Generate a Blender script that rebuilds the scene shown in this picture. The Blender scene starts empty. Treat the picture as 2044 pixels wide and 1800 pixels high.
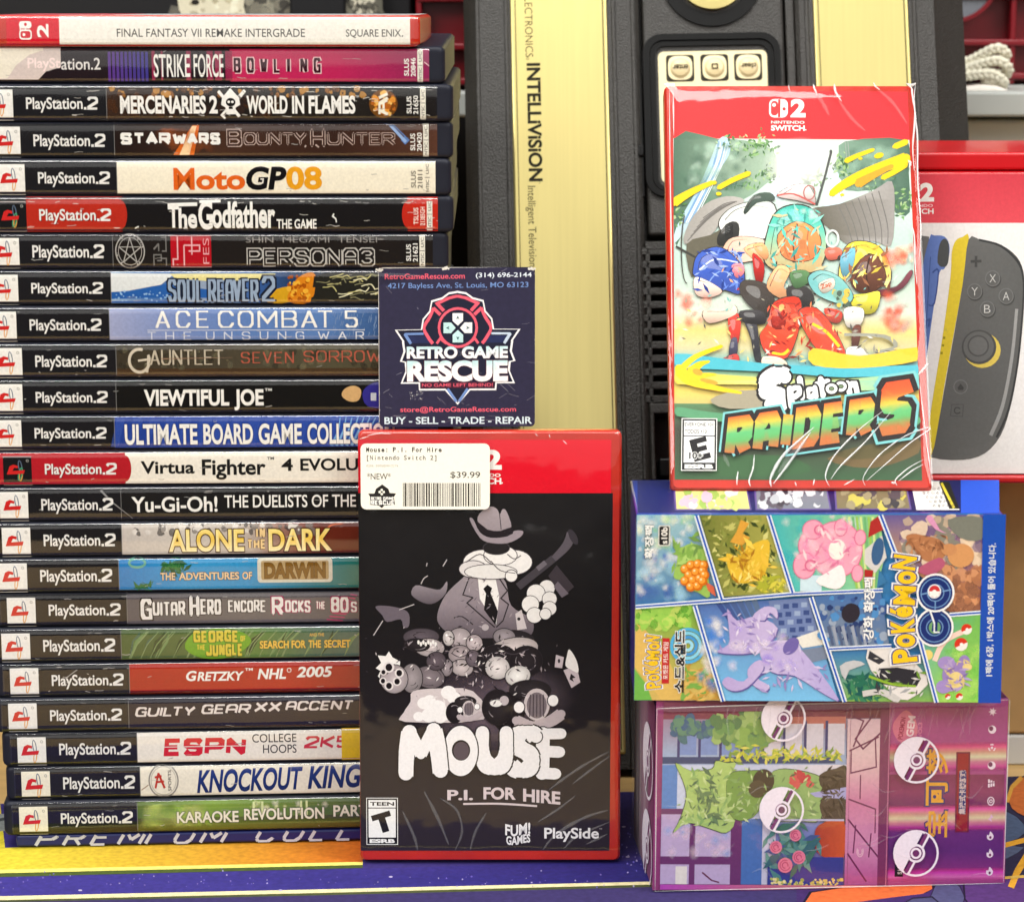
import bpy, bmesh, math, random
import numpy as np
from mathutils import Vector, Matrix, geometry
random.seed(11)
sc = bpy.context.scene
COL = sc.collection
R = math.radians

# ------------------------------------------------------------------ camera
F_PX, CX, CY = 5170.0, 1022.0, 900.0          # focal length and centre in picture units (2044 wide)
PITCH = R(11.31)
EYE = Vector((0, -0.96, 0.368))
cam = bpy.data.cameras.new('camera'); cam_o = bpy.data.objects.new('camera', cam); COL.objects.link(cam_o)
cam.sensor_width = 36; cam.lens = F_PX/2044*36; cam.clip_start = .02; cam.clip_end = 30
cam_o.location = EYE; cam_o.rotation_euler = (R(90)-PITCH, 0, 0)
cam.dof.use_dof = True; cam.dof.focus_distance = 1.06; cam.dof.aperture_fstop = 14
sc.camera = cam_o

# ------------------------------------------------------------------ light
world = bpy.data.worlds.new('World'); sc.world = world; world.use_nodes = True
wn = world.node_tree.nodes; wl = world.node_tree.links
tc = wn.new('ShaderNodeTexCoord'); sx = wn.new('ShaderNodeSeparateXYZ'); cr = wn.new('ShaderNodeValToRGB')
mr = wn.new('ShaderNodeMapRange'); mr.inputs[1].default_value = -1; mr.inputs[2].default_value = 1
wl.new(tc.outputs['Generated'], sx.inputs[0]); wl.new(sx.outputs['Z'], mr.inputs[0]); wl.new(mr.outputs[0], cr.inputs[0])
e = cr.color_ramp.elements
e[0].position = .46; e[0].color = (.035, .03, .026, 1)
e[1].position = .60; e[1].color = (.46, .45, .43, 1)
wl.new(cr.outputs[0], wn['Background'].inputs[0]); wn['Background'].inputs[1].default_value = .75

def area(name, loc, tgt, sx_, sy_, power, c=(1, .98, .94)):
    l = bpy.data.lights.new(name, 'AREA'); l.shape = 'RECTANGLE'; l.size = sx_; l.size_y = sy_; l.energy = power; l.color = c
    o = bpy.data.objects.new(name, l); COL.objects.link(o); o.location = loc
    o.rotation_euler = (Vector(tgt)-Vector(loc)).to_track_quat('-Z', 'Y').to_euler()
    return o
area('ceiling_tube', (-.35, -.30, 1.75), (0, .05, .15), 1.7, .36, 36)
area('ceiling_tube', (.75, -.25, 1.85), (0, .05, .15), .3, 1.2, 22)
area('key_fill_panel', (-1.7, -1.7, 1.8), (0, .05, .2), 1.2, .9, 53)
area('key_fill_panel', (1.8, -1.6, 1.8), (0, .05, .2), 1.1, .9, 36)  # unseen fill light added at the right front
area('front_fill', (0, -3.0, 1.45), (0, .1, .25), 3.4, 2.8, 28, (1, .985, .95))  # unseen fill added behind the camera, mainly for the gold plates to reflect
sc.view_settings.view_transform = 'Standard'; sc.view_settings.look = 'None'
sc.view_settings.exposure = -.16; sc.view_settings.gamma = 1
sc.view_settings.use_curve_mapping = False
sc.cycles.max_bounces = 10; sc.cycles.transparent_max_bounces = 48; sc.cycles.use_denoising = True
sc.cycles.sample_clamp_indirect = 6; sc.cycles.caustics_reflective = False; sc.cycles.caustics_refractive = False

# ------------------------------------------------------------------ picture rays and frames
_F = Vector((0, math.cos(PITCH), -math.sin(PITCH))); _R = Vector((1, 0, 0)); _U = _R.cross(_F)
def ray(x, y): return _F+_R*((x-CX)/F_PX)-_U*((y-CY)/F_PX)
def atz(x, y, z=0.0):
    d = ray(x, y); return EYE+d*((z-EYE.z)/d.z)
def aty(x, y, Y):
    d = ray(x, y); return EYE+d*((Y-EYE.y)/d.y)
class Frame:
    def __init__(s, O, ux, uy):
        s.O = Vector(O); s.ux = Vector(ux).normalized(); s.uy = Vector(uy).normalized(); s.n = s.ux.cross(s.uy)
    def P(s, u, v, h=0): return s.O+s.ux*u+s.uy*v+s.n*h
    def hit(s, x, y):
        d = ray(x, y); t = (s.O-EYE).dot(s.n)/d.dot(s.n); p = EYE+d*t-s.O
        return p.dot(s.ux), p.dot(s.uy)
def homog(src, dst):
    A = []; b = []
    for (x, y), (u, v) in zip(src, dst):
        A.append([x, y, 1, 0, 0, 0, -u*x, -u*y]); b.append(u)
        A.append([0, 0, 0, x, y, 1, -v*x, -v*y]); b.append(v)
    h = np.linalg.solve(np.array(A, float), np.array(b, float))
    def f(x, y):
        w = h[6]*x+h[7]*y+1
        return (h[0]*x+h[1]*y+h[2])/w, (h[3]*x+h[4]*y+h[5])/w
    return f
def quadmap(fr, W, H, tl, tr, brr, bl, base=0.0):
    f = homog([tl, tr, brr, bl], [(0, H), (W, H), (W, 0), (0, 0)])
    def m(x, y, h):
        u, v = f(x, y); return fr.P(u, v, base+h)
    return m

# ------------------------------------------------------------------ materials
def lin(c): 
    c = c/255
    return c/12.92 if c <= .04045 else ((c+.055)/1.055)**2.4
def rgb(c, k=.9): return tuple(min(.92, max(.0015, lin(v)*k-.0055)) for v in c[:3])+(1,)
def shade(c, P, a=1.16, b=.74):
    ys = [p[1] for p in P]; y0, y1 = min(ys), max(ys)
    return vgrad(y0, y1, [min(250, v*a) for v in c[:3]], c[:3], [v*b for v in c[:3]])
MATS = {}
def mat(name, c=None, rough=.5, spec=.5, metal=0, coat=0, bump=None, var=None, trans=0, aniso=0):
    """procedural Principled; bump = (scale, strength, detail), var = (scale, amount)"""
    if name in MATS: return MATS[name]
    m = bpy.data.materials.new(name); m.use_nodes = True; MATS[name] = m
    n = m.node_tree.nodes; l = m.node_tree.links; p = n['Principled BSDF']
    p.inputs['Base Color'].default_value = rgb(c) if c else (.5, .5, .5, 1)
    p.inputs['Roughness'].default_value = rough; p.inputs['Specular IOR Level'].default_value = spec
    p.inputs['Metallic'].default_value = metal; p.inputs['Coat Weight'].default_value = coat; p.inputs['Coat Roughness'].default_value = .06
    p.inputs['Anisotropic'].default_value = aniso
    t = n.new('ShaderNodeTexCoord')
    if var:
        nz = n.new('ShaderNodeTexNoise'); nz.inputs['Scale'].default_value = var[0]; nz.inputs['Detail'].default_value = 6
        if len(var) > 2:
            mp = n.new('ShaderNodeMapping'); mp.inputs['Scale'].default_value = var[2]
            l.new(t.outputs['Object'], mp.inputs[0]); l.new(mp.outputs[0], nz.inputs[0])
        else: l.new(t.outputs['Object'], nz.inputs[0])
        rp = n.new('ShaderNodeMapRange'); rp.inputs[1].default_value = .3; rp.inputs[2].default_value = .7
        rp.inputs[3].default_value = 1-var[1]; rp.inputs[4].default_value = 1+var[1]
        l.new(nz.outputs[0], rp.inputs[0])
        mx = n.new('ShaderNodeVectorMath'); mx.operation = 'SCALE'; mx.inputs[0].default_value = p.inputs['Base Color'].default_value[:3]
        l.new(rp.outputs[0], mx.inputs['Scale']); l.new(mx.outputs[0], p.inputs['Base Color'])
    if bump:
        nb = n.new('ShaderNodeTexNoise'); nb.inputs['Scale'].default_value = bump[0]; nb.inputs['Detail'].default_value = bump[2] if len(bump) > 2 else 3
        l.new(t.outputs['Object'], nb.inputs[0])
        bp = n.new('ShaderNodeBump'); bp.inputs['Strength'].default_value = bump[1]; bp.inputs['Distance'].default_value = .0006
        l.new(nb.outputs[0], bp.inputs['Height']); l.new(bp.outputs[0], p.inputs['Normal'])
    return m
def ink(name, rough=.45, spec=.35, metal=0, speck=.05, coat=0, scale=900):
    """printed surface: colour read from the mesh's ink attribute, slightly uneven like halftone and paper"""
    m = mat(name, None, rough, spec, metal, coat); n = m.node_tree.nodes; l = m.node_tree.links; p = n['Principled BSDF']
    a = n.new('ShaderNodeVertexColor'); a.layer_name = 'ink'
    t = n['Texture Coordinate']
    nz = n.new('ShaderNodeTexNoise'); nz.inputs['Scale'].default_value = scale; nz.inputs['Detail'].default_value = 4
    l.new(t.outputs['Object'], nz.inputs[0])
    rp = n.new('ShaderNodeMapRange'); rp.inputs[1].default_value = .3; rp.inputs[2].default_value = .7
    rp.inputs[3].default_value = 1-speck; rp.inputs[4].default_value = 1+speck; l.new(nz.outputs[0], rp.inputs[0])
    mx = n.new('ShaderNodeVectorMath'); mx.operation = 'SCALE'
    l.new(a.outputs['Color'], mx.inputs[0]); l.new(rp.outputs[0], mx.inputs['Scale']); l.new(mx.outputs[0], p.inputs['Base Color'])
    l.new(a.outputs['Alpha'], p.inputs['Alpha'])
    return m
def film(name, ior=1.5, rough=.06, bump=(60, .25), tint=(1, 1, 1), gain=1.0):
    """clear plastic film: see-through with a mirror sheen"""
    if name in MATS: return MATS[name]
    m = bpy.data.materials.new(name); m.use_nodes = True; MATS[name] = m
    n = m.node_tree.nodes; l = m.node_tree.links; n.remove(n['Principled BSDF']); out = n['Material Output']
    tr = n.new('ShaderNodeBsdfTransparent'); tr.inputs[0].default_value = (*tint, 1)
    gl = n.new('ShaderNodeBsdfGlossy'); gl.inputs['Roughness'].default_value = rough; gl.inputs['Color'].default_value = (1, 1, 1, 1)
    lw = n.new('ShaderNodeLayerWeight'); lw.inputs['Blend'].default_value = .5; f0 = ((ior-1)/(ior+1))**2
    pw = n.new('ShaderNodeMath'); pw.operation = 'POWER'; pw.inputs[1].default_value = 5
    fr = n.new('ShaderNodeMath'); fr.operation = 'MULTIPLY_ADD'; fr.inputs[1].default_value = 1-f0; fr.inputs[2].default_value = f0
    l.new(lw.outputs['Facing'], pw.inputs[0]); l.new(pw.outputs[0], fr.inputs[0])
    mu = n.new('ShaderNodeMath'); mu.operation = 'MULTIPLY'; mu.inputs[1].default_value = gain; mu.use_clamp = True
    mi = n.new('ShaderNodeMixShader'); t = n.new('ShaderNodeTexCoord'); oi = n.new('ShaderNodeObjectInfo')
    ad = n.new('ShaderNodeVectorMath'); ad.operation = 'ADD'
    l.new(t.outputs['Object'], ad.inputs[0]); l.new(oi.outputs['Random'], ad.inputs[1])
    nz = n.new('ShaderNodeTexNoise'); nz.inputs['Scale'].default_value = bump[0]; nz.inputs['Detail'].default_value = 3
    mp = n.new('ShaderNodeMapping'); mp.inputs['Scale'].default_value = bump[2] if len(bump) > 2 else (1, 1, 1)
    l.new(ad.outputs[0], mp.inputs[0]); l.new(mp.outputs[0], nz.inputs[0])
    bp = n.new('ShaderNodeBump'); bp.inputs['Strength'].default_value = bump[1]; bp.inputs['Distance'].default_value = .002
    l.new(nz.outputs[0], bp.inputs['Height']); l.new(bp.outputs[0], gl.inputs['Normal']); l.new(bp.outputs[0], lw.inputs['Normal'])
    l.new(fr.outputs[0], mu.inputs[0]); l.new(mu.outputs[0], mi.inputs[0])
    l.new(tr.outputs[0], mi.inputs[1]); l.new(gl.outputs[0], mi.inputs[2]); l.new(mi.outputs[0], out.inputs['Surface'])
    return m

# ------------------------------------------------------------------ objects
def thing(name, label, cat, loc, group=None, rotz=0):
    o = bpy.data.objects.new(name, None); COL.objects.link(o); o.empty_display_size = .01
    o.location = loc; o.rotation_euler = (0, 0, rotz); o['label'] = label; o['category'] = cat
    if group: o['group'] = group
    bpy.context.view_layer.update()
    return o
def tag(o, label, cat, group=None):
    o['label'] = label; o['category'] = cat
    if group: o['group'] = group
    return o
def world_of(o):
    return (world_of(o.parent) if o.parent else Matrix())@o.matrix_basis
def link(name, me, mats, parent=None, label=None, origin=None):
    """mesh given in world coordinates; becomes a child of parent (or a top-level object with its origin at its base)"""
    me.name = name
    for m in (mats if isinstance(mats, (list, tuple)) else [mats]): me.materials.append(m)
    o = bpy.data.objects.new(name, me); COL.objects.link(o)
    if parent:
        o.parent = parent; me.transform(world_of(parent).inverted())
    else:
        co = [v.co for v in me.vertices]
        c = Vector(origin) if origin else Vector((sum(v.x for v in co)/len(co), sum(v.y for v in co)/len(co), min(v.z for v in co)))
        me.transform(Matrix.Translation(-c)); o.location = c
    if label: o['label'] = label
    return o
def mesh(V, F, smooth=False):
    me = bpy.data.meshes.new('m'); me.from_pydata([tuple(v) for v in V], [], F); me.update()
    if smooth: me.polygons.foreach_set('use_smooth', [True]*len(me.polygons))
    return me
def join(parts):
    V = []; F = []
    for v, f in parts:
        k = len(V); V += list(v); F += [tuple(i+k for i in q) for q in f]
    return V, F
def rbox(fr, u0, u1, v0, v1, h0, h1, bev=.001, seg=2, smooth=True):
    """bevelled box in a frame, as a mesh in world coordinates"""
    bm = bmesh.new(); bmesh.ops.create_cube(bm, size=1)
    for v in bm.verts:
        v.co = Vector(((u0+u1)/2+v.co.x*(u1-u0), (v0+v1)/2+v.co.y*(v1-v0), (h0+h1)/2+v.co.z*(h1-h0)))
    if bev: bmesh.ops.bevel(bm, geom=list(bm.edges), offset=bev, segments=seg, profile=.5, affect='EDGES')
    for v in bm.verts: v.co = fr.P(*v.co)
    bmesh.ops.recalc_face_normals(bm, faces=bm.faces)
    me = bpy.data.meshes.new('m'); bm.to_mesh(me); bm.free()
    if smooth and bev:
        ax = (fr.n, fr.ux, fr.uy)
        me.polygons.foreach_set('use_smooth', [max(abs(p.normal.dot(q)) for q in ax) < .9995 for p in me.polygons])
    return me
def merge(*mes):
    bm = bmesh.new()
    for m in mes: bm.from_mesh(m); bpy.data.meshes.remove(m)
    me = bpy.data.meshes.new('m'); bm.to_mesh(me); bm.free()
    return me
def rrect(u0, v0, u1, v1, r, n=6):
    P = []
    for (cx, cy, a0) in ((u1-r, v1-r, 0), (u0+r, v1-r, 90), (u0+r, v0+r, 180), (u1-r, v0+r, 270)):
        for i in range(n+1):
            a = R(a0+90*i/n); P.append((cx+r*math.cos(a), cy+r*math.sin(a)))
    return P
def prism(fr, pts, h0, h1, hole=None, cap=True, dome=0):
    """extrude a counter-clockwise outline (with an optional same-length hole outline) in a frame"""
    n = len(pts); V = [fr.P(x, y, h1) for x, y in pts]+[fr.P(x, y, h0) for x, y in pts]; F = []
    for i in range(n): F.append((i, n+i, n+(i+1) % n, (i+1) % n))
    if hole:
        k = len(V); V += [fr.P(x, y, h1) for x, y in hole]+[fr.P(x, y, h0) for x, y in hole]
        for i in range(n):
            j = (i+1) % n
            F.append((k+i, k+j, k+n+j, k+n+i)); F.append((i, j, k+j, k+i)); F.append((n+j, n+i, k+n+i, k+n+j))
    else:
        if dome:
            cx = sum(p[0] for p in pts)/n; cy = sum(p[1] for p in pts)/n; prev = list(range(n))
            for s, hh in ((.8, .55), (.5, .85), (.2, .98)):
                k = len(V); V += [fr.P(cx+(x-cx)*s, cy+(y-cy)*s, h1+dome*hh) for x, y in pts]
                for i in range(n): F.append((prev[i], prev[(i+1) % n], k+(i+1) % n, k+i))
                prev = list(range(k, k+n))
            F.append(tuple(prev))
        else: F.append(tuple(range(n)))
        F.append(tuple(range(2*n-1, n-1, -1)))
    return mesh(V, F)
def tube(P, r, n=8, closed=False, rr=None):
    V = []; F = []; m = len(P); up = Vector((.13, .2, 1)).normalized()
    for i, p in enumerate(P):
        t = (P[min(i+1, m-1)]-P[max(i-1, 0)]).normalized(); a = t.cross(up).normalized(); b = t.cross(a)
        q = rr[i] if rr else r
        for k in range(n):
            an = 2*math.pi*k/n; V.append(p+a*(q*math.cos(an))+b*(q*math.sin(an)))
    for i in range(m-1):
        for k in range(n): F.append((i*n+k, i*n+(k+1) % n, (i+1)*n+(k+1) % n, (i+1)*n+k))
    F.append(tuple(range(n-1, -1, -1))); F.append(tuple(range((m-1)*n, m*n)))
    return V, F

# ------------------------------------------------------------------ printed artwork: flat shapes, in drawing order, on a real face
def cat(P, k=5, closed=True):
    n = len(P); out = []
    for i in range(n if closed else n-1):
        if closed: p0, p1, p2, p3 = P[i-1], P[i], P[(i+1) % n], P[(i+2) % n]
        else: p0, p1, p2, p3 = P[max(i-1, 0)], P[i], P[i+1], P[min(i+2, n-1)]
        for j in range(k):
            t = j/k; t2 = t*t; t3 = t2*t
            out.append(tuple(.5*((2*p1[a])+(-p0[a]+p2[a])*t+(2*p0[a]-5*p1[a]+4*p2[a]-p3[a])*t2+(-p0[a]+3*p1[a]-3*p2[a]+p3[a])*t3) for a in (0, 1)))
    if not closed: out.append(P[-1])
    return out
_TXT = {}
def text_mesh(s, off, shear):
    k = (s, off, shear)
    if k not in _TXT:
        c = bpy.data.curves.new('lettering', 'FONT'); c.body = s; c.offset = off; c.shear = shear; c.resolution_u = 4; c.fill_mode = 'FRONT'
        o = bpy.data.objects.new('lettering', c); COL.objects.link(o)
        dg = bpy.context.evaluated_depsgraph_get(); dg.update()
        m = bpy.data.meshes.new_from_object(o.evaluated_get(dg))
        _TXT[k] = ([(v.co.x, v.co.y) for v in m.vertices], [tuple(p.vertices) for p in m.polygons])
        bpy.data.objects.remove(o); bpy.data.curves.remove(c); bpy.data.meshes.remove(m)
    return _TXT[k]
c2 = .2
GL = {'A': [[(0, 0), (0, .78), (.22, 1), (.78, 1), (1, .78), (1, 0)], [(0, .42), (1, .42)]],
 'Á': [[(0, 0), (.5, 1), (1, 0)], [(.2, .3), (.8, .3)]],
 'B': [[(0, 0), (0, 1), (.8, 1), (.96, .86), (.96, .64), (.8, .52), (0, .52)], [(.8, .52), (1, .38), (1, .14), (.84, 0), (0, 0)]],
 'C': [[(1, .76), (1, .8), (.8, 1), (.2, 1), (0, .8), (0, .2), (.2, 0), (.8, 0), (1, .2), (1, .24)]],
 'D': [[(0, 0), (0, 1), (.75, 1), (1, .76), (1, .24), (.75, 0), (0, 0)]],
 'E': [[(1, 1), (0, 1), (0, 0), (1, 0)], [(0, .5), (.85, .5)]],
 'F': [[(1, 1), (0, 1), (0, 0)], [(0, .5), (.85, .5)]],
 'G': [[(1, .8), (.8, 1), (.2, 1), (0, .8), (0, .2), (.2, 0), (1, 0), (1, .48), (.55, .48)]],
 'H': [[(0, 0), (0, 1)], [(1, 0), (1, 1)], [(0, .5), (1, .5)]], 'I': [[(0, 0), (0, 1)]],
 'J': [[(1, 1), (1, .2), (.8, 0), (.2, 0), (0, .2), (0, .3)]],
 'K': [[(0, 0), (0, 1)], [(1, 1), (.12, .5), (1, 0)]], 'L': [[(0, 1), (0, 0), (1, 0)]],
 'M': [[(0, 0), (0, 1), (.5, .3), (1, 1), (1, 0)]], 'N': [[(0, 0), (0, 1), (1, 0), (1, 1)]],
 'O': [[(.2, 0), (0, .2), (0, .8), (.2, 1), (.8, 1), (1, .8), (1, .2), (.8, 0), (.2, 0)]],
 'P': [[(0, 0), (0, 1), (.8, 1), (1, .84), (1, .6), (.8, .44), (0, .44)]],
 'Q': [[(.2, 0), (0, .2), (0, .8), (.2, 1), (.8, 1), (1, .8), (1, .2), (.8, 0), (.2, 0)], [(.6, .3), (1, -.05)]],
 'R': [[(0, 0), (0, 1), (.8, 1), (1, .84), (1, .6), (.8, .46), (0, .46)], [(.5, .46), (1, 0)]],
 'S': [[(1, .8), (.8, 1), (.2, 1), (0, .84), (0, .66), (.2, .53), (.8, .47), (1, .34), (1, .16), (.8, 0), (.2, 0), (0, .2)]],
 'T': [[(0, 1), (1, 1)], [(.5, 1), (.5, 0)]], 'U': [[(0, 1), (0, .2), (.2, 0), (.8, 0), (1, .2), (1, 1)]],
 'V': [[(0, 1), (.5, 0), (1, 1)]], 'W': [[(0, 1), (.25, 0), (.5, .75), (.75, 0), (1, 1)]],
 'X': [[(0, 0), (1, 1)], [(0, 1), (1, 0)]], 'Y': [[(0, 1), (.5, .45), (1, 1)], [(.5, .45), (.5, 0)]],
 'Z': [[(0, 1), (1, 1), (0, 0), (1, 0)]],
 '0': [[(.2, 0), (0, .2), (0, .8), (.2, 1), (.8, 1), (1, .8), (1, .2), (.8, 0), (.2, 0)]],
 '1': [[(.1, .8), (.5, 1), (.5, 0)]], '2': [[(0, .8), (.2, 1), (.8, 1), (1, .84), (1, .62), (0, .12), (0, 0), (1, 0)]],
 '3': [[(0, .85), (.2, 1), (.8, 1), (1, .85), (1, .64), (.82, .52), (.4, .52)], [(.82, .52), (1, .38), (1, .15), (.8, 0), (.2, 0), (0, .15)]],
 '5': [[(1, 1), (0, 1), (0, .56), (.8, .56), (1, .42), (1, .16), (.8, 0), (.2, 0), (0, .14)]],
 '8': [[(.2, .52), (0, .66), (0, .85), (.2, 1), (.8, 1), (1, .85), (1, .66), (.8, .52), (.2, .52)], [(.2, .52), (0, .38), (0, .15), (.2, 0), (.8, 0), (1, .15), (1, .38), (.8, .52)]],
 '-': [[(0, .45), (1, .45)]], '!': [[(0, 1), (0, .35)], [(0, .12), (0, 0)]], ' ': [], '.': [[(0, 0), (0, .1)]], ',': [[(0, .06), (-.3, -.15)]], ':': [[(0, .1), (0, .2)], [(0, .6), (0, .7)]]}
GW = {'I': .02, 'M': 1.3, 'W': 1.4, '!': .05, ' ': .35, '1': .5, '.': .05, ',': .05, 'E': .85, 'F': .85, 'L': .8, ':': .05, 'T': .95}

class Art:
    def __init__(s, mp, off=(0, 0), sc_=1.0, dz=14e-6):
        s.mp = mp; s.o = off; s.s = sc_; s.dz = dz; s.V = []; s.F = []; s.C = []; s.M = []; s.B = []; s.floor = 0; s.clip = None
    def layer(s, b):
        k = s.floor
        for (x0, y0, x1, y1, L) in s.B:
            if L >= k and x0 < b[2] and x1 > b[0] and y0 < b[3] and y1 > b[1]: k = L+1
        s.B.append((*b, k)); return k
    def add(s, pts, faces, c):
        if not pts or not faces: return
        if s.clip: pts = [s.clip(*p) for p in pts]
        xs = [p[0] for p in pts]; ys = [p[1] for p in pts]
        k = s.layer((min(xs), min(ys), max(xs), max(ys))); b = len(s.V); al = False
        for p in pts:
            s.V.append(s.mp(s.o[0]+p[0]*s.s, s.o[1]+p[1]*s.s, k*s.dz))
            q = c(p[0], p[1]) if callable(c) else c
            a = q[3] if len(q) > 3 else 1
            s.C.append((*[min(.95, v*(2-a)) for v in rgb(q)[:3]], a))
        s.F += [tuple(b+i for i in f) for f in faces]
    def poly(s, pts, c, sm=0, holes=None):
        if sm: pts = cat(pts, sm)
        rings = [[Vector((x, y, 0)) for x, y in pts]]+[[Vector((x, y, 0)) for x, y in h] for h in (holes or [])]
        tri = geometry.tessellate_polygon(rings); flat = [(v.x, v.y) for r in rings for v in r]
        s.add(flat, [tuple(t) for t in tri], c)
    def rect(s, x0, y0, x1, y1, c, nx=1, ny=1):
        P = [(x0+(x1-x0)*i/nx, y0+(y1-y0)*j/ny) for j in range(ny+1) for i in range(nx+1)]
        s.add(P, [(j*(nx+1)+i, j*(nx+1)+i+1, (j+1)*(nx+1)+i+1, (j+1)*(nx+1)+i) for j in range(ny) for i in range(nx)], c)
    def rr(s, x0, y0, x1, y1, r, c): s.poly(rrect(x0, y0, x1, y1, r, 4), c)
    def ell(s, cx, cy, rx, ry=None, c=(0, 0, 0), edge=None, rot=0, n=24):
        ry = ry or rx; a = R(rot); P = [(cx, cy)]
        for i in range(n):
            t = 2*math.pi*i/n; u = rx*math.cos(t); v = ry*math.sin(t)
            P.append((cx+u*math.cos(a)-v*math.sin(a), cy+u*math.sin(a)+v*math.cos(a)))
        cc = c if edge is None else (lambda x, y: c if (x, y) == P[0] else edge)
        s.add(P, [(0, 1+i, 1+(i+1) % n) for i in range(n)], cc)
    def ring(s, cx, cy, rx, w, c, ry=None, a0=0, a1=360, rot=0, n=28):
        ry = ry or rx; m = n+1; a = R(rot); P = []
        for q in (0, 1):
            for i in range(m):
                t = R(a0+(a1-a0)*i/n); u = (rx-q*w)*math.cos(t); v = (ry-q*w)*math.sin(t)
                P.append((cx+u*math.cos(a)-v*math.sin(a), cy+u*math.sin(a)+v*math.cos(a)))
        s.add(P, [(i, i+1, m+i+1, m+i) for i in range(n)], c)
    def union(s, polys, c):
        """one flat shape from overlapping outlines, so that no two faces share a plane"""
        V = []; F = []
        Q = []
        for P in polys:
            if len(P) == 4: Q += [[P[0], P[1], P[2]], [P[0], P[2], P[3]]]
            else: Q.append(P)
        for P in Q:
            ar = sum(P[i-1][0]*P[i][1]-P[i][0]*P[i-1][1] for i in range(len(P)))
            if abs(ar) < 1e-9: continue
            if ar < 0: P = P[::-1]
            k = len(V); V += [Vector(p) for p in P]; F.append(list(range(k, k+len(P))))
        if not F: return
        if len(F) == 1: s.poly([tuple(v) for v in V], c); return
        xs = [v.x for v in V]; ys = [v.y for v in V]; ox, oy = min(xs), min(ys); sc1 = max(max(xs)-ox, max(ys)-oy) or 1
        W = [Vector(((v.x-ox)/sc1, (v.y-oy)/sc1)) for v in V]
        r = geometry.delaunay_2d_cdt(W, [], F, 0, 1e-6, True)
        fs = [tuple(f) for f, o in zip(r[2], r[5]) if o]
        s.add([(v.x*sc1+ox, v.y*sc1+oy) for v in r[0]], fs, c)
    def line(s, pts, w, c, sm=0, closed=False, w1=None, round_=False, sub=1, cs=1.0):
        s.union(s.ribbon(pts, w, sm, closed, w1, round_, sub, cs), c)
    def ribbon(s, pts, w, sm=0, closed=False, w1=None, round_=False, sub=1, cs=1.0):
        """outline quads of a stroke with mitred joints; w1 tapers the end, cs thins horizontal strokes"""
        if sm: pts = cat(pts, sm, closed)
        if not closed and len(pts) > 2 and pts[0] == pts[-1]: pts = pts[:-1]; closed = True
        if sub > 1:
            q = []; N = len(pts)
            for i in range(N if closed else N-1):
                a, b = pts[i], pts[(i+1) % N]
                q += [(a[0]+(b[0]-a[0])*j/sub, a[1]+(b[1]-a[1])*j/sub) for j in range(sub)]
            if not closed: q.append(pts[-1])
            pts = q
        n = len(pts)
        if n < 2: return []
        def nr(a, b):
            dx, dy = b[0]-a[0], b[1]-a[1]; L = math.hypot(dx, dy) or 1e-9
            return (-dy/L, dx/L, (abs(dx)*cs+abs(dy))/L)
        out = []
        for i in range(n if closed else n-1):
            a, b = pts[i], pts[(i+1) % n]; n1 = nr(a, b)
            ka = (w if w1 is None else w+(w1-w)*i/(n-1))/2*n1[2]; kb_ = (w if w1 is None else w+(w1-w)*(i+1)/(n-1))/2*n1[2]
            out.append([(a[0]+n1[0]*ka, a[1]+n1[1]*ka), (a[0]-n1[0]*ka, a[1]-n1[1]*ka), (b[0]-n1[0]*kb_, b[1]-n1[1]*kb_), (b[0]+n1[0]*kb_, b[1]+n1[1]*kb_)])
            # joint with the next segment
            if closed or i < n-2:
                n2 = nr(b, pts[(i+2) % n]); d = n1[0]*n2[1]-n1[1]*n2[0]; dt = n1[0]*n2[0]+n1[1]*n2[1]
                if abs(d) < 1e-4: continue
                sg = -1 if d > 0 else 1; k2 = (w if w1 is None else w+(w1-w)*(i+1)/(n-1))/2
                p1 = (b[0]+sg*n1[0]*k2*n1[2], b[1]+sg*n1[1]*k2*n1[2]); p2 = (b[0]+sg*n2[0]*k2*n2[2], b[1]+sg*n2[1]*k2*n2[2])
                if dt > -.5:
                    mx_ = (n1[2]*n2[1]-n2[2]*n1[1])/d*sg*k2; my_ = (n1[0]*n2[2]-n2[0]*n1[2])/d*sg*k2
                    m = math.hypot(mx_, my_); lim_ = 2.0*k2
                    if m > lim_: mx_, my_ = mx_*lim_/m, my_*lim_/m
                    out.append([b, p1, (b[0]+mx_, b[1]+my_), p2])
                else: out.append([b, p1, p2])
        if round_ and not closed:
            for p, k in ((pts[0], w), (pts[-1], w1 if w1 is not None else w)):
                out.append([(p[0]+k/2*math.cos(6.2832*t/14), p[1]+k/2*math.sin(6.2832*t/14)) for t in range(14)])
        return out
    def place(s, pts, faces, bb, x0, y0, x1, y1, c, warp=None, rot=None, uni=False):
        bx0, by0, bx1, by1 = bb
        out = []
        for x, y in pts:
            u = (x-bx0)/(bx1-bx0); v = (y-by0)/(by1-by0)
            px, py = x0+(x1-x0)*u, y1+(y0-y1)*v
            if warp: px, py = warp(px, py)
            if rot:
                a, cx, cy = rot; dx, dy = px-cx, py-cy
                px, py = cx+dx*math.cos(a)+dy*math.sin(a), cy-dx*math.sin(a)+dy*math.cos(a)
            out.append((px, py))
        if uni: s.union([[out[i] for i in f] for f in faces], c)
        else: s.add(out, faces, c)
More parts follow.
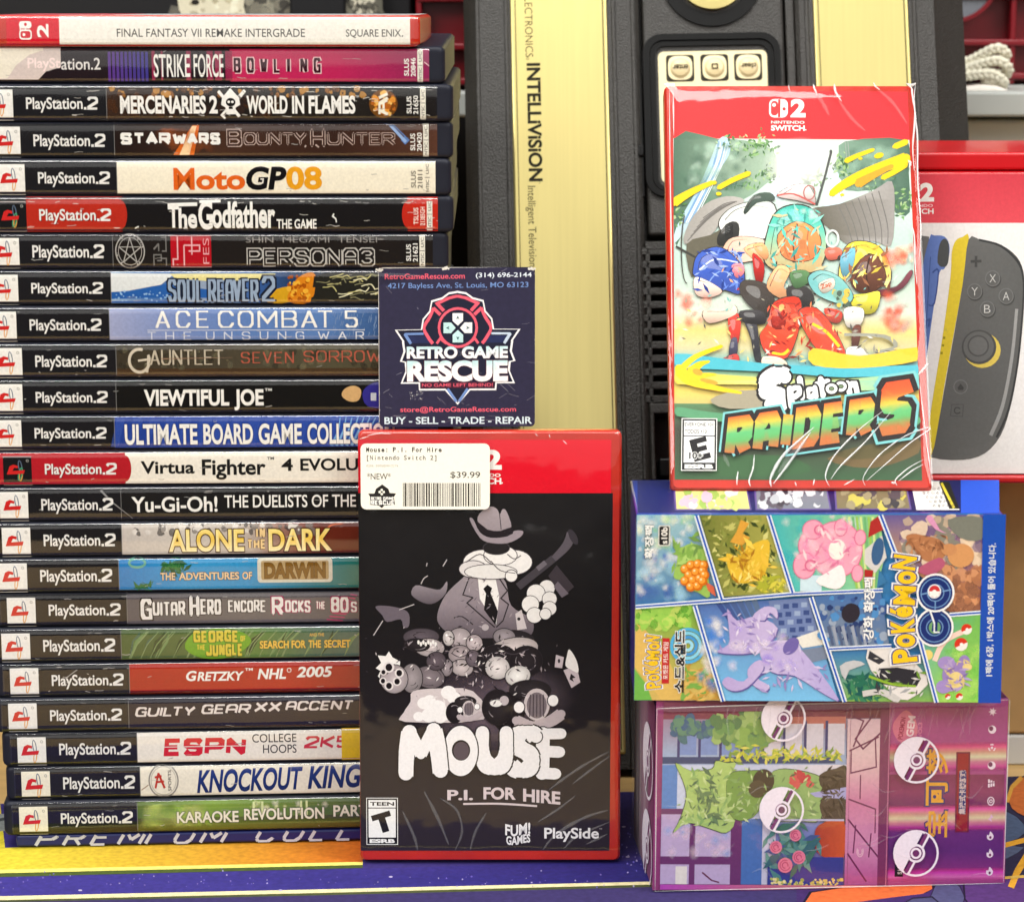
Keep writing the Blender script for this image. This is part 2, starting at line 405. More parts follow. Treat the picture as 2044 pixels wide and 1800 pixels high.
    def text(s, t, x0, y0, x1, y1, c, off=0, out=None, shear=0, rot=0, warp=None, cap=False):
        """built-in typeface fitted to a box (its ink box, or with cap=True the baseline to cap height); out = (colour, extra weight)"""
        base, _ = text_mesh(t, off, shear)
        if not base: return
        xs = [p[0] for p in base]; ys = [p[1] for p in base]
        bb = (min(xs), 0 if cap else min(ys), max(xs), .727 if cap else max(ys))
        rr_ = (R(rot), (x0+x1)/2, (y0+y1)/2) if rot else None
        if out:
            p, f = text_mesh(t, off+out[1], shear); s.place(p, f, bb, x0, y0, x1, y1, out[0], warp, rr_, True)
        p, f = text_mesh(t, off, shear); s.place(p, f, bb, x0, y0, x1, y1, c, warp, rr_)
    def caps(s, t, x0, y0, x1, y1, c, off=.032, out=None, shear=0, warp=None): s.text(t, x0, y0, x1, y1, c, off, out, shear, 0, warp, True)
    def textr(s, t, cx, cy, w, h, rot, c, off=0, out=None, cap=False):
        s.text(t, cx-w/2, cy-h/2, cx+w/2, cy+h/2, c, off, out, 0, rot, None, cap)
    def mono(s, t, x0, y0, pitch, h, c, off=0):
        for i, ch in enumerate(t):
            if ch == ' ': continue
            p, f = text_mesh(ch, off, 0); xs = [q[0] for q in p]; w = max(xs)-min(xs)
            wd = min(pitch*.78, w/.727*h); cx = x0+pitch*(i+.5)
            s.place(p, f, (min(xs), 0, max(xs), .727), cx-wd/2, y0, cx+wd/2, y0+h, c)
    def glyphs(s, t, x0, y0, x1, y1, th, c, gap=.35, out=None, italic=0, serif=0, cs=1.0, sm=0, rnd=False, warp=None, sub=1, jig=0, alt=None):
        """block lettering drawn with strokes of thickness th (share of the height); out = (colour, extra share)"""
        h = y1-y0; adv = [GW.get(ch, 1) for ch in t]; g = gap
        for ps in ([out] if out else [])+[None]:
            col_ = ps[0] if ps else c; acc = []; n = len(t); sp = max(.16, g-.25); tw = x1-x0; k = tw/(sum(adv)+.5*n+sp*(n-1))
            for _ in range(4):
                r_ = min(th*h/k, .56 if n > 1 else 9); k = tw/(sum(adv)+r_*n+sp*(n-1))
            ex = ps[1]*h if ps else 0; tv = r_*k; tq = min(th, .25)*h*cs; x = x0+tv/2; T_ = tv+ex; C_ = (tq+ex)/T_
            for i, ch in enumerate(t):
                if i and t[i-1]+ch in ('LT', 'LY', 'AT', 'AV'): x -= .26*k
                w = adv[i]*k; st = random.Random(i*7+3); dy = st.uniform(-jig, jig)*h
                for pl in GL.get((alt or {}).get(ch, ch), []):
                    P = []
                    for (a, b) in pl:
                        yy = y1-tq/2-b*(h-tq)+dy; xx = x+a*w+italic*(y1-yy)
                        P.append(warp(xx, yy) if warp else (xx, yy))
                    acc += s.ribbon(P, T_, sm=sm, round_=rnd, sub=sub, cs=C_)
                    if serif and P[0] != P[-1]:
                        for e_, nb in ((P[0], P[1]), (P[-1], P[-2])):
                            L = serif*h
                            if abs(e_[0]-nb[0]) <= abs(e_[1]-nb[1]): acc += s.ribbon([(e_[0]-L, e_[1]), (e_[0]+L, e_[1])], tq+ex)
                            else: acc += s.ribbon([(e_[0], e_[1]-L*.7), (e_[0], e_[1]+L*.7)], tq+ex)
                x += w+tv+sp*k
            s.union(acc, col_)
    def scatter(s, n, fn, size, cols, kind='leaf', seed=0, ar=2.0):
        rd = random.Random(seed)
        for i in range(n):
            x, y = fn(rd); z = rd.uniform(*size); c = rd.choice(cols); a = rd.uniform(0, 6.28)
            if kind == 'leaf':
                P = [(x+math.cos(a)*z*ar, y+math.sin(a)*z*ar), (x-math.sin(a)*z*.6, y+math.cos(a)*z*.6), (x-math.cos(a)*z*ar, y-math.sin(a)*z*ar), (x+math.sin(a)*z*.6, y-math.cos(a)*z*.6)]
                s.add(P, [(0, 1, 2, 3)], c)
            else:
                m = 9; P = [(x, y)]+[(x+math.cos(6.283*j/m)*z*rd.uniform(.75, 1.25), y+math.sin(6.283*j/m)*z*rd.uniform(.75, 1.25)) for j in range(m)]
                if kind == 'soft':
                    e_ = (*c[:3], 0); q = P[0]
                    s.add(P, [(0, 1+j, 1+(j+1) % m) for j in range(m)], (lambda X, Y, c=c, e_=e_, q=q: c if (X, Y) == q else e_))
                else: s.add(P, [(0, 1+j, 1+(j+1) % m) for j in range(m)], c)
    def build(s, name, m, parent=None, label=None):
        me = mesh(s.V, s.F); a = me.color_attributes.new('ink', 'FLOAT_COLOR', 'POINT')
        a.data.foreach_set('color', [v for c in s.C for v in c])
        # winding: make every face look along the first face's outward side
        return link(name, me, m, parent, label)
def box_in(x0, y0, x1, y1): return lambda r: (r.uniform(x0, x1), r.uniform(y0, y1))
def vgrad(y0, y1, *cs):
    def f(x, y):
        t = max(0, min(.9999, (y-y0)/(y1-y0)))*(len(cs)-1); i = int(t); t -= i
        a, b = cs[i], cs[i+1]
        a = tuple(a)+(1,)*(4-len(a)); b = tuple(b)+(1,)*(4-len(b))
        return tuple(a[k]+(b[k]-a[k])*t for k in range(4))
    return f
def hgrad(x0, x1, *cs):
    g = vgrad(x0, x1, *cs); return lambda x, y: g(y, x)
# ------------------------------------------------------------------ the stack of game cases
INK = ink('cover_print', .42, .12); INK2 = ink('spine_print', .45, .08, speck=.07)
BLACK = mat('black_case_plastic', (36, 38, 48), .45, .22, bump=(300, .15))
REDP = mat('red_case_plastic', (186, 42, 26), .22, .5, var=(80, .10), bump=(150, .2))
SLEEVE = film('sleeve_film', 1.5, .05, (26, .16, (.25, 1, 1)), gain=1.5)
WRAP = film('wrap_film', 1.45, .05, (22, .35), gain=1.0)

CL, CD, CT = .190, .135, .0145
RB = .0017
def prof(v, t, bulge=0):
    """inward depth of the spine profile at height v*t: rounded top and bottom edges, nearly flat between"""
    z = v*t; d = min(z, t-z)
    q = RB-math.sqrt(max(0, RB*RB-(RB-d)**2)) if d < RB else 0
    return q+bulge*(2*v-1)**2
def case_shell(fr, L, t, depth):
    n = 22; V = []; F = []; ends = [(0, .0022), (.0006, .0009), (.0016, .0002), (.0030, 0), (L-.0030, 0), (L-.0016, .0002), (L-.0006, .0009), (L, .0022)]
    vs = [.5-.5*math.cos(math.pi*i/n) for i in range(n+1)]
    for (u, du) in ends:
        sh = min(du, .0016)*.8
        V += [fr.P(u, sh+v*(t-2*sh), -prof(v, t)-du) for v in vs]+[fr.P(u, sh, -depth), fr.P(u, t-sh, -depth)]
    m = n+3; ring_ = list(range(n+1))+[n+2, n+1]
    for a in range(len(ends)-1):
        for i in range(m):
            p, q = ring_[i], ring_[(i+1) % m]
            F.append((a*m+p, a*m+q, (a+1)*m+q, (a+1)*m+p))
    F.append(tuple(ring_)); F.append(tuple((len(ends)-1)*m+i for i in reversed(ring_)))
    me = mesh(V, F, True); me.set_sharp_from_angle(angle=R(50)); return me
def spine_film(fr, u0, u1, t, off):
    n = 26; V = []; F = []; RF = .0027
    vs = [.5-.5*math.cos(math.pi*i/n) for i in range(n+1)]
    for k in range(9):
        u = u0+(u1-u0)*k/8
        for v in vs: d = min(v*t, t-v*t); V.append(fr.P(u, v*t, off-((RF-math.sqrt(max(0, RF*RF-(RF-d)**2))) if d < RF else 0)-.0001*(2*v-1)**2))
    m = n+1
    for k in range(8):
        for i in range(n): F.append((k*m+i, (k+1)*m+i, (k+1)*m+i+1, k*m+i+1))
    return mesh(V, F, True)

K_ = .45904
W_ = (240, 240, 236); BK = (30, 30, 32); CRM = (240, 236, 220)
def ps_logo(a, x, H, dark=False, yel=False):
    """publisher's square with its little mark, then the wordmark sits to its right"""
    y0, y1 = H*.14, H*.97
    a.rect(x, y0, x+124, y1, BK if dark else (CRM if yel else (238, 238, 234)), 1, 8)
    if dark: a.line([(x+2, y0+2), (x+122, y0+2), (x+122, y1-2), (x+2, y1-2), (x+2, y0+2)], 3, (200, 190, 190))
    cx = x+60; cy = H*.55
    a.ring(cx+14, cy-20, 9, 4, (96, 112, 136), 26, rot=-8); a.ring(cx+16, cy+22, 8, 4, (228, 160, 70), 24, rot=8)
    if dark: a.ring(cx+14, cy+14, 10, 6, (70, 150, 110), 30, rot=14)
    a.poly([(cx-40, cy+2), (cx-32, cy-20), (cx-16, cy-27), (cx+4, cy-22), (cx+4, cy-11), (cx-12, cy-14), (cx-20, cy), (cx+34, cy-3), (cx+29, cy+13), (cx-45, cy+16)], (206, 44, 44))
    a.ring(x+106, H*.27, 6, 2.4, (165, 165, 160))
def code_(a, x, c1, c2, H, col_=W_, ntsc=None, boxc=(232, 230, 218), tc=(60, 60, 60)):
    a.textr(c1, x, H*.55, H*.46, 21, 90, col_, .02, cap=True); a.textr(c2, x+29, H*.55, H*.5, 21, 90, col_, .02, cap=True)
    if ntsc:
        if boxc: a.rect(ntsc-12, H*.06, ntsc+12, H*.94, boxc, 1, 10)
        else: a.line([(ntsc-12, H*.06), (ntsc+12, H*.06), (ntsc+12, H*.94), (ntsc-12, H*.94), (ntsc-12, H*.06)], 2, tc)
        a.textr('NTSC', ntsc, H*.73, H*.32, 13, 90, tc, .01, cap=True); a.textr('U/C', ntsc, H*.27, H*.27, 13, 90, tc, .01, cap=True)
        a.line([(ntsc-11, H*.5), (ntsc+11, H*.5)], 2, tc)
def scr(a, n, x0, x1, H, seed, c=(215, 212, 205)):
    rd = random.Random(seed)
    for i in range(n):
        x = rd.uniform(x0, x1); y = H*rd.choice([rd.uniform(.8, .88), rd.uniform(.12, .2), rd.uniform(.3, .8)])
        L = rd.uniform(6, 40); P = [(x, y)]
        for j in range(4): P.append((P[-1][0]+L/4, P[-1][1]+rd.uniform(-2.5, 2.5)))
        a.line(P, rd.uniform(1, 2.6), (*c, .6))

# each entry: region offset, top, bottom (picture units), x of the wordmark, edge of the dark panel, spine colour, drawing, label
def s_strike(a, H):
    a.rect(-120, 0, 1000, H, (38, 30, 34), 1, 14); a.rect(1000, 0, 1900, H, hgrad(1000, 1900, (196, 44, 92), (186, 40, 90), (140, 44, 88)), 12, 14)
    for i in range(10): a.rect(470+i*18, H*.14, 482+i*18, H*.93, (92-i*3, 58, 140), 1, 8)
    for x, w in ((660, 14), (700, 8), (810, 20), (900, 26), (935, 30), (980, 30)): a.rect(x, H*.12, x+w, H*.9, (150, 44, 80, .7), 1, 8)
    a.caps('STRIKE', 668, H*.18, 826, H*.8, W_, .012); a.caps('FORCE', 842, H*.18, 972, H*.8, W_, .012)
    for i, ch in enumerate('BOWLING'): a.glyphs(ch, 1016+i*58, H*.3, 1046+i*58, H*.7, .16, (60, 20, 34), out=((235, 200, 205), .13))
    a.poly([(-150, H*.12), (265, H*.12), (265, H*.55), (200, H*.66), (165, H*.88), (-150, H*.88)], (214, 200, 196)); a.rect(-150, H*.02, 265, H*.12, (216, 204, 200), 1, 6); a.rect(-150, H*.02, 190, H*.12, (236, 230, 214), 1, 6); a.poly([(-150, H*.12), (180, H*.12), (130, H*.22), (70, H*.5), (30, H*.85), (-150, H*.88)], (236, 230, 214))
    a.text('PlaySt', 120, H*.3, 262, H*.66, (246, 226, 224), .02); code_(a, 1767, 'SLUS', '20846', H, W_, 1827); a.line([(1845, 64), (1868, 80), (1880, 74)], 3, (235, 200, 205))
def s_merc(a, H):
    a.rect(463, 0, 1895, H, hgrad(463, 1895, (58, 42, 34), (36, 32, 30), (40, 36, 32), (34, 32, 32)), 12, 14)
    a.scatter(60, box_in(480, H*.1, 1600, H*.3), (4, 16), [(150, 100, 50, .6), (190, 140, 70, .5), (90, 60, 40, .7)], 'blob', 3)
    a.scatter(40, box_in(470, H*.3, 1200, H*.85), (8, 26), [(70, 46, 32, .6), (52, 40, 36, .6)], 'blob', 4)
    a.caps('MERCENARIES', 522, H*.3, 895, H*.76, W_, .036); a.caps('2', 910, H*.3, 946, H*.76, W_)
    a.line([(950, H*.18), (1040, H*.86)], 9, W_); a.line([(1066, H*.16), (966, H*.88)], 9, W_, w1=18)
    a.poly([(1002, H*.1), (1040, H*.36), (1044, H*.55), (1024, H*.62), (1022, H*.8), (984, H*.8), (980, H*.62), (962, H*.55), (966, H*.36)], W_)
    a.ell(1003, H*.48, 21, 17, (28, 26, 26)); a.ell(995, H*.47, 6, 5, W_); a.ell(1011, H*.47, 6, 5, W_); a.rect(994, H*.6, 1012, H*.66, (28, 26, 26))
    a.caps('WORLD', 1072, H*.3, 1250, H*.76, W_, .036); a.caps('IN', 1270, H*.3, 1322, H*.76, W_, .036); a.caps('FLAMES', 1342, H*.3, 1545, H*.76, W_, .036)
    a.text('TM', 1546, H*.3, 1560, H*.36, W_)
    a.ell(1667, H*.52, 62, 56, (110, 70, 30)); a.scatter(60, lambda r: (1667+max(-46, min(46, r.gauss(0, 24))), H*.52+max(-40, min(40, r.gauss(0, 20)))), (5, 14), [(224, 150, 60), (180, 100, 36), (120, 70, 30), (236, 186, 100)], 'blob', 9)
    a.line([(1650, H*.8), (1650, H*.52), (1684, H*.42)], 9, CRM); a.line([(1668, H*.76), (1668, H*.5)], 9, CRM); a.line([(1686, H*.8), (1648, H*.68)], 9, CRM); a.line([(1648, H*.36), (1686, H*.25)], 9, CRM); a.line([(1650, H*.5), (1686, H*.36)], 8, CRM)
    code_(a, 1778, 'SLUS', '21650', H, W_, 1839); scr(a, 34, 170, 1890, H, 1)
def s_star(a, H):
    a.rect(497, 0, 1920, H, hgrad(497, 1920, (38, 30, 28), (70, 48, 38), (56, 38, 32), (88, 58, 46)), 12, 14)
    a.poly([(838, H*.1), (868, H*.1), (842, H*.9), (752, H*.9)], (222, 110, 40, .85)); a.poly([(836, H*.12), (856, H*.12), (822, H*.9), (778, H*.9)], (248, 216, 170, .9))
    a.scatter(14, box_in(700, H*.2, 900, H*.8), (20, 60), [(150, 80, 40, .22)], 'soft', 3)
    a.glyphs('STAR', 524, H*.3, 742, H*.62, .24, W_, gap=.24, cs=1.1, alt={'A': 'Á'}); a.glyphs('WARS', 752, H*.3, 958, H*.62, .24, W_, gap=.22, cs=1.1, alt={'A': 'Á'})
    for w_, x0, x1 in (('B', 988, 1050), ('OUNTY', 1062, 1330), ('H', 1352, 1412), ('UNTER', 1424, 1716)):
        big = len(w_) == 1
        a.glyphs(w_, x0, H*(.22 if big else .31), x1, H*(.66 if big else .62), .13, (70, 50, 44), gap=.4, serif=.05, out=((196, 176, 168), .10))
    a.line([(1330, H*.64), (1300, H*.95)], 5, (190, 170, 162), w1=1); a.line([(1372, H*.62), (1432, H*.95)], 5, (190, 170, 162), w1=1)
    a.poly([(1670, H*.05), (1715, H*.1), (1782, H*.5), (1762, H*.62)], (96, 130, 190, .9)); a.poly([(1690, H*.1), (1712, H*.14), (1770, H*.52), (1760, H*.58)], (150, 180, 226, .9)); code_(a, 1794, 'SLUS', '20420', H, W_, 1852)
def s_moto(a, H):
    a.rect(508, 0, 1925, H, (240, 234, 214), 2, 14)
    a.caps('M', 754, H*.22, 846, H*.82, (222, 100, 34), .02); a.text('oto', 852, H*.34, 1066, H*.835, (222, 100, 34), .035)
    a.text('GP', 1070, H*.2, 1246, H*.84, (24, 24, 26), .04, shear=.16); a.text('G', 1106, H*.36, 1150, H*.68, (230, 228, 220), -.005, shear=.16)
    a.text('08', 1244, H*.2, 1400, H*.835, (230, 160, 36), .035); code_(a, 1797, 'SLUS', '21811', H, (120, 116, 104), 1858, None, (90, 86, 78))
def s_god(a, H):
    a.rect(-140, 0, 1940, H, (30, 29, 30), 4, 14); a.rect(115, H*.02, 530, H*.97, (180, 48, 36), 2, 12); a.ell(530, H*.5, 22, H*.37, (180, 48, 36))
    a.rect(1772, H*.03, 1940, H*.96, (190, 46, 34), 1, 12); a.ell(1774, H*.5, 26, H*.37, (190, 46, 34))
    for t, x0, x1, y0, y1 in (('T', 730, 778, .24, .86), ('he', 776, 856, .32, .88), ('G', 862, 924, .12, .92), ('odfather', 922, 1196, .14, .88)):
        a.text(t, x0, H*y0, x1, H*y1, W_, .03)
    a.line([(730, H*.24), (858, H*.22)], 14, W_); a.line([(868, H*.15), (960, H*.13)], 12, W_)
    a.text('THE GAME', 1202, H*.62, 1376, H*.88, W_, .02, cap=True); code_(a, 1808, 'TSLUS', '21385GH', H, (240, 220, 210), 1868)
    scr(a, 46, 20, 1935, H, 2); a.line([(1452, H*.48), (1446, H*.55), (1460, H*.62), (1462, H*.72)], 4, W_); a.line([(585, H*.88), (600, H*.82), (598, H*.95)], 3, W_)
def s_p3(a, H):
    a.rect(490, 0, 1908, H, (36, 33, 32), 4, 14); G = (176, 174, 170)
    a.ring(565, H*.5, 65, 5, G); a.ring(565, H*.5, 52, 2.5, G)
    st = [(565+50*math.sin(R(144*i)), H*.5-50*math.cos(R(144*i))) for i in range(5)]; a.line(st, 3, G, closed=True)
    a.scatter(14, lambda r: (lambda t: (565+57*math.cos(t), H*.5+57*math.sin(t)))(r.uniform(0, 6.28)), (2, 3.5), [G], 'blob', 2)
    for P in ([(668, H*.9), (668, H*.6), (700, H*.6), (700, H*.76), (682, H*.76)], [(668, H*.45), (690, H*.3), (690, H*.5)], [(700, H*.12), (722, H*.12), (722, H*.5), (704, H*.5)], [(700, H*.7), (722, H*.7), (722, H*.9)]): a.line(P, 5, (120, 118, 116))
    a.rect(742, H*.1, 918, H*.92, (178, 26, 38), 1, 10)
    a.line([(744, H*.08), (916, H*.08), (916, H*.94), (744, H*.94), (744, H*.08)], 3, (214, 170, 172))
    for P in ([(772, H*.1), (772, H*.72), (752, H*.72), (752, H*.9)], [(800, H*.34), (868, H*.34), (868, H*.5), (820, H*.5)], [(834, H*.1), (834, H*.6)], [(800, H*.34), (800, H*.9)]): a.line(P, 6, (226, 170, 176))
    a.textr('FES', 895, H*.5, H*.7, 28, 90, (226, 170, 176), -.01, cap=True)
    a.text('SHIN  MEGAMI  TENSEI', 1070, H*.1, 1640, H*.27, (150, 146, 142), -.005, cap=True)
    a.glyphs('PERSONA3', 1076, H*.44, 1626, H*.9, .12, (36, 33, 32), gap=.32, out=((196, 194, 190), .13)); code_(a, 1776, 'SLUS', '21621', H, W_, 1836)
def s_soul(a, H):
    a.rect(482, 0, 1912, H, hgrad(482, 1700, (150, 178, 206), (60, 104, 170), (150, 166, 190), (60, 100, 170), (40, 60, 90), (56, 52, 60), (44, 42, 48)), 18, 14)
    a.poly([(482, H*.1), (760, H*.12), (700, H*.42), (560, H*.58), (482, H*.62)], (220, 226, 228)); a.poly([(482, H*.62), (560, H*.6), (720, H*.4), (900, H*.55), (900, H*.92), (482, H*.92)], (44, 96, 172))
    a.scatter(40, box_in(500, H*.6, 760, H*.88), (2, 5), [(150, 190, 230, .7)], 'blob', 3)
    a.poly([(740, H*.12), (1200, H*.12), (1180, H*.3), (930, H*.34), (760, H*.24)], (226, 218, 150, .9)); a.poly([(1160, H*.9), (1200, H*.55), (1290, H*.5), (1260, H*.9)], (208, 160, 36), 3)
    a.poly([(1250, H*.88), (1275, H*.4), (1320, H*.14), (1372, H*.16), (1350, H*.9)], (212, 130, 32), 3); a.poly([(1350, H*.9), (1366, H*.2), (1420, H*.1), (1700, H*.12), (1680, H*.9)], (40, 40, 36))
    a.scatter(40, box_in(1255, H*.2, 1350, H*.85), (4, 12), [(160, 80, 20, .7), (236, 180, 60, .7)], 'blob', 5)
    rd = random.Random(4)
    for i in range(26):
        x = rd.uniform(1370, 1640); y = rd.uniform(H*.16, H*.8); a.line([(x, y), (x+20, y+rd.uniform(-8, 2)), (x+44, y+rd.uniform(-14, 10)), (x+60, y+rd.uniform(-20, 20))], 3.5, rd.choice([(230, 226, 190), (196, 190, 130), (130, 128, 96)]), sm=2)
    a.rect(1690, H*.06, 1740, H*.4, (70, 66, 150), 1, 4)
    for t, x0, x1 in (('SOUL', 730, 884), ('REAVER', 904, 1130), ('2', 1138, 1196)):
        a.glyphs(t, x0, H*(.28 if t != '2' else .2), x1, H*.9, .12, (150, 170, 196), gap=.4, serif=.05, cs=.8, out=((34, 40, 56), .13), jig=.03)
    code_(a, 1776, 'SLUS', '20512', H, W_, 1836)
def s_ace(a, H):
    a.rect(475, 0, 1912, H, hgrad(475, 1700, (160, 168, 204), (120, 142, 196), (96, 130, 190), (92, 128, 186), (52, 84, 132)), 14, 14)
    rd = random.Random(8)
    for i in range(44):
        x = rd.uniform(1440, 1640); y = rd.uniform(H*.15, H*.8); a.line([(x, y), (x-5, y+rd.uniform(12, 30))], 2, (136, 160, 196, .5))
    a.glyphs('ACE', 676, H*.13, 908, H*.6, .15, W_, gap=.75, serif=.08, cs=.55, alt={'A': 'Á'}); a.glyphs('COMBAT', 948, H*.13, 1462, H*.6, .15, W_, gap=.55, serif=.08, cs=.55, alt={'A': 'Á'}); a.glyphs('5', 1500, H*.13, 1556, H*.6, .15, W_, cs=.6)
    a.line([(640, H*.665), (1586, H*.665)], 2.5, (220, 224, 232))
    for t, x0, x1 in (('THE', 640, 830), ('UNSUNG', 894, 1322), ('WAR', 1382, 1582)): a.glyphs(t, x0, H*.71, x1, H*.93, .15, (214, 220, 232), gap=1.5, serif=.1, cs=.6, alt={'A': 'Á'})
def s_gaunt(a, H):
    a.rect(505, 0, 1912, H, hgrad(505, 1900, (62, 56, 46), (74, 68, 56), (84, 80, 62), (70, 62, 50)), 12, 14); a.rect(505, H*.72, 1912, H*.93, (74, 56, 40, .75), 1, 4)
    a.scatter(80, box_in(520, H*.2, 1650, H*.7), (5, 18), [(96, 92, 74, .4), (54, 50, 42, .4), (110, 104, 80, .3)], 'blob', 3)
    a.ring(606, H*.5, 50, 12, (206, 196, 178), 52, -30, 290); a.line([(600, H*.5), (650, H*.46)], 8, (206, 196, 178)); a.line([(646, H*.4), (640, H*.8), (600, H*.95)], 10, (206, 196, 178), w1=2)
    a.glyphs('AUNTLET', 652, H*.2, 972, H*.62, .13, (190, 180, 160), gap=.32, serif=.06, cs=.6, alt={'A': 'Á'}, out=((40, 34, 28), .06)); a.line([(700, H*.45), (1012, H*.42)], 4, (150, 120, 100), w1=1)
    a.glyphs('SEVEN', 1048, H*.27, 1278, H*.58, .13, (176, 92, 74), gap=.6, serif=.06, cs=.6); a.glyphs('SORROWS', 1320, H*.24, 1712, H*.55, .13, (176, 92, 74), gap=.5, serif=.06, cs=.6)
def s_view(a, H):
    a.rect(505, 0, 1912, H, (28, 28, 28), 4, 14); a.caps('VIEWTIFUL', 626, H*.3, 996, H*.74, W_, .034); a.caps('JOE', 1018, H*.3, 1146, H*.74, W_, .034); a.text('TM', 1152, H*.28, 1182, H*.36, W_, .01)
    a.poly([(1486, H*.5), (1500, H*.3), (1540, H*.22), (1570, H*.34), (1560, H*.62), (1520, H*.66)], (206, 168, 116), 3); a.poly([(1576, H*.44), (1606, H*.2), (1660, H*.16), (1700, H*.8), (1600, H*.8)], (54, 50, 140), 3); a.rect(1612, H*.42, 1636, H*.64, (200, 206, 220))
def s_ubg(a, H):
    a.rect(498, 0, 1912, H, hgrad(498, 1900, (40, 66, 148), (44, 72, 156), (42, 72, 158), (58, 92, 176)), 10, 14)
    rd = random.Random(3)
    for i in range(14):
        x = 510+i*72; a.poly([(x, H*.1), (x+rd.uniform(30, 60), H*.1), (x+rd.uniform(-30, 30), H*.9), (x-30, H*.9)], (56, 84, 168, .4))
    for i in range(9): a.line([(1440+i*22, H*.9), (1470+i*22, H*.5), (1480+i*26, H*.1)], 10, (128, 176, 224, .8), sm=3, w1=3)
    for t, x0, x1 in (('ULTIMATE', 542, 858), ('BOARD', 884, 1100), ('GAME', 1124, 1312), ('COLLECTION', 1336, 1716)): a.caps(t, x0, H*.26, x1, H*.82, W_, .03, ((26, 40, 96), .02))
def s_vf4(a, H):
    a.rect(-140, 0, 1912, H, (238, 234, 222), 4, 14); a.rect(-140, 0, 545, H, (178, 36, 46), 2, 14); a.ell(545, H*.5, 26, H*.37, (178, 36, 46))
    a.text('Virtua', 612, H*.3, 846, H*.66, (36, 36, 36), .025); a.text('Fighter', 878, H*.26, 1156, H*.84, (36, 36, 36), .025); a.text('TM', 1162, H*.2, 1192, H*.28, (60, 60, 60), .02); a.text('4', 1224, H*.25, 1274, H*.6, (36, 36, 36), .025); a.text('EVOLUTION', 1306, H*.25, 1760, H*.6, (36, 36, 36), .025)
def s_yu(a, H):
    a.rect(527, 0, 1912, H, (34, 34, 35), 4, 14); a.text('Yu-Gi-Oh!', 572, H*.3, 946, H*.74, W_, .02); a.text('THE DUELISTS OF THE', 976, H*.26, 1548, H*.62, W_, .012, cap=True); a.text('ROSES', 1580, H*.26, 1740, H*.62, W_, .012, cap=True); a.line([(440, H*.1), (480, H*.4), (576, H*.92)], 7, (150, 150, 150, .6), w1=2)
def s_alone(a, H):
    a.rect(530, 0, 1912, H, hgrad(530, 1912, (196, 190, 184), (206, 200, 192), (190, 180, 170), (110, 50, 36), (84, 40, 32), (70, 36, 30)), 24, 14)
    a.scatter(50, box_in(560, H*.1, 1380, H*.34), (4, 20), [(70, 68, 68, .55), (120, 116, 112, .5), (226, 222, 216, .6)], 'blob', 3); a.poly([(1390, H*.1), (1560, H*.1), (1560, H*.9), (1440, H*.9)], (104, 44, 32), 2)
    a.line([(1420, H*.3), (1440, H*.14), (1490, H*.1)], 5, (220, 110, 60), sm=3)
    g = vgrad(H*.18, H*.84, (250, 236, 160), (240, 200, 80), (250, 240, 190))
    for t, x0, x1 in (('ALONE', 734, 1062), ('DARK', 1168, 1444)): a.caps(t, x0, H*.22, x1, H*.84, g, .03, ((66, 36, 16), .035))
    a.glyphs('IN', 1114, H*.2, 1154, H*.48, .22, (236, 206, 150), gap=.7, out=((66, 36, 16), .12)); a.glyphs('THE', 1074, H*.52, 1156, H*.8, .22, (236, 206, 150), gap=.5, out=((66, 36, 16), .12))
def s_darwin(a, H):
    a.rect(517, 0, 1912, H, hgrad(517, 1912, (44, 124, 190), (58, 150, 206), (52, 146, 200), (40, 120, 140), (40, 118, 96), (44, 112, 90)), 20, 14)
    a.ring(598, H*.16, 40, 10, (110, 170, 150), 22); a.scatter(40, lambda r: (760+r.gauss(0, 26), H*.24+r.gauss(0, 13)), (8, 16), [(42, 104, 60), (58, 124, 66), (34, 88, 60)], 'leaf', 4); a.scatter(14, box_in(580, H*.82, 650, H*.94), (8, 16), [(44, 110, 66)], 'leaf', 5)
    for t, x0, x1, z in (('THE', 698, 762, .13), ('ADVENTURES', 778, 1040, .16), ('OF', 1054, 1096, .13)): a.caps(t, x0, H*.44, x1, H*.65, (230, 206, 170), .025, ((84, 58, 40), .04))
    a.rr(1120, H*.05, 1446, H*.76, 14, (206, 204, 190)); a.rr(1136, H*.13, 1430, H*.68, 8, (176, 152, 108)); a.caps('DARWIN', 1150, H*.19, 1416, H*.61, (124, 90, 40), .05, ((70, 48, 26), .02))
def s_hero(a, H):
    a.rect(553, 0, 1912, H, hgrad(553, 1912, (92, 88, 94), (108, 104, 106), (96, 92, 98), (84, 78, 84)), 8, 14)
    for i in range(9): a.line([(1420+i*13, H*(.86-.09*i)), (1490+i*8, H*(.9-.09*i))], 6, (176, 70, 110))
    for t, x0, x1, y0, y1, o in (('G', 612, 662, .22, .82, 0), ('UITAR', 664, 806, .3, .7, 0), ('H', 824, 868, .14, .74, 0), ('ERO', 872, 962, .24, .68, 0), ('ENCORE', 992, 1156, .28, .62, 0), ('R', 1182, 1232, .2, .72, 1), ('OCKS', 1240, 1350, .3, .64, 1), ('THE', 1374, 1414, .34, .56, 1), ('80', 1440, 1516, .22, .66, 1), ('S', 1526, 1552, .36, .66, 1)):
        a.glyphs(t, x0, H*y0, x1, H*y1, .17, (232, 230, 228), gap=.4, serif=.03, cs=.85, jig=.04, out=((156, 44, 88) if o else (40, 36, 38), .12))
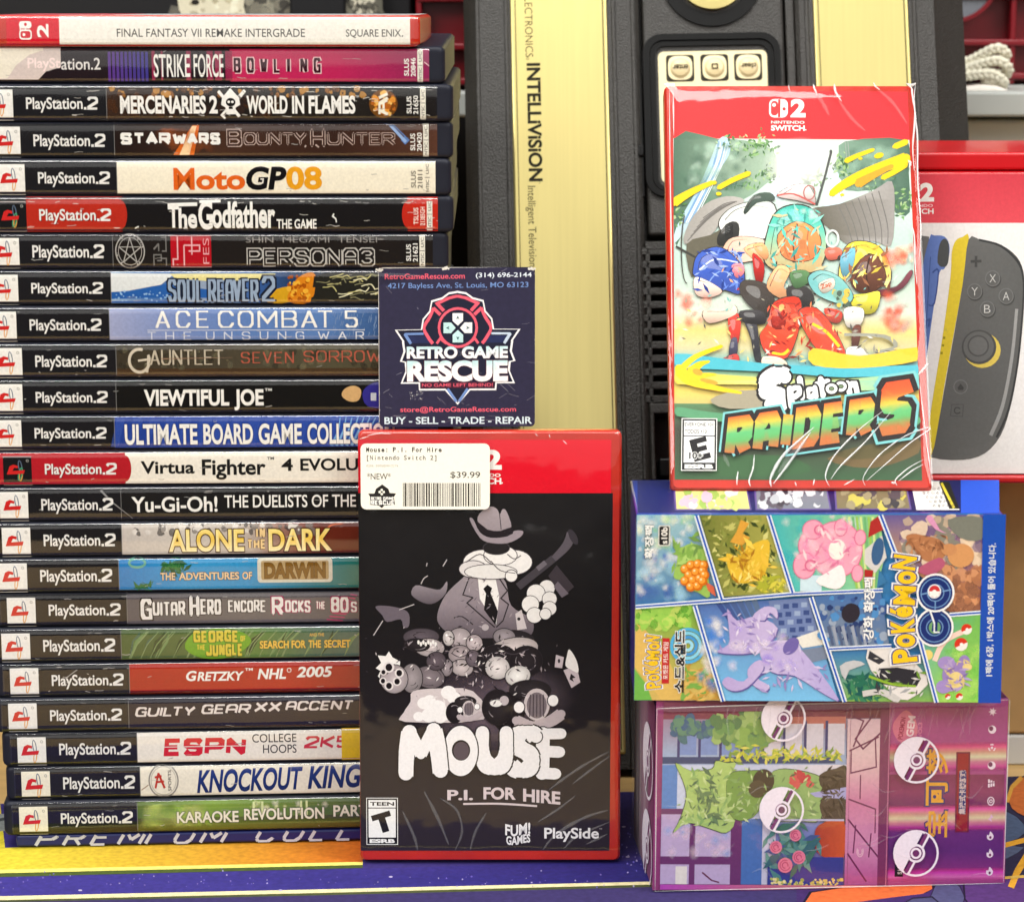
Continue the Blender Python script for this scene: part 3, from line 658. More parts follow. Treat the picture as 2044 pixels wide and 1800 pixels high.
def s_george(a, H):
    a.rect(527, 0, 1912, H, hgrad(527, 1912, (76, 96, 54), (84, 104, 60), (96, 132, 62), (78, 104, 84), (84, 112, 104), (70, 92, 74)), 16, 14)
    rd = random.Random(5)
    for i in range(34):
        x = rd.uniform(530, 1560); c = rd.choice([(98, 122, 70), (56, 76, 44), (112, 144, 92), (74, 104, 88)])
        a.poly([(x, H*.9), (x+rd.uniform(20, 50), H*rd.uniform(.4, .6)), (x+rd.uniform(50, 110), H*.12), (x+rd.uniform(10, 40), H*.4)], (*c, .75))
        a.line([(x, H*.9), (x+30, H*.5), (x+80, H*.14)], 2.5, (136, 156, 106, .7))
    a.poly([(804, H*.62), (840, H*.2), (930, H*.08), (1040, H*.14), (1094, H*.4), (1066, H*.66), (1000, H*.9), (880, H*.92)], (112, 164, 46), 3)
    g = (214, 196, 70)
    a.glyphs('GEORGE', 842, H*.12, 1038, H*.46, .22, g, gap=.45, out=((62, 92, 28), .1), jig=.05); a.glyphs('OF', 1046, H*.28, 1070, H*.44, .2, g, gap=.5); a.glyphs('THE', 856, H*.52, 892, H*.68, .2, g, gap=.5); a.glyphs('JUNGLE', 896, H*.5, 1056, H*.86, .22, g, gap=.45, out=((62, 92, 28), .1), jig=.05)
    a.text('AND THE', 1346, H*.23, 1410, H*.32, (224, 180, 90), .02, cap=True)
    for t, x0, x1 in (('SEARCH', 1130, 1256), ('FOR', 1268, 1330), ('THE', 1342, 1396), ('SECRET', 1410, 1524)): a.caps(t, x0, H*.43, x1, H*.65, (236, 196, 84), .03, ((70, 60, 30), .03))
def s_gret(a, H):
    a.rect(563, 0, 1912, H, hgrad(563, 1912, (170, 44, 32), (176, 46, 32), (150, 34, 30)), 6, 14); a.rect(563, H*.84, 1912, H*.95, (90, 26, 22, .7), 1, 3)
    a.text('G', 810, H*.28, 856, H*.58, W_, .03, shear=.2); a.text('RETZKY', 858, H*.31, 1062, H*.57, W_, .03, shear=.2, cap=True); a.text('TM', 1066, H*.22, 1100, H*.3, W_, .02)
    a.text('NHL', 1120, H*.24, 1244, H*.54, W_, .03, shear=.2, cap=True); a.ring(1258, H*.3, 10, 3, W_); a.text('2005', 1290, H*.2, 1446, H*.5, W_, .03, shear=.2, cap=True)
    a.line([(275, H*.5), (338, H*.2)], 3, (160, 160, 160, .6)); scr(a, 12, 0, 500, H, 7)
def s_guilty(a, H):
    a.rect(560, 0, 1912, H, (38, 35, 48), 4, 14)
    for t, x0, x1, d in (('GUILTY', 586, 852, 0), ('GEAR', 874, 1084, .05), ('XX', 1104, 1218, .09), ('ACCENT', 1240, 1530, .11)): a.glyphs(t, x0, H*(.3-d), x1, H*(.58-d), .2, (226, 220, 218), gap=.36, italic=.28, cs=.9, out=((70, 30, 36), .06))
    a.text('CORE', 1580, H*.18, 1700, H*.46, (226, 220, 218), .03, cap=True)
def s_espn(a, H):
    a.rect(597, 0, 1912, H, (238, 234, 226), 2, 14); c = (208, 40, 54)
    a.glyphs('ESPN', 712, H*.24, 1064, H*.76, .25, c, gap=.36, italic=.12); a.line([(700, H*.49), (1070, H*.49)], 3, (238, 234, 226))
    a.text('COLLEGE', 1098, H*.14, 1290, H*.4, (60, 56, 56), .004, cap=True); a.text('HOOPS', 1144, H*.46, 1290, H*.72, (60, 56, 56), .004, cap=True); a.glyphs('2K5', 1322, H*.24, 1520, H*.6, .18, (206, 60, 76), italic=.2, gap=.4); a.rect(1486, H*.03, 1600, H*.97, (228, 192, 30), 1, 12)
def s_knock(a, H):
    a.rect(610, 0, 1912, H, (236, 232, 218), 2, 14)
    a.ring(712, H*.48, 66, 6, (150, 146, 140)); a.ring(712, H*.48, 56, 3, (190, 186, 176)); r_ = (190, 60, 44)
    for q in ([(676, H*.7), (690, H*.26), (716, H*.7)], [(680, H*.52), (714, H*.5)], [(674, H*.38), (704, H*.34)]): a.line(q, 7, r_)
    a.textr('SPORTS', 738, H*.48, H*.62, 14, 90, (90, 86, 84), .01, cap=True); a.line([(614, H*.75), (646, H*.6)], 3, (170, 150, 130))
    g = vgrad(H*.05, H*.8, (42, 66, 140), (28, 46, 100))
    a.caps('KNOCKOUT', 856, H*.18, 1318, H*.84, g, .03, None, .22, lambda x, y: (x, y-(x-856)*.016)); a.caps('KINGS', 1338, H*.18, 1620, H*.84, g, .03, None, .22, lambda x, y: (x, y-(x-856)*.016))
def s_kara(a, H):
    a.rect(598, 0, 1912, H, hgrad(598, 1912, (88, 112, 50), (124, 158, 60), (96, 124, 56), (80, 100, 52), (96, 120, 60)), 16, 14); a.rect(598, H*.55, 1912, H*.93, (78, 74, 42, .45), 1, 6)  # brownish reflection of the table painted over the lower half
    a.scatter(30, box_in(640, H*.15, 900, H*.8), (20, 50), [(156, 190, 84, .25), (196, 214, 120, .2)], 'soft', 3); a.scatter(20, box_in(1060, H*.1, 1440, H*.5), (6, 20), [(206, 220, 150, .5), (226, 234, 190, .5)], 'soft', 6)
    for x in (1100, 1138, 1306, 1330): a.rect(x, H*.12, x+9, H*.55, (214, 226, 170, .7), 1, 4)
    for t, x0, x1, d in (('KARAOKE', 770, 1038, 0), ('REVOLUTION', 1062, 1410, .05), ('PARTY', 1450, 1640, .1)): a.text(t, x0, H*(.37-d), x1, H*(.7-d), (238, 236, 218), .025, cap=True, out=((60, 66, 34), .03))

BOT = [(0, 0)]
SP = [  # draw, region y, top, bottom, wordmark x, panel edge, dark logo square, label
 (s_strike, 0, 205, 360, 120, 470, 0, ('magenta and black spine with torn label',', under the white-spined case')),
 (s_merc, 0, 368, 515, 113, 463, 0, ('worn black spine with spade skull emblem and orange badge','')),
 (s_star, 0, 528, 672, 145, 497, 0, ('dark brown spine with an orange light streak','')),
 (s_moto, 303.1, 30, 180, 165, 508, 0, ('cream spine with orange, black and amber title','')),
 (s_god, 303.1, 183, 332, 170, 0, 2, ('creased black spine with red panels at both ends','')),
 (s_p3, 303.1, 345, 480, 140, 490, 0, ('charcoal spine with pentagram ring and red square','')),
 (s_soul, 303.1, 488, 648, 135, 482, 0, ('blue and gold painted spine',' at the shop card top')),
 (s_ace, 606.3, 0, 150, 128, 475, 0, ('pale lavender-blue spine with white serif capitals','')),
 (s_gaunt, 606.3, 165, 310, 153, 505, 0, ('olive brown spine with silver and dull red lettering','')),
 (s_view, 606.3, 318, 472, 155, 505, 0, ('black spine with small blue patch and short white title','')),
 (s_ubg, 606.3, 470, 628, 150, 498, 0, ('royal blue spine with rounded white capitals','')),
 (s_vf4, 895, 10, 165, 195, 0, 2, ('cream spine with one red end panel and black lettering','')),
 (s_yu, 895, 180, 322, 180, 527, 0, ('black spine with white sans lettering, below the cream-and-red one,','')),
 (s_alone, 895, 335, 475, 190, 530, 0, ('grey spine fading to dark red with fiery yellow capitals','')),
 (s_darwin, 895, 485, 622, 175, 517, 0, ('sky blue spine with leaves and a pale plaque','')),
 (s_hero, 1183.7, 5, 150, 212, 553, 0, ('grey spine with jagged white lettering edged in pink','')),
 (s_george, 1183.7, 160, 295, 188, 527, 0, ('jungle green spine with lime leaf-shaped title','')),
 (s_gret, 1183.7, 305, 450, 225, 563, 0, ('red spine with white italic lettering','')),
 (s_guilty, 1183.7, 465, 610, 218, 560, 0, ('very dark violet spine with slanted white lettering','')),
 (s_espn, 1472.4, 0, 135, 258, 597, 0, ('white spine with red slab letters and yellow block','')),
 (s_knock, 1472.4, 140, 270, 275, 610, 1, ('white spine with slanted navy capitals and ringed emblem','')),
 (s_kara, 1472.4, 285, 430, 265, 598, 1, ('grass green spine with white capitals',', bottom case of the stack')),
]
NC = len(SP); Z0 = .0055
shell0 = film0 = None
for i, (draw, oy, top, bot, tx, px, lg, lab) in enumerate(SP):
    k = NC-1-i                                     # storey counted from the bottom
    z0 = Z0+k*.01450; H = bot-top
    yaw = R(3.6-3.9*k/21); yf = .0542+.0052*k/21+random.Random(i).uniform(-.0008, .0008)
    ux = Vector((math.cos(yaw), math.sin(yaw), 0))
    base = Frame((-.13, yf, z0), ux, (0, 0, 1)); ym = oy+(top+bot)/2*K_
    uL = base.hit((tx-250)*K_, ym)[0] if i > 6 else base.hit((1935, 1970, 1970, 1962, 1972, 1950, 1950)[i]*K_, ym)[0]-CL
    fr = Frame(base.P(uL, 0, 0), ux, (0, 0, 1))
    root = thing('game_case', lab[0]+' on a black game case'+lab[1], 'game case', fr.P(CL/2, 0, -CD/2), 'game cases in the tall stack', yaw)
    if shell0 is None:
        shell0 = link('case_shell', case_shell(fr, CL, CT, CD), BLACK, root)
        film0 = link('clear_sleeve', spine_film(fr, .0035, CL-.0062, CT, .0006), SLEEVE, root)
        s_root = root
    else:
        for src in (shell0, film0):
            c = src.copy(); COL.objects.link(c); c.parent = root
    lo = tx-226
    def mp(X, Y, h, fr=fr, ym=ym, H=H):
        u = fr.hit(X*K_, ym)[0]; v = 1-Y/H; v = max(0.0, min(1.0, v))
        return fr.P(max(.004, min(CL-.0062, u)), v*CT, -prof(v, CT)+.00005+h+(.00004 if h > 1.5*8e-6 else 0))
    a = Art(mp, dz=8e-6)
    a.rect(lo-30, 0, 1915, H, (33, 33, 36), 1, 14)
    draw(a, H); scr(a, 9, tx-200, 1880, H, 100+i, (176, 174, 170))
    a.floor = max(b[4] for b in a.B)-2 if lg == 2 else 0
    if i: ps_logo(a, tx-181, H, lg == 2, lg == 1)
    if i == 0: a.text('ation.2', 266, H*.3, 437, H*.62, (226, 224, 222), .01)
    else:
        cy = H*.53; a.text('PlayStation', tx+2, cy-25, tx+249, cy+37, (20, 20, 22, .5), .022); a.text('PlayStation', tx, cy-27, tx+246, cy+34, (232, 232, 230), .018)
        a.rect(tx+251, cy+12, tx+262, cy+22, (232, 232, 230)); a.glyphs('2', tx+266, cy-29, tx+313, cy+22, .17, (232, 232, 230))
        if px: a.line([(px, H*.02), (px, H*.98)], 3, (120, 120, 120, .7), sub=12)
    a.build('spine_insert', INK2, root)

# the white-spined case lying on top
z0 = Z0+NC*.01450; yaw = R(-.6); ux = Vector((math.cos(yaw), math.sin(yaw), 0)); fr0 = Frame((-.13, .058, z0), ux, (0, 0, 1))
uR = fr0.hit(838, 66)[0]; L2 = .170; T2 = .0122
tl_ = R(1.5); fr = Frame(fr0.P(uR-L2, 0, .0004), ux, Vector((0, math.sin(tl_), math.cos(tl_)))-ux*(ux.y*math.sin(tl_)))
root = thing('game_case', 'sealed red game case with a white spine lying on top of the stack', 'game case', fr.P(L2/2, 0, -.052), None, yaw)
link('case_shell', case_shell(fr, L2, T2, .104), REDP, root)
link('shrink_wrap', spine_film(fr, .0005, L2-.0005, T2, .0006), SLEEVE, root)
H = 118.
def mp(X, Y, h, fr=fr):
    u = fr.hit(X*K_, 66)[0]; v = max(0., min(1., 1-Y/H)); return fr.P(max(.001, min(L2-.001, u)), v*T2, -prof(v, T2)+.00005+h+(.00004 if h > 1.5*8e-6 else 0))
a = Art(mp, dz=8e-6)
a.rect(28, 1, 1783, H-1, (236, 234, 226), 2, 14); a.rect(28, 1, 258, H-1, (206, 34, 50), 1, 14)
a.ring(100, H*.42, 14, 5, W_); a.rr(84, H*.46, 138, H*.78, 12, W_); a.rr(89, H*.51, 133, H*.73, 9, (206, 34, 50)); a.ell(104, H*.62, 6, 6, W_); a.rr(84, H*.2, 138, H*.43, 12, W_); a.ell(112, H*.3, 6, 6, (206, 34, 50))
a.textr('2', 186, H*.5, 50, 50, 90, W_, .03)
a.text('FINAL FANTASY VII REMAKE INTERGRADE', 508, H*.42, 1326, H*.69, (62, 62, 60), .004, cap=True)
a.text('SQUARE ENIX', 1504, H*.44, 1744, H*.68, (58, 58, 56), .006, cap=True); a.ell(1750, H*.66, 3, 3, (58, 58, 56))
a.build('spine_insert', INK2, root)

FT2 = Frame(fr.P(0, T2, 0), fr.ux, -fr.n)
a = Art(lambda x, y, h: FT2.P(x, y, h+.00005), dz=4e-6); a.rect(.0015, .001, L2-.0015, .1, (226, 224, 220)); a.rect(.0015, .001, .05, .1, (190, 90, 100)); a.rect(.05, .02, L2-.003, .1, (150, 150, 156))  # pale top colours imitate a grazing reflection on the cover
a.build('cover_insert', INK, root)
# ------------------------------------------------------------------ the standing sealed case, price sticker and shop card
def dk(k): return lambda c: tuple(v*k for v in c[:3])
def sealed_case(name, label, fr, W, H, T, group=None):
    root = thing(name, label, 'game case', fr.P(W/2, 0, -T/2), group)
    link('case_shell', merge(rbox(fr, 0, W, 0, H, -T, -.0006, .0022, 3), prism(fr, rrect(.001, .001, W-.001, H-.001, .002), -.0012, 0, rrect(.0050, .0050, W-.0050, H-.0050, .001))), REDP, root)
    return root
def sheet(fr, W, H, T, off, n=26, amp=.00035, seed=1):
    """slack shrink wrap over the front, turned over the edges"""
    rd = random.Random(seed); ph = [(rd.uniform(30, 160), rd.uniform(30, 160), rd.uniform(0, 6)) for _ in range(7)]
    V = []; F = []; m = n+1
    for j in range(m):
        for i in range(m):
            u = W*i/n; v = H*j/n; e = min(u, W-u, v, H-v); h = sum(math.sin(u*a+v*b+c) for a, b, c in ph)/7*amp
            V.append(fr.P(u, v, off+h*min(1, e/.008)-(.0009 if e < .0005 else 0)))
    for j in range(n):
        for i in range(n): F.append((j*m+i, j*m+i+1, (j+1)*m+i+1, (j+1)*m+i))
    return mesh(V, F, True)
CREASE = mat('crease_film', (250, 250, 250), .12, .8, coat=.6); CREASE.node_tree.nodes['Principled BSDF'].inputs['Alpha'].default_value = .46
SOFTCR = mat('soft_crease_film', (235, 235, 235), .3, .6); SOFTCR.node_tree.nodes['Principled BSDF'].inputs['Alpha'].default_value = .05
def creases(mp, lines, name, m, root):
    parts = []
    for P, w in lines:
        P = cat(P, 5, False); Q = [mp(x, y, .0017) for x, y in P]; n = len(Q)
        rr = [w*(.25+.75*math.sin(math.pi*min(1, max(.04, i/(n-1)))))*(.7+.5*random.random()) for i in range(n)]
        parts.append(tube(Q, w, 6, rr=rr))
    V, F = join(parts); return mesh(V, F, True), m
def wrap(root, film_me, fm, cr):
    bm = bmesh.new(); bm.from_mesh(film_me); mats = [fm]
    for me, m in cr:
        k = len(bm.faces); bm.from_mesh(me); bm.faces.ensure_lookup_table()
        if m not in mats: mats.append(m)
        for f in bm.faces[k:]: f.material_index = mats.index(m)
    out = bpy.data.meshes.new('m'); bm.to_mesh(out); bm.free(); return link('shrink_wrap', out, mats, root)

MW, MH, MT = .105, .1745, .0108
lean = R(5.6)
FM = Frame((-.0613, .0325, .0006), (1, 0, 0), (0, math.sin(lean), math.cos(lean)))
mouse = sealed_case('game_case', 'sealed red game case with black cartoon cover and price sticker, standing on the mat', FM, MW, MH, MT)
mq = quadmap(FM, MW, MH, (719, 866), (1233, 866), (1238, 1725), (718, 1725))
a = Art(lambda x, y, h: mq(x, y, h+.00012), (707.3, 851.7), .26836, dz=12e-6)
B = lambda y: y+1613.5
a.rect(46, 118, 1882, 505, hgrad(46, 1882, (208, 24, 42), (222, 26, 44)), 4, 4)
a.rect(46, 505, 1896, B(1555), vgrad(505, B(1555), (34, 33, 34), (30, 29, 31), (36, 33, 38), (46, 40, 46)), 1, 30)
a.text('2', 960, 190, 1088, 335, W_, .045); a.text('NINTENDO', 800, 362, 1080, 386, W_, .03, cap=True); a.text('SWITCH', 800, 394, 1085, 438, W_, .035, cap=True); a.rect(1086, 426, 1096, 436, W_)
# cover picture: plain stand-in (hat, coat, clouds, barrels, cards, an old car)
g1, g2, g3, wh = (168, 158, 162), (126, 116, 124), (92, 84, 92), (232, 230, 228)
a.ell(1000, 2120, 620, 420, (120, 104, 116, .75), (60, 52, 60, 0), n=40); a.ell(1250, 1990, 420, 240, (126, 112, 122, .6), (60, 52, 60, 0))
a.poly([(640, 1480), (620, 1390), (680, 1250), (800, 1130), (860, 1090), (1040, 1100), (1120, 1160), (1160, 1330), (1310, 1430), (1310, 1540), (1200, 1560), (980, 1570), (760, 1560)], vgrad(1090, 1560, (150, 142, 148), (140, 130, 138), (96, 88, 96)), 4)
a.poly([(915, 1120), (1040, 1110), (1072, 1260), (1050, 1470), (930, 1280)], wh); a.poly([(985, 1175), (1020, 1200), (1008, 1235), (1062, 1370), (1045, 1475), (960, 1360), (975, 1240), (955, 1205)], (30, 28, 30))
a.line([(860, 1100), (806, 1250), (880, 1270), (836, 1310), (1040, 1490)], 7, (50, 46, 50)); a.line([(1060, 1110), (1132, 1220), (1084, 1275), (1140, 1320), (1100, 1440), (1050, 1490)], 7, (50, 46, 50))
a.ell(970, 1490, 26, 24, (176, 168, 172)); a.line([(740, 1420), (800, 1410), (880, 1470)], 6, (50, 46, 50), sm=3)
a.poly([(1190, 1390), (1235, 1360), (1275, 1500), (1205, 1510)], (200, 192, 194)); a.ell(1216, 1428, 12, 12, (40, 36, 40))
for x, y, r in ((1420, 1200, 58), (1340, 1240, 66), (1300, 1320, 62), (1440, 1280, 52), (1440, 1350, 50), (1330, 1400, 56), (1410, 1390, 40)): a.ell(x, y, r+5, r+5, (60, 56, 60)); a.ell(x, y, r, r, wh)
# hat resting on pale rounded parcels
for x, y, rx, ry, c in ((960, 1010, 150, 90, wh), (1180, 1010, 130, 88, wh), (1080, 960, 120, 70, wh), (880, 1060, 100, 60, (214, 210, 210)), (1010, 1080, 190, 52, (222, 220, 218)), (1050, 905, 94, 46, (40, 38, 40)), (1160, 1110, 42, 42, wh)): a.ell(x, y, rx+6, ry+6, (70, 64, 70)); a.ell(x, y, rx, ry, c)
for P in ([(830, 1010), (930, 950), (1010, 1010)], [(1010, 1000), (1080, 1070), (1190, 1090)], [(1130, 950), (1180, 985), (1230, 960)]): a.line(P, 5, (80, 74, 80), sm=4)
a.poly([(856, 700), (880, 692), (930, 790), (1010, 830), (1130, 820), (1180, 780), (1244, 782), (1225, 825), (1130, 870), (1010, 868), (930, 830)], (150, 140, 148), 3)
a.poly([(912, 700), (940, 640), (1010, 602), (1055, 622), (1075, 660), (1095, 622), (1125, 640), (1160, 760), (1080, 790), (960, 770)], vgrad(600, 790, (166, 156, 162), (150, 140, 146)), 3)
a.poly([(905, 705), (985, 770), (1080, 780), (1160, 752), (1170, 800), (1080, 828), (980, 815), (915, 765)], (40, 36, 40), 2); a.line([(1072, 650), (1085, 770)], 5, (60, 54, 60))
# brass horn-like pipe
a.line([(1210, 1190), (1470, 980)], 40, (70, 66, 72)); a.line([(1470, 985), (1560, 890), (1600, 800)], 32, (92, 86, 94), sm=4, w1=60); a.ell(1610, 825, 26, 62, (60, 56, 62), rot=-28); a.poly([(1490, 1030), (1620, 1190), (1530, 1270), (1430, 1110)], (64, 58, 64)); a.poly([(1500, 1150), (1580, 1240), (1530, 1270), (1470, 1190)], (110, 102, 112)); a.line([(1350, 1060), (1410, 1010)], 26, (110, 104, 112))
# leaf-shaped drift at left, hanging cloth
a.poly([(430, 1250), (460, 1180), (560, 1200), (640, 1210), (690, 1150), (680, 1240), (600, 1310), (520, 1310)], vgrad(1150, 1310, (150, 142, 150), (96, 88, 96)), 3)
a.poly([(165, 1340), (230, 1330), (350, 1350), (410, 1390), (410, 1480), (370, 1490), (350, 1430), (250, 1450), (215, 1400)], (104, 96, 106), 3)
for P in ([(500, 1170), (520, 1130), (550, 1110)], [(660, 1040), (690, 990)], [(540, 1040), (545, 1015)], [(340, 1360), (450, 1320)], [(150, 1550), (220, 1440)]): a.line(P, 5, (190, 184, 186, .8), sm=3)
# middle heap: barrels, bundles, pots
def ink_arc(x, y, rx, ry, c):
    r = random.Random(int(x*7+y)); d = tuple(v*.5 for v in c) if sum(c) > 240 else (150, 142, 148)
    for k in range(3):
        t0 = r.uniform(0, 6.28); q = r.uniform(.45, .8); a.line([(x+rx*q*math.cos(t0+i*.25), y+ry*q*math.sin(t0+i*.25)) for i in range(r.randint(3, 6))], 5, d, w1=1.5)
    if rx < 60: a.ell(x-rx*.35, y-ry*.4, rx*.2, ry*.14, tuple(min(250, v*1.35+20) for v in c), rot=-25)
def blob(x, y, rx, ry, c, rot=0): a.ell(x, y, rx+6, ry+6, (44, 40, 44), rot=rot); a.ell(x, y, rx, ry, tuple(min(246, v*1.08) for v in c), tuple(v*.82 for v in c), rot); ink_arc(x, y, rx, ry, c)
rd = random.Random(12)
for x, y, rx, ry, c in ((500, 1560, 130, 60, g3), (560, 1640, 110, 66, (188, 178, 180)), (470, 1620, 90, 44, (44, 40, 44)), (780, 1570, 84, 74, (176, 166, 170)), (890, 1605, 58, 60, (190, 178, 182)), (700, 1570, 40, 56, (206, 200, 200)), (780, 1690, 80, 66, (168, 156, 160)), (800, 1790, 80, 60, (190, 180, 182)), (690, 1790, 40, 62, (150, 140, 146)), (880, 1720, 50, 60, (110, 100, 108)), (1180, 1590, 150, 76, (50, 46, 50)), (1110, 1560, 80, 60, (150, 142, 148)), (1170, 1660, 190, 90, (206, 196, 196)), (1060, 1740, 150, 120, (44, 40, 44)), (1270, 1740, 120, 110, (44, 40, 44)), (1060, 1790, 90, 84, (222, 216, 216)), (1210, 1850, 92, 74, (232, 228, 226)), (560, 1860, 110, 80, (126, 116, 122)), (610, 1740, 70, 66, (96, 86, 94))): blob(x, y, rx, ry, c, rd.uniform(-15, 15))
for i in range(8): a.ell(480+i*18, 1600+(i % 2)*14, 9, 16, wh)
for P in ([(720, 1680), (780, 1710), (840, 1690)], [(1060, 1640), (1170, 1690), (1290, 1650)]): a.line(P, 5, (70, 64, 70), sm=4)
# round cluster of pipe ends at left
a.poly([(180, B(85)), (240, B(90)), (262, B(55)), (290, B(100)), (345, B(130)), (330, B(300)), (240, B(300)), (180, B(240)), (200, B(200)), (165, B(180)), (205, B(140))], wh)
blob(430, B(255), 78, 108, (150, 142, 146)); blob(300, B(260), 100, 106, (182, 172, 176))
for x, y, r in ((262, 172, 40), (338, 215, 34), (322, 278, 32), (262, 310, 34), (218, 274, 26), (222, 208, 24)): a.ell(x, B(y), r, r, (222, 216, 216)); a.ell(x, B(y), r*.62, r*.7, (32, 28, 32))
# clouds and the small old cars
a.poly([(440, B(350)), (640, B(330)), (880, B(350)), (960, B(560)), (380, B(580)), (370, B(510)), (420, B(430))], (206, 196, 198), 3)
for x, y, r in ((520, 440, 50), (560, 420, 46), (620, 470, 60), (700, 360, 56), (480, 540, 40), (560, 530, 60), (660, 520, 60), (740, 400, 50), (640, 550, 44), (600, 480, 60)): a.ell(x, B(y), r, r*.9, (238, 236, 236))
def oldcar(x, y, k):
    blob(x-150*k, B(y+60*k), 120*k, 150*k, (40, 36, 40)); blob(x+10*k, B(y-110*k), 150*k, 70*k, (50, 46, 50))
    a.ell(x+60*k, B(y), 96*k, 120*k, (200, 190, 192)); a.ell(x+60*k, B(y+6*k), 74*k, 98*k, (120, 110, 116))
    for i in range(-2, 3): a.line([(x+60*k+i*24*k, B(y-76*k)), (x+60*k+i*26*k, B(y+92*k))], 7*k, (70, 62, 68))
    for dx, dy in ((-70, 20), (180, -30)): a.ell(x+dx*k, B(y+dy*k), 46*k, 50*k, (60, 54, 60)); a.ell(x+dx*k, B(y+dy*k), 38*k, 42*k, (240, 238, 238))
    a.line([(x-90*k, B(y+120*k)), (x+20*k, B(y+160*k)), (x+150*k, B(y+130*k)), (x+240*k, B(y+70*k))], 64*k, (184, 172, 176), sm=4, round_=True)
oldcar(820, 480, .5); oldcar(1290, 450, 1.0); blob(1060, B(470), 110, 130, (44, 40, 44)); a.ell(1110, B(420), 34, 36, (190, 180, 184)); a.ell(1050, B(440), 44, 26, wh)
for P in ((1490, 80, 1548, 98, 1535, 180, 1480, 172), (1545, 195, 1640, 160, 1670, 285, 1605, 328)): a.poly([(P[i], B(P[i+1])) for i in (0, 2, 4, 6)], (196, 184, 190))
a.poly([(1560, B(160)), (1570, B(90)), (1588, B(40)), (1640, B(120)), (1655, B(210)), (1600, B(190))], wh, 3); a.ell(1512, B(126), 9, 16, (60, 54, 60)); a.poly([(1600, B(220)), (1636, B(250)), (1612, B(256)), (1622, B(282)), (1590, B(262))], (40, 36, 40))
a.scatter(150, lambda r: (r.gauss(880, 260), B(r.gauss(130, 130))), (4, 13), [(226, 220, 220), (150, 140, 146), (60, 54, 60), (36, 32, 36), (110, 100, 106), (196, 186, 190)], 'leaf', 91, 2.0)
a.scatter(40, lambda r: (r.gauss(880, 110), r.gauss(1350, 110)), (3, 9), [(110, 102, 110), (170, 160, 166), (130, 122, 130)], 'leaf', 92, 2.6)
# title
O_ = (26, 24, 28); TW = (238, 236, 236)
def bubble(strokes, w):
    for e_, c in ((16, O_), (0, TW)):
        acc = []
        for P, k in strokes: acc += a.ribbon([(x, B(y)) for x, y in P], w*k+e_, sm=4, round_=True)
        a.union(acc, c)
bubble([([(1392, 670), (1530, 668)], .80), ([(1400, 800), (1520, 806)], .82), ([(1392, 965), (1492, 970)], .82), ([(1396, 668), (1396, 820), (1392, 965)], 1.0)], 100)
bubble([([(1345, 690), (1300, 658), (1225, 668), (1196, 720), (1225, 775), (1290, 815), (1320, 870), (1290, 930), (1220, 950), (1165, 910)], 1)], 92)
bubble([([(950, 658), (950, 800), (975, 890), (1040, 925), (1100, 890), (1126, 800), (1126, 658)], 1)], 96)
for e_, c in ((9, O_), (0, TW)): a.poly([(790+(126+e_)*math.cos(R(t)), B(797)+(189+e_)*math.sin(R(t))) for t in range(0, 360, 9)], c)
a.ell(792, B(792), 68, 78, O_); a.ell(794, B(796), 58, 68, (84, 74, 84))
bubble([([(384, 965), (390, 820), (412, 655)], 1.0), ([(412, 655), (452, 730), (496, 825)], .62), ([(496, 825), (540, 730), (584, 645)], .62), ([(590, 640), (622, 790), (640, 945)], 1.0)], 108)
a.text('P.I.', 690, B(1092), 880, B(1168), (214, 200, 202), .03, cap=True); a.text('FOR', 958, B(1072), 1198, B(1160), (214, 200, 202), .035, cap=True, warp=lambda x, y: (x, y+(x-958)*.015)); a.text('HIRE', 1252, B(1082), 1528, B(1176), (214, 200, 202), .035, cap=True, warp=lambda x, y: (x, y+(x-1252)*.09))
a.line([(808, B(1200)), (1080, B(1198)), (1356, B(1216))], 14, (214, 200, 202), sm=4)
for t_, x0, y0, x1, y1 in (('FUM!', 1120, 1350, 1306, 1432), ('GAMES', 1128, 1436, 1306, 1500)): a.text(t_, x0, B(y0), x1, B(y1), (236, 234, 234), .03, cap=True, warp=lambda x, y: (x, y+10*math.sin((x-1120)/36)))
a.text('PlaySide', 1410, B(1380), 1816, B(1488), (236, 234, 234), .022); a.text('TM', 1818, B(1384), 1838, B(1394), (200, 198, 198))
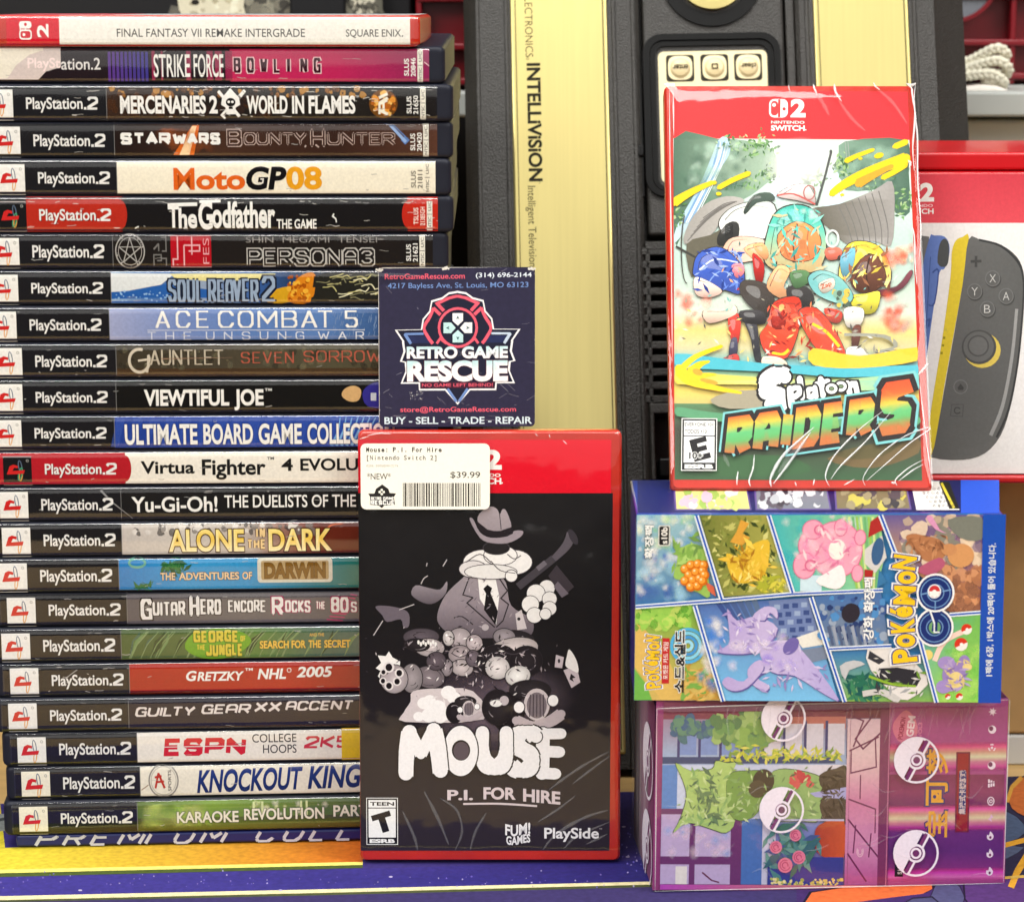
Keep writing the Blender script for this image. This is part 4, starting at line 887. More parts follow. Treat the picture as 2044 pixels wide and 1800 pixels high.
def rating(a, x0, y0, x1, y1, top, big, foot, rot, extra=None):
    w = x1-x0; h = y1-y0; a.rect(x0-5, y0-5, x1+5, y1+5, W_); a.rect(x0, y0, x1, y1, (28, 26, 28)); m = w*.05
    yb = y0+h*(.2 if extra is None else .32); yf = y0+h*.855
    a.rect(x0+m, y0+m, x1-m, yb, W_); a.rect(x0+m, yb+m*.6, x1-m, yf, W_)
    if extra is None: a.text(top, x0+w*.1, y0+h*.075, x1-w*.1, y0+h*.155, (28, 26, 28), .03, cap=True)
    else: a.text(top, x0+w*.07, y0+h*.07, x1-w*.07, y0+h*.14, (28, 26, 28), .015, cap=True); a.text(extra, x0+w*.07, y0+h*.2, x0+w*.72, y0+h*.28, (28, 26, 28), .015, cap=True)
    a.text(foot, x0+w*.08, yf+h*.035, x1-w*.08, y1-h*.03, W_, .05, cap=True)
    cx = (x0+x1)/2+w*.03; cy = (yb+yf)/2; s_ = min(w*.34, (yf-yb)*.42)
    def rp(P): c_, q = math.cos(R(rot)), math.sin(R(rot)); return [(cx+(x*c_-y*q)*s_, cy+(x*q+y*c_)*s_) for x, y in P]
    if big == 'T': a.poly(rp([(-.95, -.98), (.95, -.98), (.95, -.42), (.34, -.42), (.34, .98), (-.34, .98), (-.34, -.42), (-.95, -.42)]), (34, 32, 34))
    else: a.poly(rp([(-.75, -.98), (.75, -.98), (.75, -.5), (-.15, -.5), (-.15, -.22), (.6, -.22), (.6, .22), (-.15, .22), (-.15, .5), (.75, .5), (.75, .98), (-.75, .98)]), (34, 32, 34))
rating(a, 94, B(1158), 318, B(1505), 'TEEN', 'T', 'ESRB', -17)
a.build('cover_insert', INK, mouse)
mz = lambda x, y, h: mq(707.3+x*.26836, 851.7+y*.26836, h)
c1_ = creases(mz, [([(115, 85), (200, 70), (290, 72)], .00022), ([(60, 110), (130, 90)], .0002), ([(1330, 72), (1350, 90)], .0002), ([(1430, 75), (1436, 100)], .00025), ([(1530, 120), (1560, 148)], .0002), ([(300, 62), (700, 66), (1200, 60)], .00012), ([(1905, 70), (1945, 60)], .0002)], '', CREASE, mouse)
c2_ = creases(mz, [([(1880, B(800)), (1700, B(900)), (1540, B(1010)), (1440, B(1090))], .0007), ([(1890, B(830)), (1720, B(960)), (1620, B(1040))], .0006), ([(1880, B(1240)), (1700, B(1300)), (1500, B(1420)), (1400, B(1540))], .0008), ([(1890, B(1330)), (1650, B(1440)), (1560, B(1530))], .0006), ([(1880, B(1420)), (1720, B(1500))], .0005), ([(520, B(1100)), (620, B(1300)), (700, B(1500))], .0008), ([(360, B(1250)), (440, B(1430)), (470, B(1540))], .0008), ([(980, B(1260)), (900, B(1400)), (860, B(1540))], .0007), ([(640, B(1150)), (760, B(1240)), (800, B(1400)), (750, B(1540))], .0006), ([(1640, B(1130)), (1500, B(1240)), (1360, B(1330))], .0005)], '', SOFTCR, mouse)
wrap(mouse, sheet(FM, MW, MH, MT, .0015, 34, .0002, 3), WRAP, [c1_, c2_])

# price sticker
st = Art(lambda x, y, h: mq(x, y, h+.0019), (707.3, 851.7), .26836, dz=12e-6)
PK = (62, 60, 56)
st.rr(66, 142, 1002, 620, 40, (240, 238, 226))
st.mono('Mouse: P.I. For Hire', 104, 168, 27.6, 34, (30, 28, 26), .03); st.mono('[Nintendo Switch 2]', 104, 226, 27.3, 34, PK, .014); st.mono('0206-0000000+2276', 106, 294, 13.8, 17, (110, 106, 100), -.004)
st.text('*NEW*', 112, 356, 284, 402, PK, .004, cap=True); st.text('$39.99', 716, 344, 932, 390, PK, .006, cap=True)
st.poly([(120, 504), (165, 504), (176, 470), (222, 438), (266, 470), (276, 500), (322, 504), (306, 530), (314, 585), (236, 592), (218, 610), (196, 592), (132, 585), (134, 530)], (40, 38, 38))
for x, y in ((218, 478), (218, 508), (203, 493), (233, 493)): st.ell(x, y, 9, 9, (240, 238, 226))
st.glyphs('RETRO', 140, 528, 214, 552, .22, W_, gap=.45); st.glyphs('GAME', 228, 528, 308, 552, .22, W_, gap=.45); st.glyphs('RESCUE', 136, 554, 310, 586, .24, W_, gap=.45)
x = 372; rd = random.Random(8)
while x < 932:
    w = rd.choice([5, 5, 9, 12]); st.rect(x, 428, x+w, 598, (58, 56, 50)); x += w+rd.choice([4, 6, 9])
stick = st.build('price_sticker', ink('sticker_print', .6, .2, speck=.03), mouse, 'white rounded price sticker with barcode')

# shop card
card_l = R(4.5)
FC = Frame((-.0541, .0545, .1751), (1, 0, 0), (0, math.sin(card_l), math.cos(card_l)))
cu0, cv0 = FC.hit(757, 859); CW = FC.hit(1068, 700)[0]-cu0; CH = FC.hit(900, 550)[1]-cv0
FC = Frame(FC.P(cu0, max(cv0, 0)), FC.ux, FC.uy); CH = .0632
card = thing('shop_card', 'square navy shop card with a fire-badge emblem, standing on the sealed black and red case', 'card', FC.P(CW/2, 0, 0))
edge = mat('card_edge', (206, 202, 196), .8, .2, var=(500, .2)); navy = (44, 42, 66)
link('card_board', prism(FC, rrect(0, 0, CW, CH, .0022), -.0016, 0), edge, card)
cq = quadmap(FC, CW, CH, (757, 549), (1068, 552), (1068, 860), (757, 859))
a = Art(lambda x, y, h: cq(x, y, h+.00003), (721.75, 534.1), 520/1950*.72175, dz=12e-6)
a.rr(188, 88, 1798, 1694, 44, navy)
PKR, LB = (226, 92, 112), (110, 140, 196)
a.text('RetroGameRescue.com', 250, 142, 1078, 198, PKR, .014, cap=False); a.text('(314) 696-2144', 1190, 140, 1764, 202, (216, 226, 236), .012)
a.text('4217 Bayless Ave, St. Louis, MO 63123', 280, 236, 1730, 306, LB, .006); a.text('store@RetroGameRescue.com', 404, 1490, 1604, 1556, PKR, .014); a.text('BUY - SELL - TRADE - REPAIR', 238, 1592, 1768, 1664, (206, 226, 232), .02, cap=True)
white = (236, 236, 238); dkb = (30, 32, 52)
half = [(1000, 320), (1090, 335), (1160, 385), (1270, 415), (1290, 520), (1360, 600), (1378, 705), (1650, 708), (1570, 825), (1575, 830), (1560, 930), (1598, 1030), (1548, 1040), (1540, 1130), (1592, 1255), (1405, 1255), (1400, 1325), (1130, 1325), (1000, 1472)]
full = half+[(2000-x, y) for x, y in reversed(half[1:-1])]
a.poly(full, white)
def shrink(P, cx=1000, cy=860, k=.955): return [(cx+(x-cx)*k, cy+(y-cy)*k) for x, y in P]
a.poly(shrink(full, k=.962), dkb)
for s_ in (1, -1):
    m_ = lambda P: [(1000+s_*(x-1000), y) for x, y in P]
    a.line(m_([(1350, 750), (1545, 752), (1480, 850)]), 22, (190, 206, 226) if s_ > 0 else LB)
    a.line(m_([(1012, 1440), (1105, 1308)]), 20, LB)
    a.poly(m_([(1340, 770), (1510, 770), (1470, 845), (1260, 845)]), (38, 46, 84))
    a.line(m_([(1000, 372), (1090, 392), (1210, 446), (1140, 520)]), 24, PKR, sm=0); a.line(m_([(1250, 490), (1175, 560)]), 24, PKR)
    a.line(m_([(1245, 490), (1285, 580), (1345, 690), (1300, 790), (1255, 850)]), 24, PKR, sm=5)
    a.line(m_([(1115, 850), (1180, 800), (1215, 850)]), 18, PKR)
a.ring(1004, 690, 208, 26, PKR, 206)
for r_, c in ((0, white), (90, white), (180, (190, 226, 228)), (270, (190, 226, 228))):
    P = [(-54, -148), (54, -148), (54, -70), (0, -22), (-54, -70)]; q = R(r_); P = [(1004+x*math.cos(q)-y*math.sin(q), 692+x*math.sin(q)+y*math.cos(q)) for x, y in P]; a.poly(P, c)
    T = [(0, -122), (18, -86), (0, -96), (-18, -86)]; a.poly([(1004+x*math.cos(q)-y*math.sin(q), 692+x*math.sin(q)+y*math.cos(q)) for x, y in T], (26, 80, 88))
g = vgrad(870, 940, (176, 220, 226), (236, 236, 240)); g2_ = vgrad(1015, 1080, (176, 220, 226), (238, 238, 240))
a.caps('RETRO', 474, 880, 1000, 994, g, .045, ((80, 30, 48), .02)); a.caps('GAME', 1044, 880, 1520, 994, g, .045, ((80, 30, 48), .02))
a.caps('RESCUE', 476, 1026, 1520, 1220, g2_, .055, ((90, 34, 50), .02))
a.rect(612, 1240, 1384, 1302, (66, 30, 50)); a.text('NO GAME LEFT BEHIND!', 630, 1252, 1364, 1286, PKR, .01, cap=True)
rd = random.Random(21)
for i in range(46):
    x, y = rd.uniform(220, 1780), rd.uniform(1150, 1680) if i % 3 else rd.uniform(120, 1680); L = rd.uniform(20, 120); q = rd.uniform(-.6, .9); a.line([(x, y), (x+L*math.cos(q), y+L*math.sin(q))], rd.uniform(1.5, 4), (150, 148, 160, .35))
a.scatter(60, lambda r: (r.choice([190, 1794, r.uniform(190, 1790)]), r.uniform(90, 1690)) if r.random() < .4 else (r.uniform(500, 650), r.uniform(1330, 1420)), (3, 8), [(206, 204, 206, .2), (170, 168, 176, .15)], 'blob', 5)
for x, y in ((205, 100), (1772, 104), (880, 92)): a.scatter(10, lambda r, x=x, y=y: (x+r.gauss(0, 16), y+r.gauss(0, 8)), (6, 16), [(216, 212, 204)], 'blob', int(x))
a.build('card_print', ink('card_ink', .55, .25, speck=.1, scale=500), card)
# ------------------------------------------------------------------ two booster boxes
def carton(name, label, fr, W, H, D, c, group=None, bev=.0006, m=None):
    root = thing(name, label, 'box', fr.P(W/2, 0, -D/2), group)
    link('carton', rbox(fr, 0, W, 0, H, -D, 0, bev, 2), m or mat(name+'_board', c, .35, .4), root)
    return root
PW, PH, PD = .1385, .0752, .063
pyaw = R(4.2)
FP = Frame((.0556, .0008, .0004), (math.cos(pyaw), math.sin(pyaw), 0), (0, 0, 1))
FOIL = ink('foil_print', .28, .35, .05, speck=.06, scale=700)
purple = carton('booster_box', 'shrink-wrapped shiny purple card box with garden picture, lying on the mat', FP, PW, PH, PD, None, None, .0006, mat('purple_board', (112, 50, 104), .3, .5, metal=.2, var=(60, .1)))
pq = quadmap(FP, PW, PH, (1295.5, 1419), (2003.5, 1408), (1996.5, 1760), (1299, 1782))
Zp = (1248.6, 1371.3); Zs = .38912
a = Art(lambda x, y, h: pq(x, y, h+.00005), Zp, Zs, dz=12e-6)
a.clip = lambda x, y: (min(max(x, 121), 1938), min(max(y, 95), 1052))
a.rect(122, 96, 1936, 1052, hgrad(122, 1936, (176, 84, 150), (184, 88, 152), (176, 80, 142), (160, 72, 134)), 10, 8)
def band(y, h, cs, x0=1290, x1=1932, tilt=-.012):  # foil's reflected streaks of light, painted into the print as pale bands
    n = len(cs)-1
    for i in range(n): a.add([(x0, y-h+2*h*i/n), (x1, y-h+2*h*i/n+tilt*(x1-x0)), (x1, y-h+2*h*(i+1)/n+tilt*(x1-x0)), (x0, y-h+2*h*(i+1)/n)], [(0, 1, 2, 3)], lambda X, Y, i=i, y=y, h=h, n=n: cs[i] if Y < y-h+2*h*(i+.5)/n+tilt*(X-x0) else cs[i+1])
a.rect(1335, 470, 1925, 640, vgrad(470, 640, (128, 50, 92), (140, 58, 104), (112, 46, 100)), 1, 6); a.rect(1335, 740, 1925, 960, vgrad(740, 960, (110, 50, 124), (98, 48, 120), (140, 56, 128)), 1, 6)
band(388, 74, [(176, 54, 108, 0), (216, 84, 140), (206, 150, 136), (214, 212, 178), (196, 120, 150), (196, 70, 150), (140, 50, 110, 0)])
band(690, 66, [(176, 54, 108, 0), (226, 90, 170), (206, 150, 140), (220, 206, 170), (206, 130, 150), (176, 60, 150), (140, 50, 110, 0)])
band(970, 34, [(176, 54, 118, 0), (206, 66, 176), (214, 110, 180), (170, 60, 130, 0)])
# garden picture (stand-in shrub instead of the printed character)
a.rect(160, 150, 1288, 1030, vgrad(150, 1030, (150, 120, 150), (160, 180, 214), (150, 160, 206), (120, 132, 196), (130, 100, 160)), 1, 12)
a.rect(160, 150, 1288, 190, (128, 62, 88)); a.rect(560, 180, 1110, 240, (190, 116, 110))
for x in range(170, 1120, 110): a.rect(x+66, 200, x+80, 390, (64, 64, 120)); a.rect(x+80, 215, x+166, 370, (214, 210, 226) if x > 500 else (126, 150, 206))
a.scatter(60, lambda r: (r.uniform(220, 460), 235+r.gauss(0, 22)), (16, 34), [(78, 118, 130), (96, 140, 120), (66, 100, 140)], 'blob', 3); a.scatter(70, lambda r: (r.uniform(430, 760), 235+r.gauss(0, 40)), (16, 38), [(136, 170, 104), (112, 156, 96), (160, 190, 120), (90, 130, 90)], 'blob', 4); a.scatter(16, box_in(560, 190, 760, 320), (16, 30), [(140, 178, 96), (120, 160, 90)], 'blob', 14)
a.rect(160, 380, 1060, 414, (60, 76, 120)); a.scatter(120, lambda r: (r.uniform(470, 1080), 372+r.gauss(0, 16)), (8, 16), [(206, 206, 80), (178, 196, 76), (228, 220, 110), (130, 160, 80)], 'leaf', 5)
a.rect(200, 420, 1120, 690, hgrad(200, 1120, (206, 216, 240), (196, 206, 236), (236, 226, 234)), 4, 1); a.scatter(24, box_in(220, 500, 1100, 690), (20, 60), [(236, 230, 240, .35), (170, 190, 232, .3)], 'soft', 6)
a.rect(160, 420, 240, 640, (96, 140, 206)); a.rect(160, 640, 560, 1020, (196, 176, 216)); 
for P in ((160, 640, 560, 668), (310, 660, 340, 1020), (525, 650, 582, 1020), (160, 880, 530, 920)): a.rect(*P, (112, 60, 112))
a.rect(582, 690, 690, 1020, (80, 120, 190)); a.rect(690, 690, 760, 1020, (206, 206, 230)); a.scatter(20, box_in(190, 690, 520, 870), (16, 40), [(150, 170, 220, .5), (230, 190, 210, .5)], 'soft', 7)
a.rect(240, 930, 300, 1020, (236, 230, 226)); a.line([(380, 960), (430, 1000), (470, 1010)], 6, (112, 60, 90))
# shrub with leafy clumps, pot and petals
ol = (52, 70, 54)
for P, c in (([(230, 410), (310, 450), (420, 440), (440, 400), (500, 410), (545, 410), (520, 470), (500, 560), (545, 700), (500, 760), (420, 740), (300, 710), (225, 760), (260, 690), (290, 580), (270, 500)], (176, 206, 122)), ([(510, 470), (600, 450), (720, 460), (720, 560), (640, 680), (540, 690), (500, 590)], (124, 162, 84)), ([(720, 470), (800, 440), (960, 470), (1000, 520), (990, 690), (880, 700), (740, 690), (700, 580)], (150, 184, 116)), ([(980, 470), (1060, 440), (1110, 430), (1118, 540), (1000, 540)], (84, 74, 66)), ([(990, 600), (1110, 590), (1120, 700), (1060, 720), (1000, 680)], (84, 74, 66))):
    a.poly([(620+(x-620)*1.012, 580+(y-580)*1.022) for x, y in P], ol, 3); a.poly(P, c, 3)
a.scatter(90, lambda r: (r.uniform(290, 520), r.uniform(440, 720)), (8, 17), [(186, 212, 136), (200, 222, 156), (160, 196, 120), (140, 180, 110)], 'leaf', 8); a.scatter(30, lambda r: (400+r.gauss(0, 36), 570+r.gauss(0, 60)), (10, 20), [(90, 120, 90), (110, 140, 100)], 'leaf', 9)
a.scatter(60, box_in(540, 470, 960, 690), (8, 18), [(150, 184, 116), (176, 202, 140), (136, 172, 104), (120, 150, 100)], 'leaf', 10); a.ell(690, 500, 56, 60, (70, 62, 54)); a.ell(660, 540, 48, 44, (84, 76, 62)); a.scatter(16, lambda r: (880+r.gauss(0, 26), 500+r.gauss(0, 14)), (12, 22), [(214, 96, 96), (196, 70, 80)], 'blob', 12); a.poly([(930, 560), (1120, 530), (1120, 590), (960, 580)], (170, 170, 220))
a.scatter(60, box_in(1000, 440, 1110, 710), (5, 14), [(70, 60, 52), (100, 90, 78), (56, 48, 44)], 'leaf', 81, 2.4); a.scatter(80, box_in(250, 430, 960, 720), (4, 10), [(210, 228, 170), (150, 180, 110), (120, 150, 96), (90, 116, 86)], 'leaf', 82, 2.2)
# roses, leaves and the orange pot
a.poly([(980, 720), (1110, 700), (1110, 890), (990, 870), (960, 800)], hgrad(960, 1110, (170, 70, 50), (206, 96, 54)), 3); a.rect(760, 690, 1110, 700, (190, 190, 220))
a.rect(720, 880, 1110, 1020, (60, 70, 150)); a.scatter(60, lambda r: (860+r.gauss(0, 70), 850+r.gauss(0, 60)), (18, 36), [(84, 140, 140), (60, 108, 120), (110, 160, 150), (70, 120, 106), (70, 96, 150)], 'leaf', 11)
for x, y, r in ((760, 830, 32), (880, 880, 34), (810, 920, 38), (860, 770, 30)): a.ell(x, y, r, r, (226, 130, 160)); a.ring(x, y, r*.75, 5, (196, 90, 126), a0=20, a1=300); a.ring(x, y, r*.45, 5, (190, 80, 120), a0=90, a1=380)
a.scatter(70, box_in(740, 990, 1110, 1026), (5, 10), [(216, 200, 110), (170, 180, 90), (240, 226, 160)], 'blob', 13)
# stone path
a.rect(1118, 190, 1288, 1030, vgrad(190, 1030, (220, 190, 206), (226, 196, 200), (206, 130, 170), (214, 150, 190), (160, 80, 150)), 1, 10)
for P in ([(1250, 170), (1160, 290), (1200, 340), (1290, 260)], [(1145, 180), (1200, 200), (1150, 330)], [(1130, 350), (1280, 280)], [(1140, 350), (1140, 460), (1270, 430), (1262, 280)], [(1130, 590), (1270, 640), (1270, 760)], [(1190, 470), (1190, 590)], [(1130, 690), (1290, 880)], [(1170, 720), (1160, 860)], [(1130, 860), (1230, 1000)], [(1250, 760), (1240, 880)]): a.line(P, 6, (112, 50, 90))
for r_ in (18, 12): a.ring(1195, 850, r_, 4, (240, 200, 220), ry=r_*1.6, a0=-30, a1=210)
a.rect(1286, 110, 1338, 1040, vgrad(110, 1040, (130, 60, 100), (120, 54, 100)), 1, 4); a.rect(124, 96, 160, 1050, (146, 64, 118)); a.rect(160, 100, 1290, 150, (124, 66, 92)); a.line([(1335, 100), (1330, 1046)], 5, (196, 120, 156)); a.line([(1134, 120), (1132, 1046)], 2, (150, 90, 120))
a.rect(160, 1020, 1290, 1046, hgrad(160, 1290, (190, 80, 190), (206, 110, 140), (220, 150, 130)), 6, 1)
# title
NV = (56, 60, 120); GO_ = (232, 168, 64)
for ch, y in (('宝', 715), ('可', 558), ('梦', 405)):
    a.textr(ch, 1583, y, 132, 112, 90, GO_, .022, out=(NV, .05))
a.ell(1575, 580, 20, 20, GO_); a.ell(1572, 580, 9, 9, NV)
a.rect(1682, 362, 1745, 752, (150, 32, 48)); a.line([(1682, 362), (1745, 362), (1745, 752), (1682, 752), (1682, 362)], 8, (116, 34, 66))
a.textr('集换式卡牌游戏', 1713, 558, 218, 34, 90, (226, 206, 204), .02, out=(NV, .03))
a.poly([(1370, 190), (1420, 150), (1470, 200), (1478, 270), (1440, 330), (1380, 300), (1350, 240)], (214, 120, 150), 3); a.textr('POKEMON', 1398, 240, 110, 26, 82, (150, 30, 80), .03); a.textr('GEM', 1444, 230, 104, 38, 84, (240, 214, 224), .03); a.textr('VOL3', 1492, 250, 76, 20, 90, (220, 130, 170), .02)
a.rect(1376, 900, 1418, 978, (40, 36, 36)); a.textr('S10', 1402, 945, 40, 22, 90, W_, .02)
SY = (236, 220, 236)
a.poly([(1858+22*(1 if i % 2 else .42)*math.cos(i*.449), 160+22*(1 if i % 2 else .42)*math.sin(i*.449)) for i in range(14)], SY)
for y, k in ((248, 0), (338, 1), (425, 2), (514, 3), (602, 4), (688, 5), (775, 6), (862, 7), (950, 8)):
    x = 1858
    if k in (0, 2): a.ell(x, y, 20, 20, SY); a.ell(x-6, y-5, 11, 12, (112, 44, 94))
    elif k == 1: [a.ring(x, y, 19, 6, SY, a0=q, a1=q+60) for q in (0, 120, 240)]; a.ell(x, y, 6, 6, SY)
    elif k == 3: [a.rect(x-16+12*i, y-20+5*i, x-7+12*i, y+20-3*i, SY) for i in range(3)]; a.line([(x-20, y), (x+20, y-4)], 4, (112, 44, 94))
    elif k == 4: a.ring(x, y, 18, 5, SY, 22); a.ring(x, y, 9, 4, SY)
    elif k == 5: a.poly([(x+2, y-22), (x+14, y-6), (x+2, y), (x+8, y+16), (x-14, y+2), (x-2, y-4)], (230, 190, 220))
    else: a.poly([(x, y-24), (x+16, y-4), (x+14, y+12), (x, y+20), (x-15, y+12), (x-16, y-6), (x-6, y-6)], SY, 3); a.ell(x+1, y+6, 6, 7, (112, 44, 94))
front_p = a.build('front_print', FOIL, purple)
# marks printed on the clear wrap
def sealmark(a, x, y, r, rot):
    w_ = (236, 228, 240)
    def tr(P): q = R(rot); return [(x+u*math.cos(q)-v*math.sin(q), y+u*math.sin(q)+v*math.cos(q)) for u, v in P]
    a.ring(x, y, r, r*.09, w_)
    P = [(r*.97*math.cos(R(t)), r*.97*math.sin(R(t))) for t in range(8, 173, 6)]
    a.poly(tr([(u, max(v, r*.13)) for u, v in P]), (*w_, .93))
    for sgn in (1, -1): a.line(tr([(-r*.97, -r*.13), (-r*.36, -r*.13)] if sgn < 0 else [(r*.97, -r*.13), (r*.36, -r*.13)]), r*.07, w_)
    a.ring(x, y, r*.40, r*.10, w_); a.ell(x, y, r*.28, r*.28, (120, 60, 110, .55)); a.ring(x, y, r*.24, r*.09, w_)
    for sx_ in (1, -1): a.line(tr([(sx_*r*.95, 0), (sx_*r*.42, 0)]), r*.10, (120, 60, 110, .8))
for x, y in ((784, 182), (784, 640), (1472, 392), (1478, 854)):
    a = Art(lambda x, y, h: pq(x, y, h+.0017), Zp, Zs, dz=12e-6); sealmark(a, x, y, 116, 118); a.build('wrap_mark', INK, purple)
cl_ = lambda x, y, h: pq(Zp[0]+x*Zs, Zp[1]+y*Zs, h)
c1_ = creases(cl_, [([(124, 130), (500, 118), (1000, 108), (1500, 104), (1935, 96)], .0003), ([(1938, 96), (1932, 500), (1924, 1000)], .00025), ([(130, 1050), (700, 1034), (1300, 1018), (1920, 1000)], .00022), ([(122, 130), (128, 600), (132, 1050)], .00025)], 'wrap_edge', CREASE, purple)
rd = random.Random(5)
c2_ = creases(cl_, [([(x, 112), (x+rd.uniform(-30, 10), 150+rd.uniform(0, 30)), (x+rd.uniform(-60, 10), 200+rd.uniform(0, 120))], .00028) for x in [rd.uniform(500, 1850) for _ in range(30)]]+[([(x, y), (x+60, y+rd.uniform(-40, 60)), (x+120, y+rd.uniform(-60, 90))], .0003) for x, y in [(rd.uniform(150, 1800), rd.uniform(150, 1000)) for _ in range(22)]], '', SOFTCR, purple)
# end face and top of the purple box: crinkled film and the marks wrapping round
FPs = Frame(FP.P(0, 0, -PD), FP.n, FP.uy)
a = Art(lambda x, y, h: FPs.P(x, y, h+.0004), dz=12e-6)
a.rect(0, 0, PD, PH, hgrad(0, PD, (112, 74, 96), (140, 100, 120), (120, 60, 100)), 4, 1)
a.build('end_print', INK, purple)
for y in (.0475, .0115):
    a = Art(lambda x, y, h: FPs.P(x, y, h+.0008), dz=12e-6); sealmark(a, .046, y, .0155, 60); a.build('wrap_mark', INK, purple)
c3_ = creases(lambda x, y, h: FPs.P(x, y, h), [([(.002+.004*i, .002), (.004+.004*i+rd.uniform(-.002, .002), .03), (.002+.004*i, .074)], .0004) for i in range(13)], '', SOFTCR, purple)
wrap(purple, sheet(FP, PW, PH, PD, .0014, 40, .00035, 8), film('wrap_film_tight', 1.5, .07, (40, .5)), [c1_, c2_, c3_])
FPt = Frame(FP.P(0, PH, 0), FP.ux, -FP.n)
a = Art(lambda x, y, h: FPt.P(x, y, h+.0001), dz=12e-6); a.rect(.001, .001, PW-.001, PD-.001, (78, 50, 76)); a.rect(.03, .02, .045, .05, (190, 130, 60)); a.build('top_print', FOIL, purple)

BW_, BH_, BD_ = .1387, .0738, .063
FB = Frame((.0470, .0, .0778), (math.cos(R(-.3)), math.sin(R(-.3)), 0), (0, 0, 1))
u_, v_ = FB.hit(1270.5, 1026)
FB = Frame(FB.P(u_, 0), FB.ux, FB.uy); BW_ = FB.hit(1998, 1200)[0]; BH_ = FB.hit(1600, 1026.5)[1]
blue = carton('booster_box', 'glossy blue card box with comic-style picture panels, lying on top of the purple box', FB, BW_, BH_, BD_, (30, 60, 150), None, .0008, mat('blue_board', (28, 58, 152), .28, .5, coat=.3))
bq = quadmap(FB, BW_, BH_, (1270, 1025), (1998, 1028), (1994, 1394), (1272, 1396))
Zb = (1248.6, 938.3)
a = Art(lambda x, y, h: bq(x, y, h+.00006), Zb, Zs, dz=12e-6)
BLU = (34, 84, 186)
a.clip = lambda x, y: (min(max(x, 56), 1931), min(max(y, 224), 1172))
a.rect(56, 224, 1818, 1172, (60, 130, 190))
# panel: leafy stand-in with orange berries
def panel(P, g): a.poly(P, g)
panel([(57, 226), (352, 226), (492, 652), (57, 680)], vgrad(226, 680, (150, 190, 200), (110, 180, 150), (90, 140, 190), (70, 120, 170)))
a.scatter(60, lambda r: (r.uniform(60, 340), r.uniform(230, 420)), (10, 44), [(130, 190, 110, .4), (206, 226, 190, .5), (96, 150, 190, .4), (230, 240, 220, .5)], 'soft', 2); a.scatter(50, lambda r: (r.uniform(60, 300+.33*0), r.uniform(430, 650)), (14, 50), [(60, 90, 160, .4), (150, 190, 230, .5), (230, 236, 240, .45)], 'soft', 3)
a.poly([(240, 330), (280, 390), (340, 370), (420, 400), (420, 470), (440, 640), (380, 620), (330, 600), (300, 560), (250, 540), (270, 440)], (150, 190, 96), 3); a.scatter(40, lambda r: (330+r.gauss(0, 40), 430+r.gauss(0, 50)), (10, 20), [(130, 174, 84), (170, 206, 116), (110, 150, 80)], 'leaf', 4); a.poly([(410, 560), (460, 590), (470, 640), (430, 610)], (214, 106, 80))
rd = random.Random(6)
for x, y in [(310, 500), (340, 480), (375, 475), (405, 480), (330, 530), (365, 515), (400, 510), (310, 560), (350, 555), (385, 548), (410, 530), (340, 590), (375, 585), (400, 560)]: a.ell(x, y, 25, 24, (206, 110, 30)); a.ell(x-4, y-4, 18, 17, (238, 156, 60)); a.ell(x-8, y-8, 6, 6, (252, 220, 170))
# panel: sunlit undergrowth with a yellow bush
panel([(378, 226), (722, 226), (848, 618), (508, 640)], hgrad(378, 848, (110, 120, 60), (150, 150, 80), (170, 170, 84)))
a.scatter(150, lambda r: (lambda t: (400+r.uniform(0, 300)+t*115, 232+t*390))(r.random()), (8, 22), [(90, 104, 50), (140, 150, 76), (190, 190, 110), (60, 74, 40), (206, 206, 130), (120, 130, 60)], 'leaf', 7, 1.5)
a.poly([(520, 420), (590, 440), (640, 380), (730, 350), (740, 420), (720, 520), (660, 560), (590, 570), (540, 520)], (222, 186, 62), 3); a.poly([(590, 250), (634, 268), (600, 320), (640, 340), (600, 380), (538, 362), (570, 310)], (214, 160, 66)); a.scatter(36, lambda r: (640+r.gauss(0, 46), 470+r.gauss(0, 44)), (10, 24), [(240, 208, 90), (206, 164, 50), (230, 190, 70)], 'leaf', 8); a.scatter(40, box_in(690, 540, 830, 610), (8, 20), [(214, 206, 80), (170, 176, 60)], 'leaf', 9)
# panel: pink blossoms over a meadow
panel([(746, 226), (1290, 226), (1330, 420), (1290, 602), (868, 612)], hgrad(746, 1330, (70, 176, 180), (90, 196, 190), (120, 206, 190), (150, 206, 130)))
a.scatter(26, box_in(800, 240, 1180, 600), (20, 60), [(200, 236, 230, .4), (60, 166, 176, .4)], 'soft', 10)
for i in range(9): a.line([(1120+i*20, 236), (1150+i*18, 420), (1190+i*12, 596)], 10, [(150, 200, 96), (206, 226, 150), (110, 180, 120)][i % 3], sm=3)
a.rect(900, 530, 1010, 610, (200, 226, 240)); a.poly([(1250, 260), (1290, 232), (1318, 300), (1240, 340)], (170, 50, 50)); a.poly([(1225, 400), (1310, 330), (1336, 440), (1280, 520), (1225, 470)], (206, 206, 206)); a.ell(1290, 410, 30, 70, (60, 96, 140), rot=8); a.poly([(1300, 500), (1340, 560), (1290, 595)], (60, 120, 170)); a.poly([(1225, 500), (1270, 505), (1262, 590), (1228, 590)], (170, 46, 46))
for x, y, rx, ry in ((1080, 400, 130, 140), (980, 380, 90, 90), (960, 300, 50, 46), (920, 480, 54, 64), (1100, 290, 30, 40), (1190, 520, 26, 40), (1200, 340, 26, 36)): a.ell(x, y, rx+5, ry+5, (214, 110, 150)); a.ell(x, y, rx, ry, (238, 164, 190))
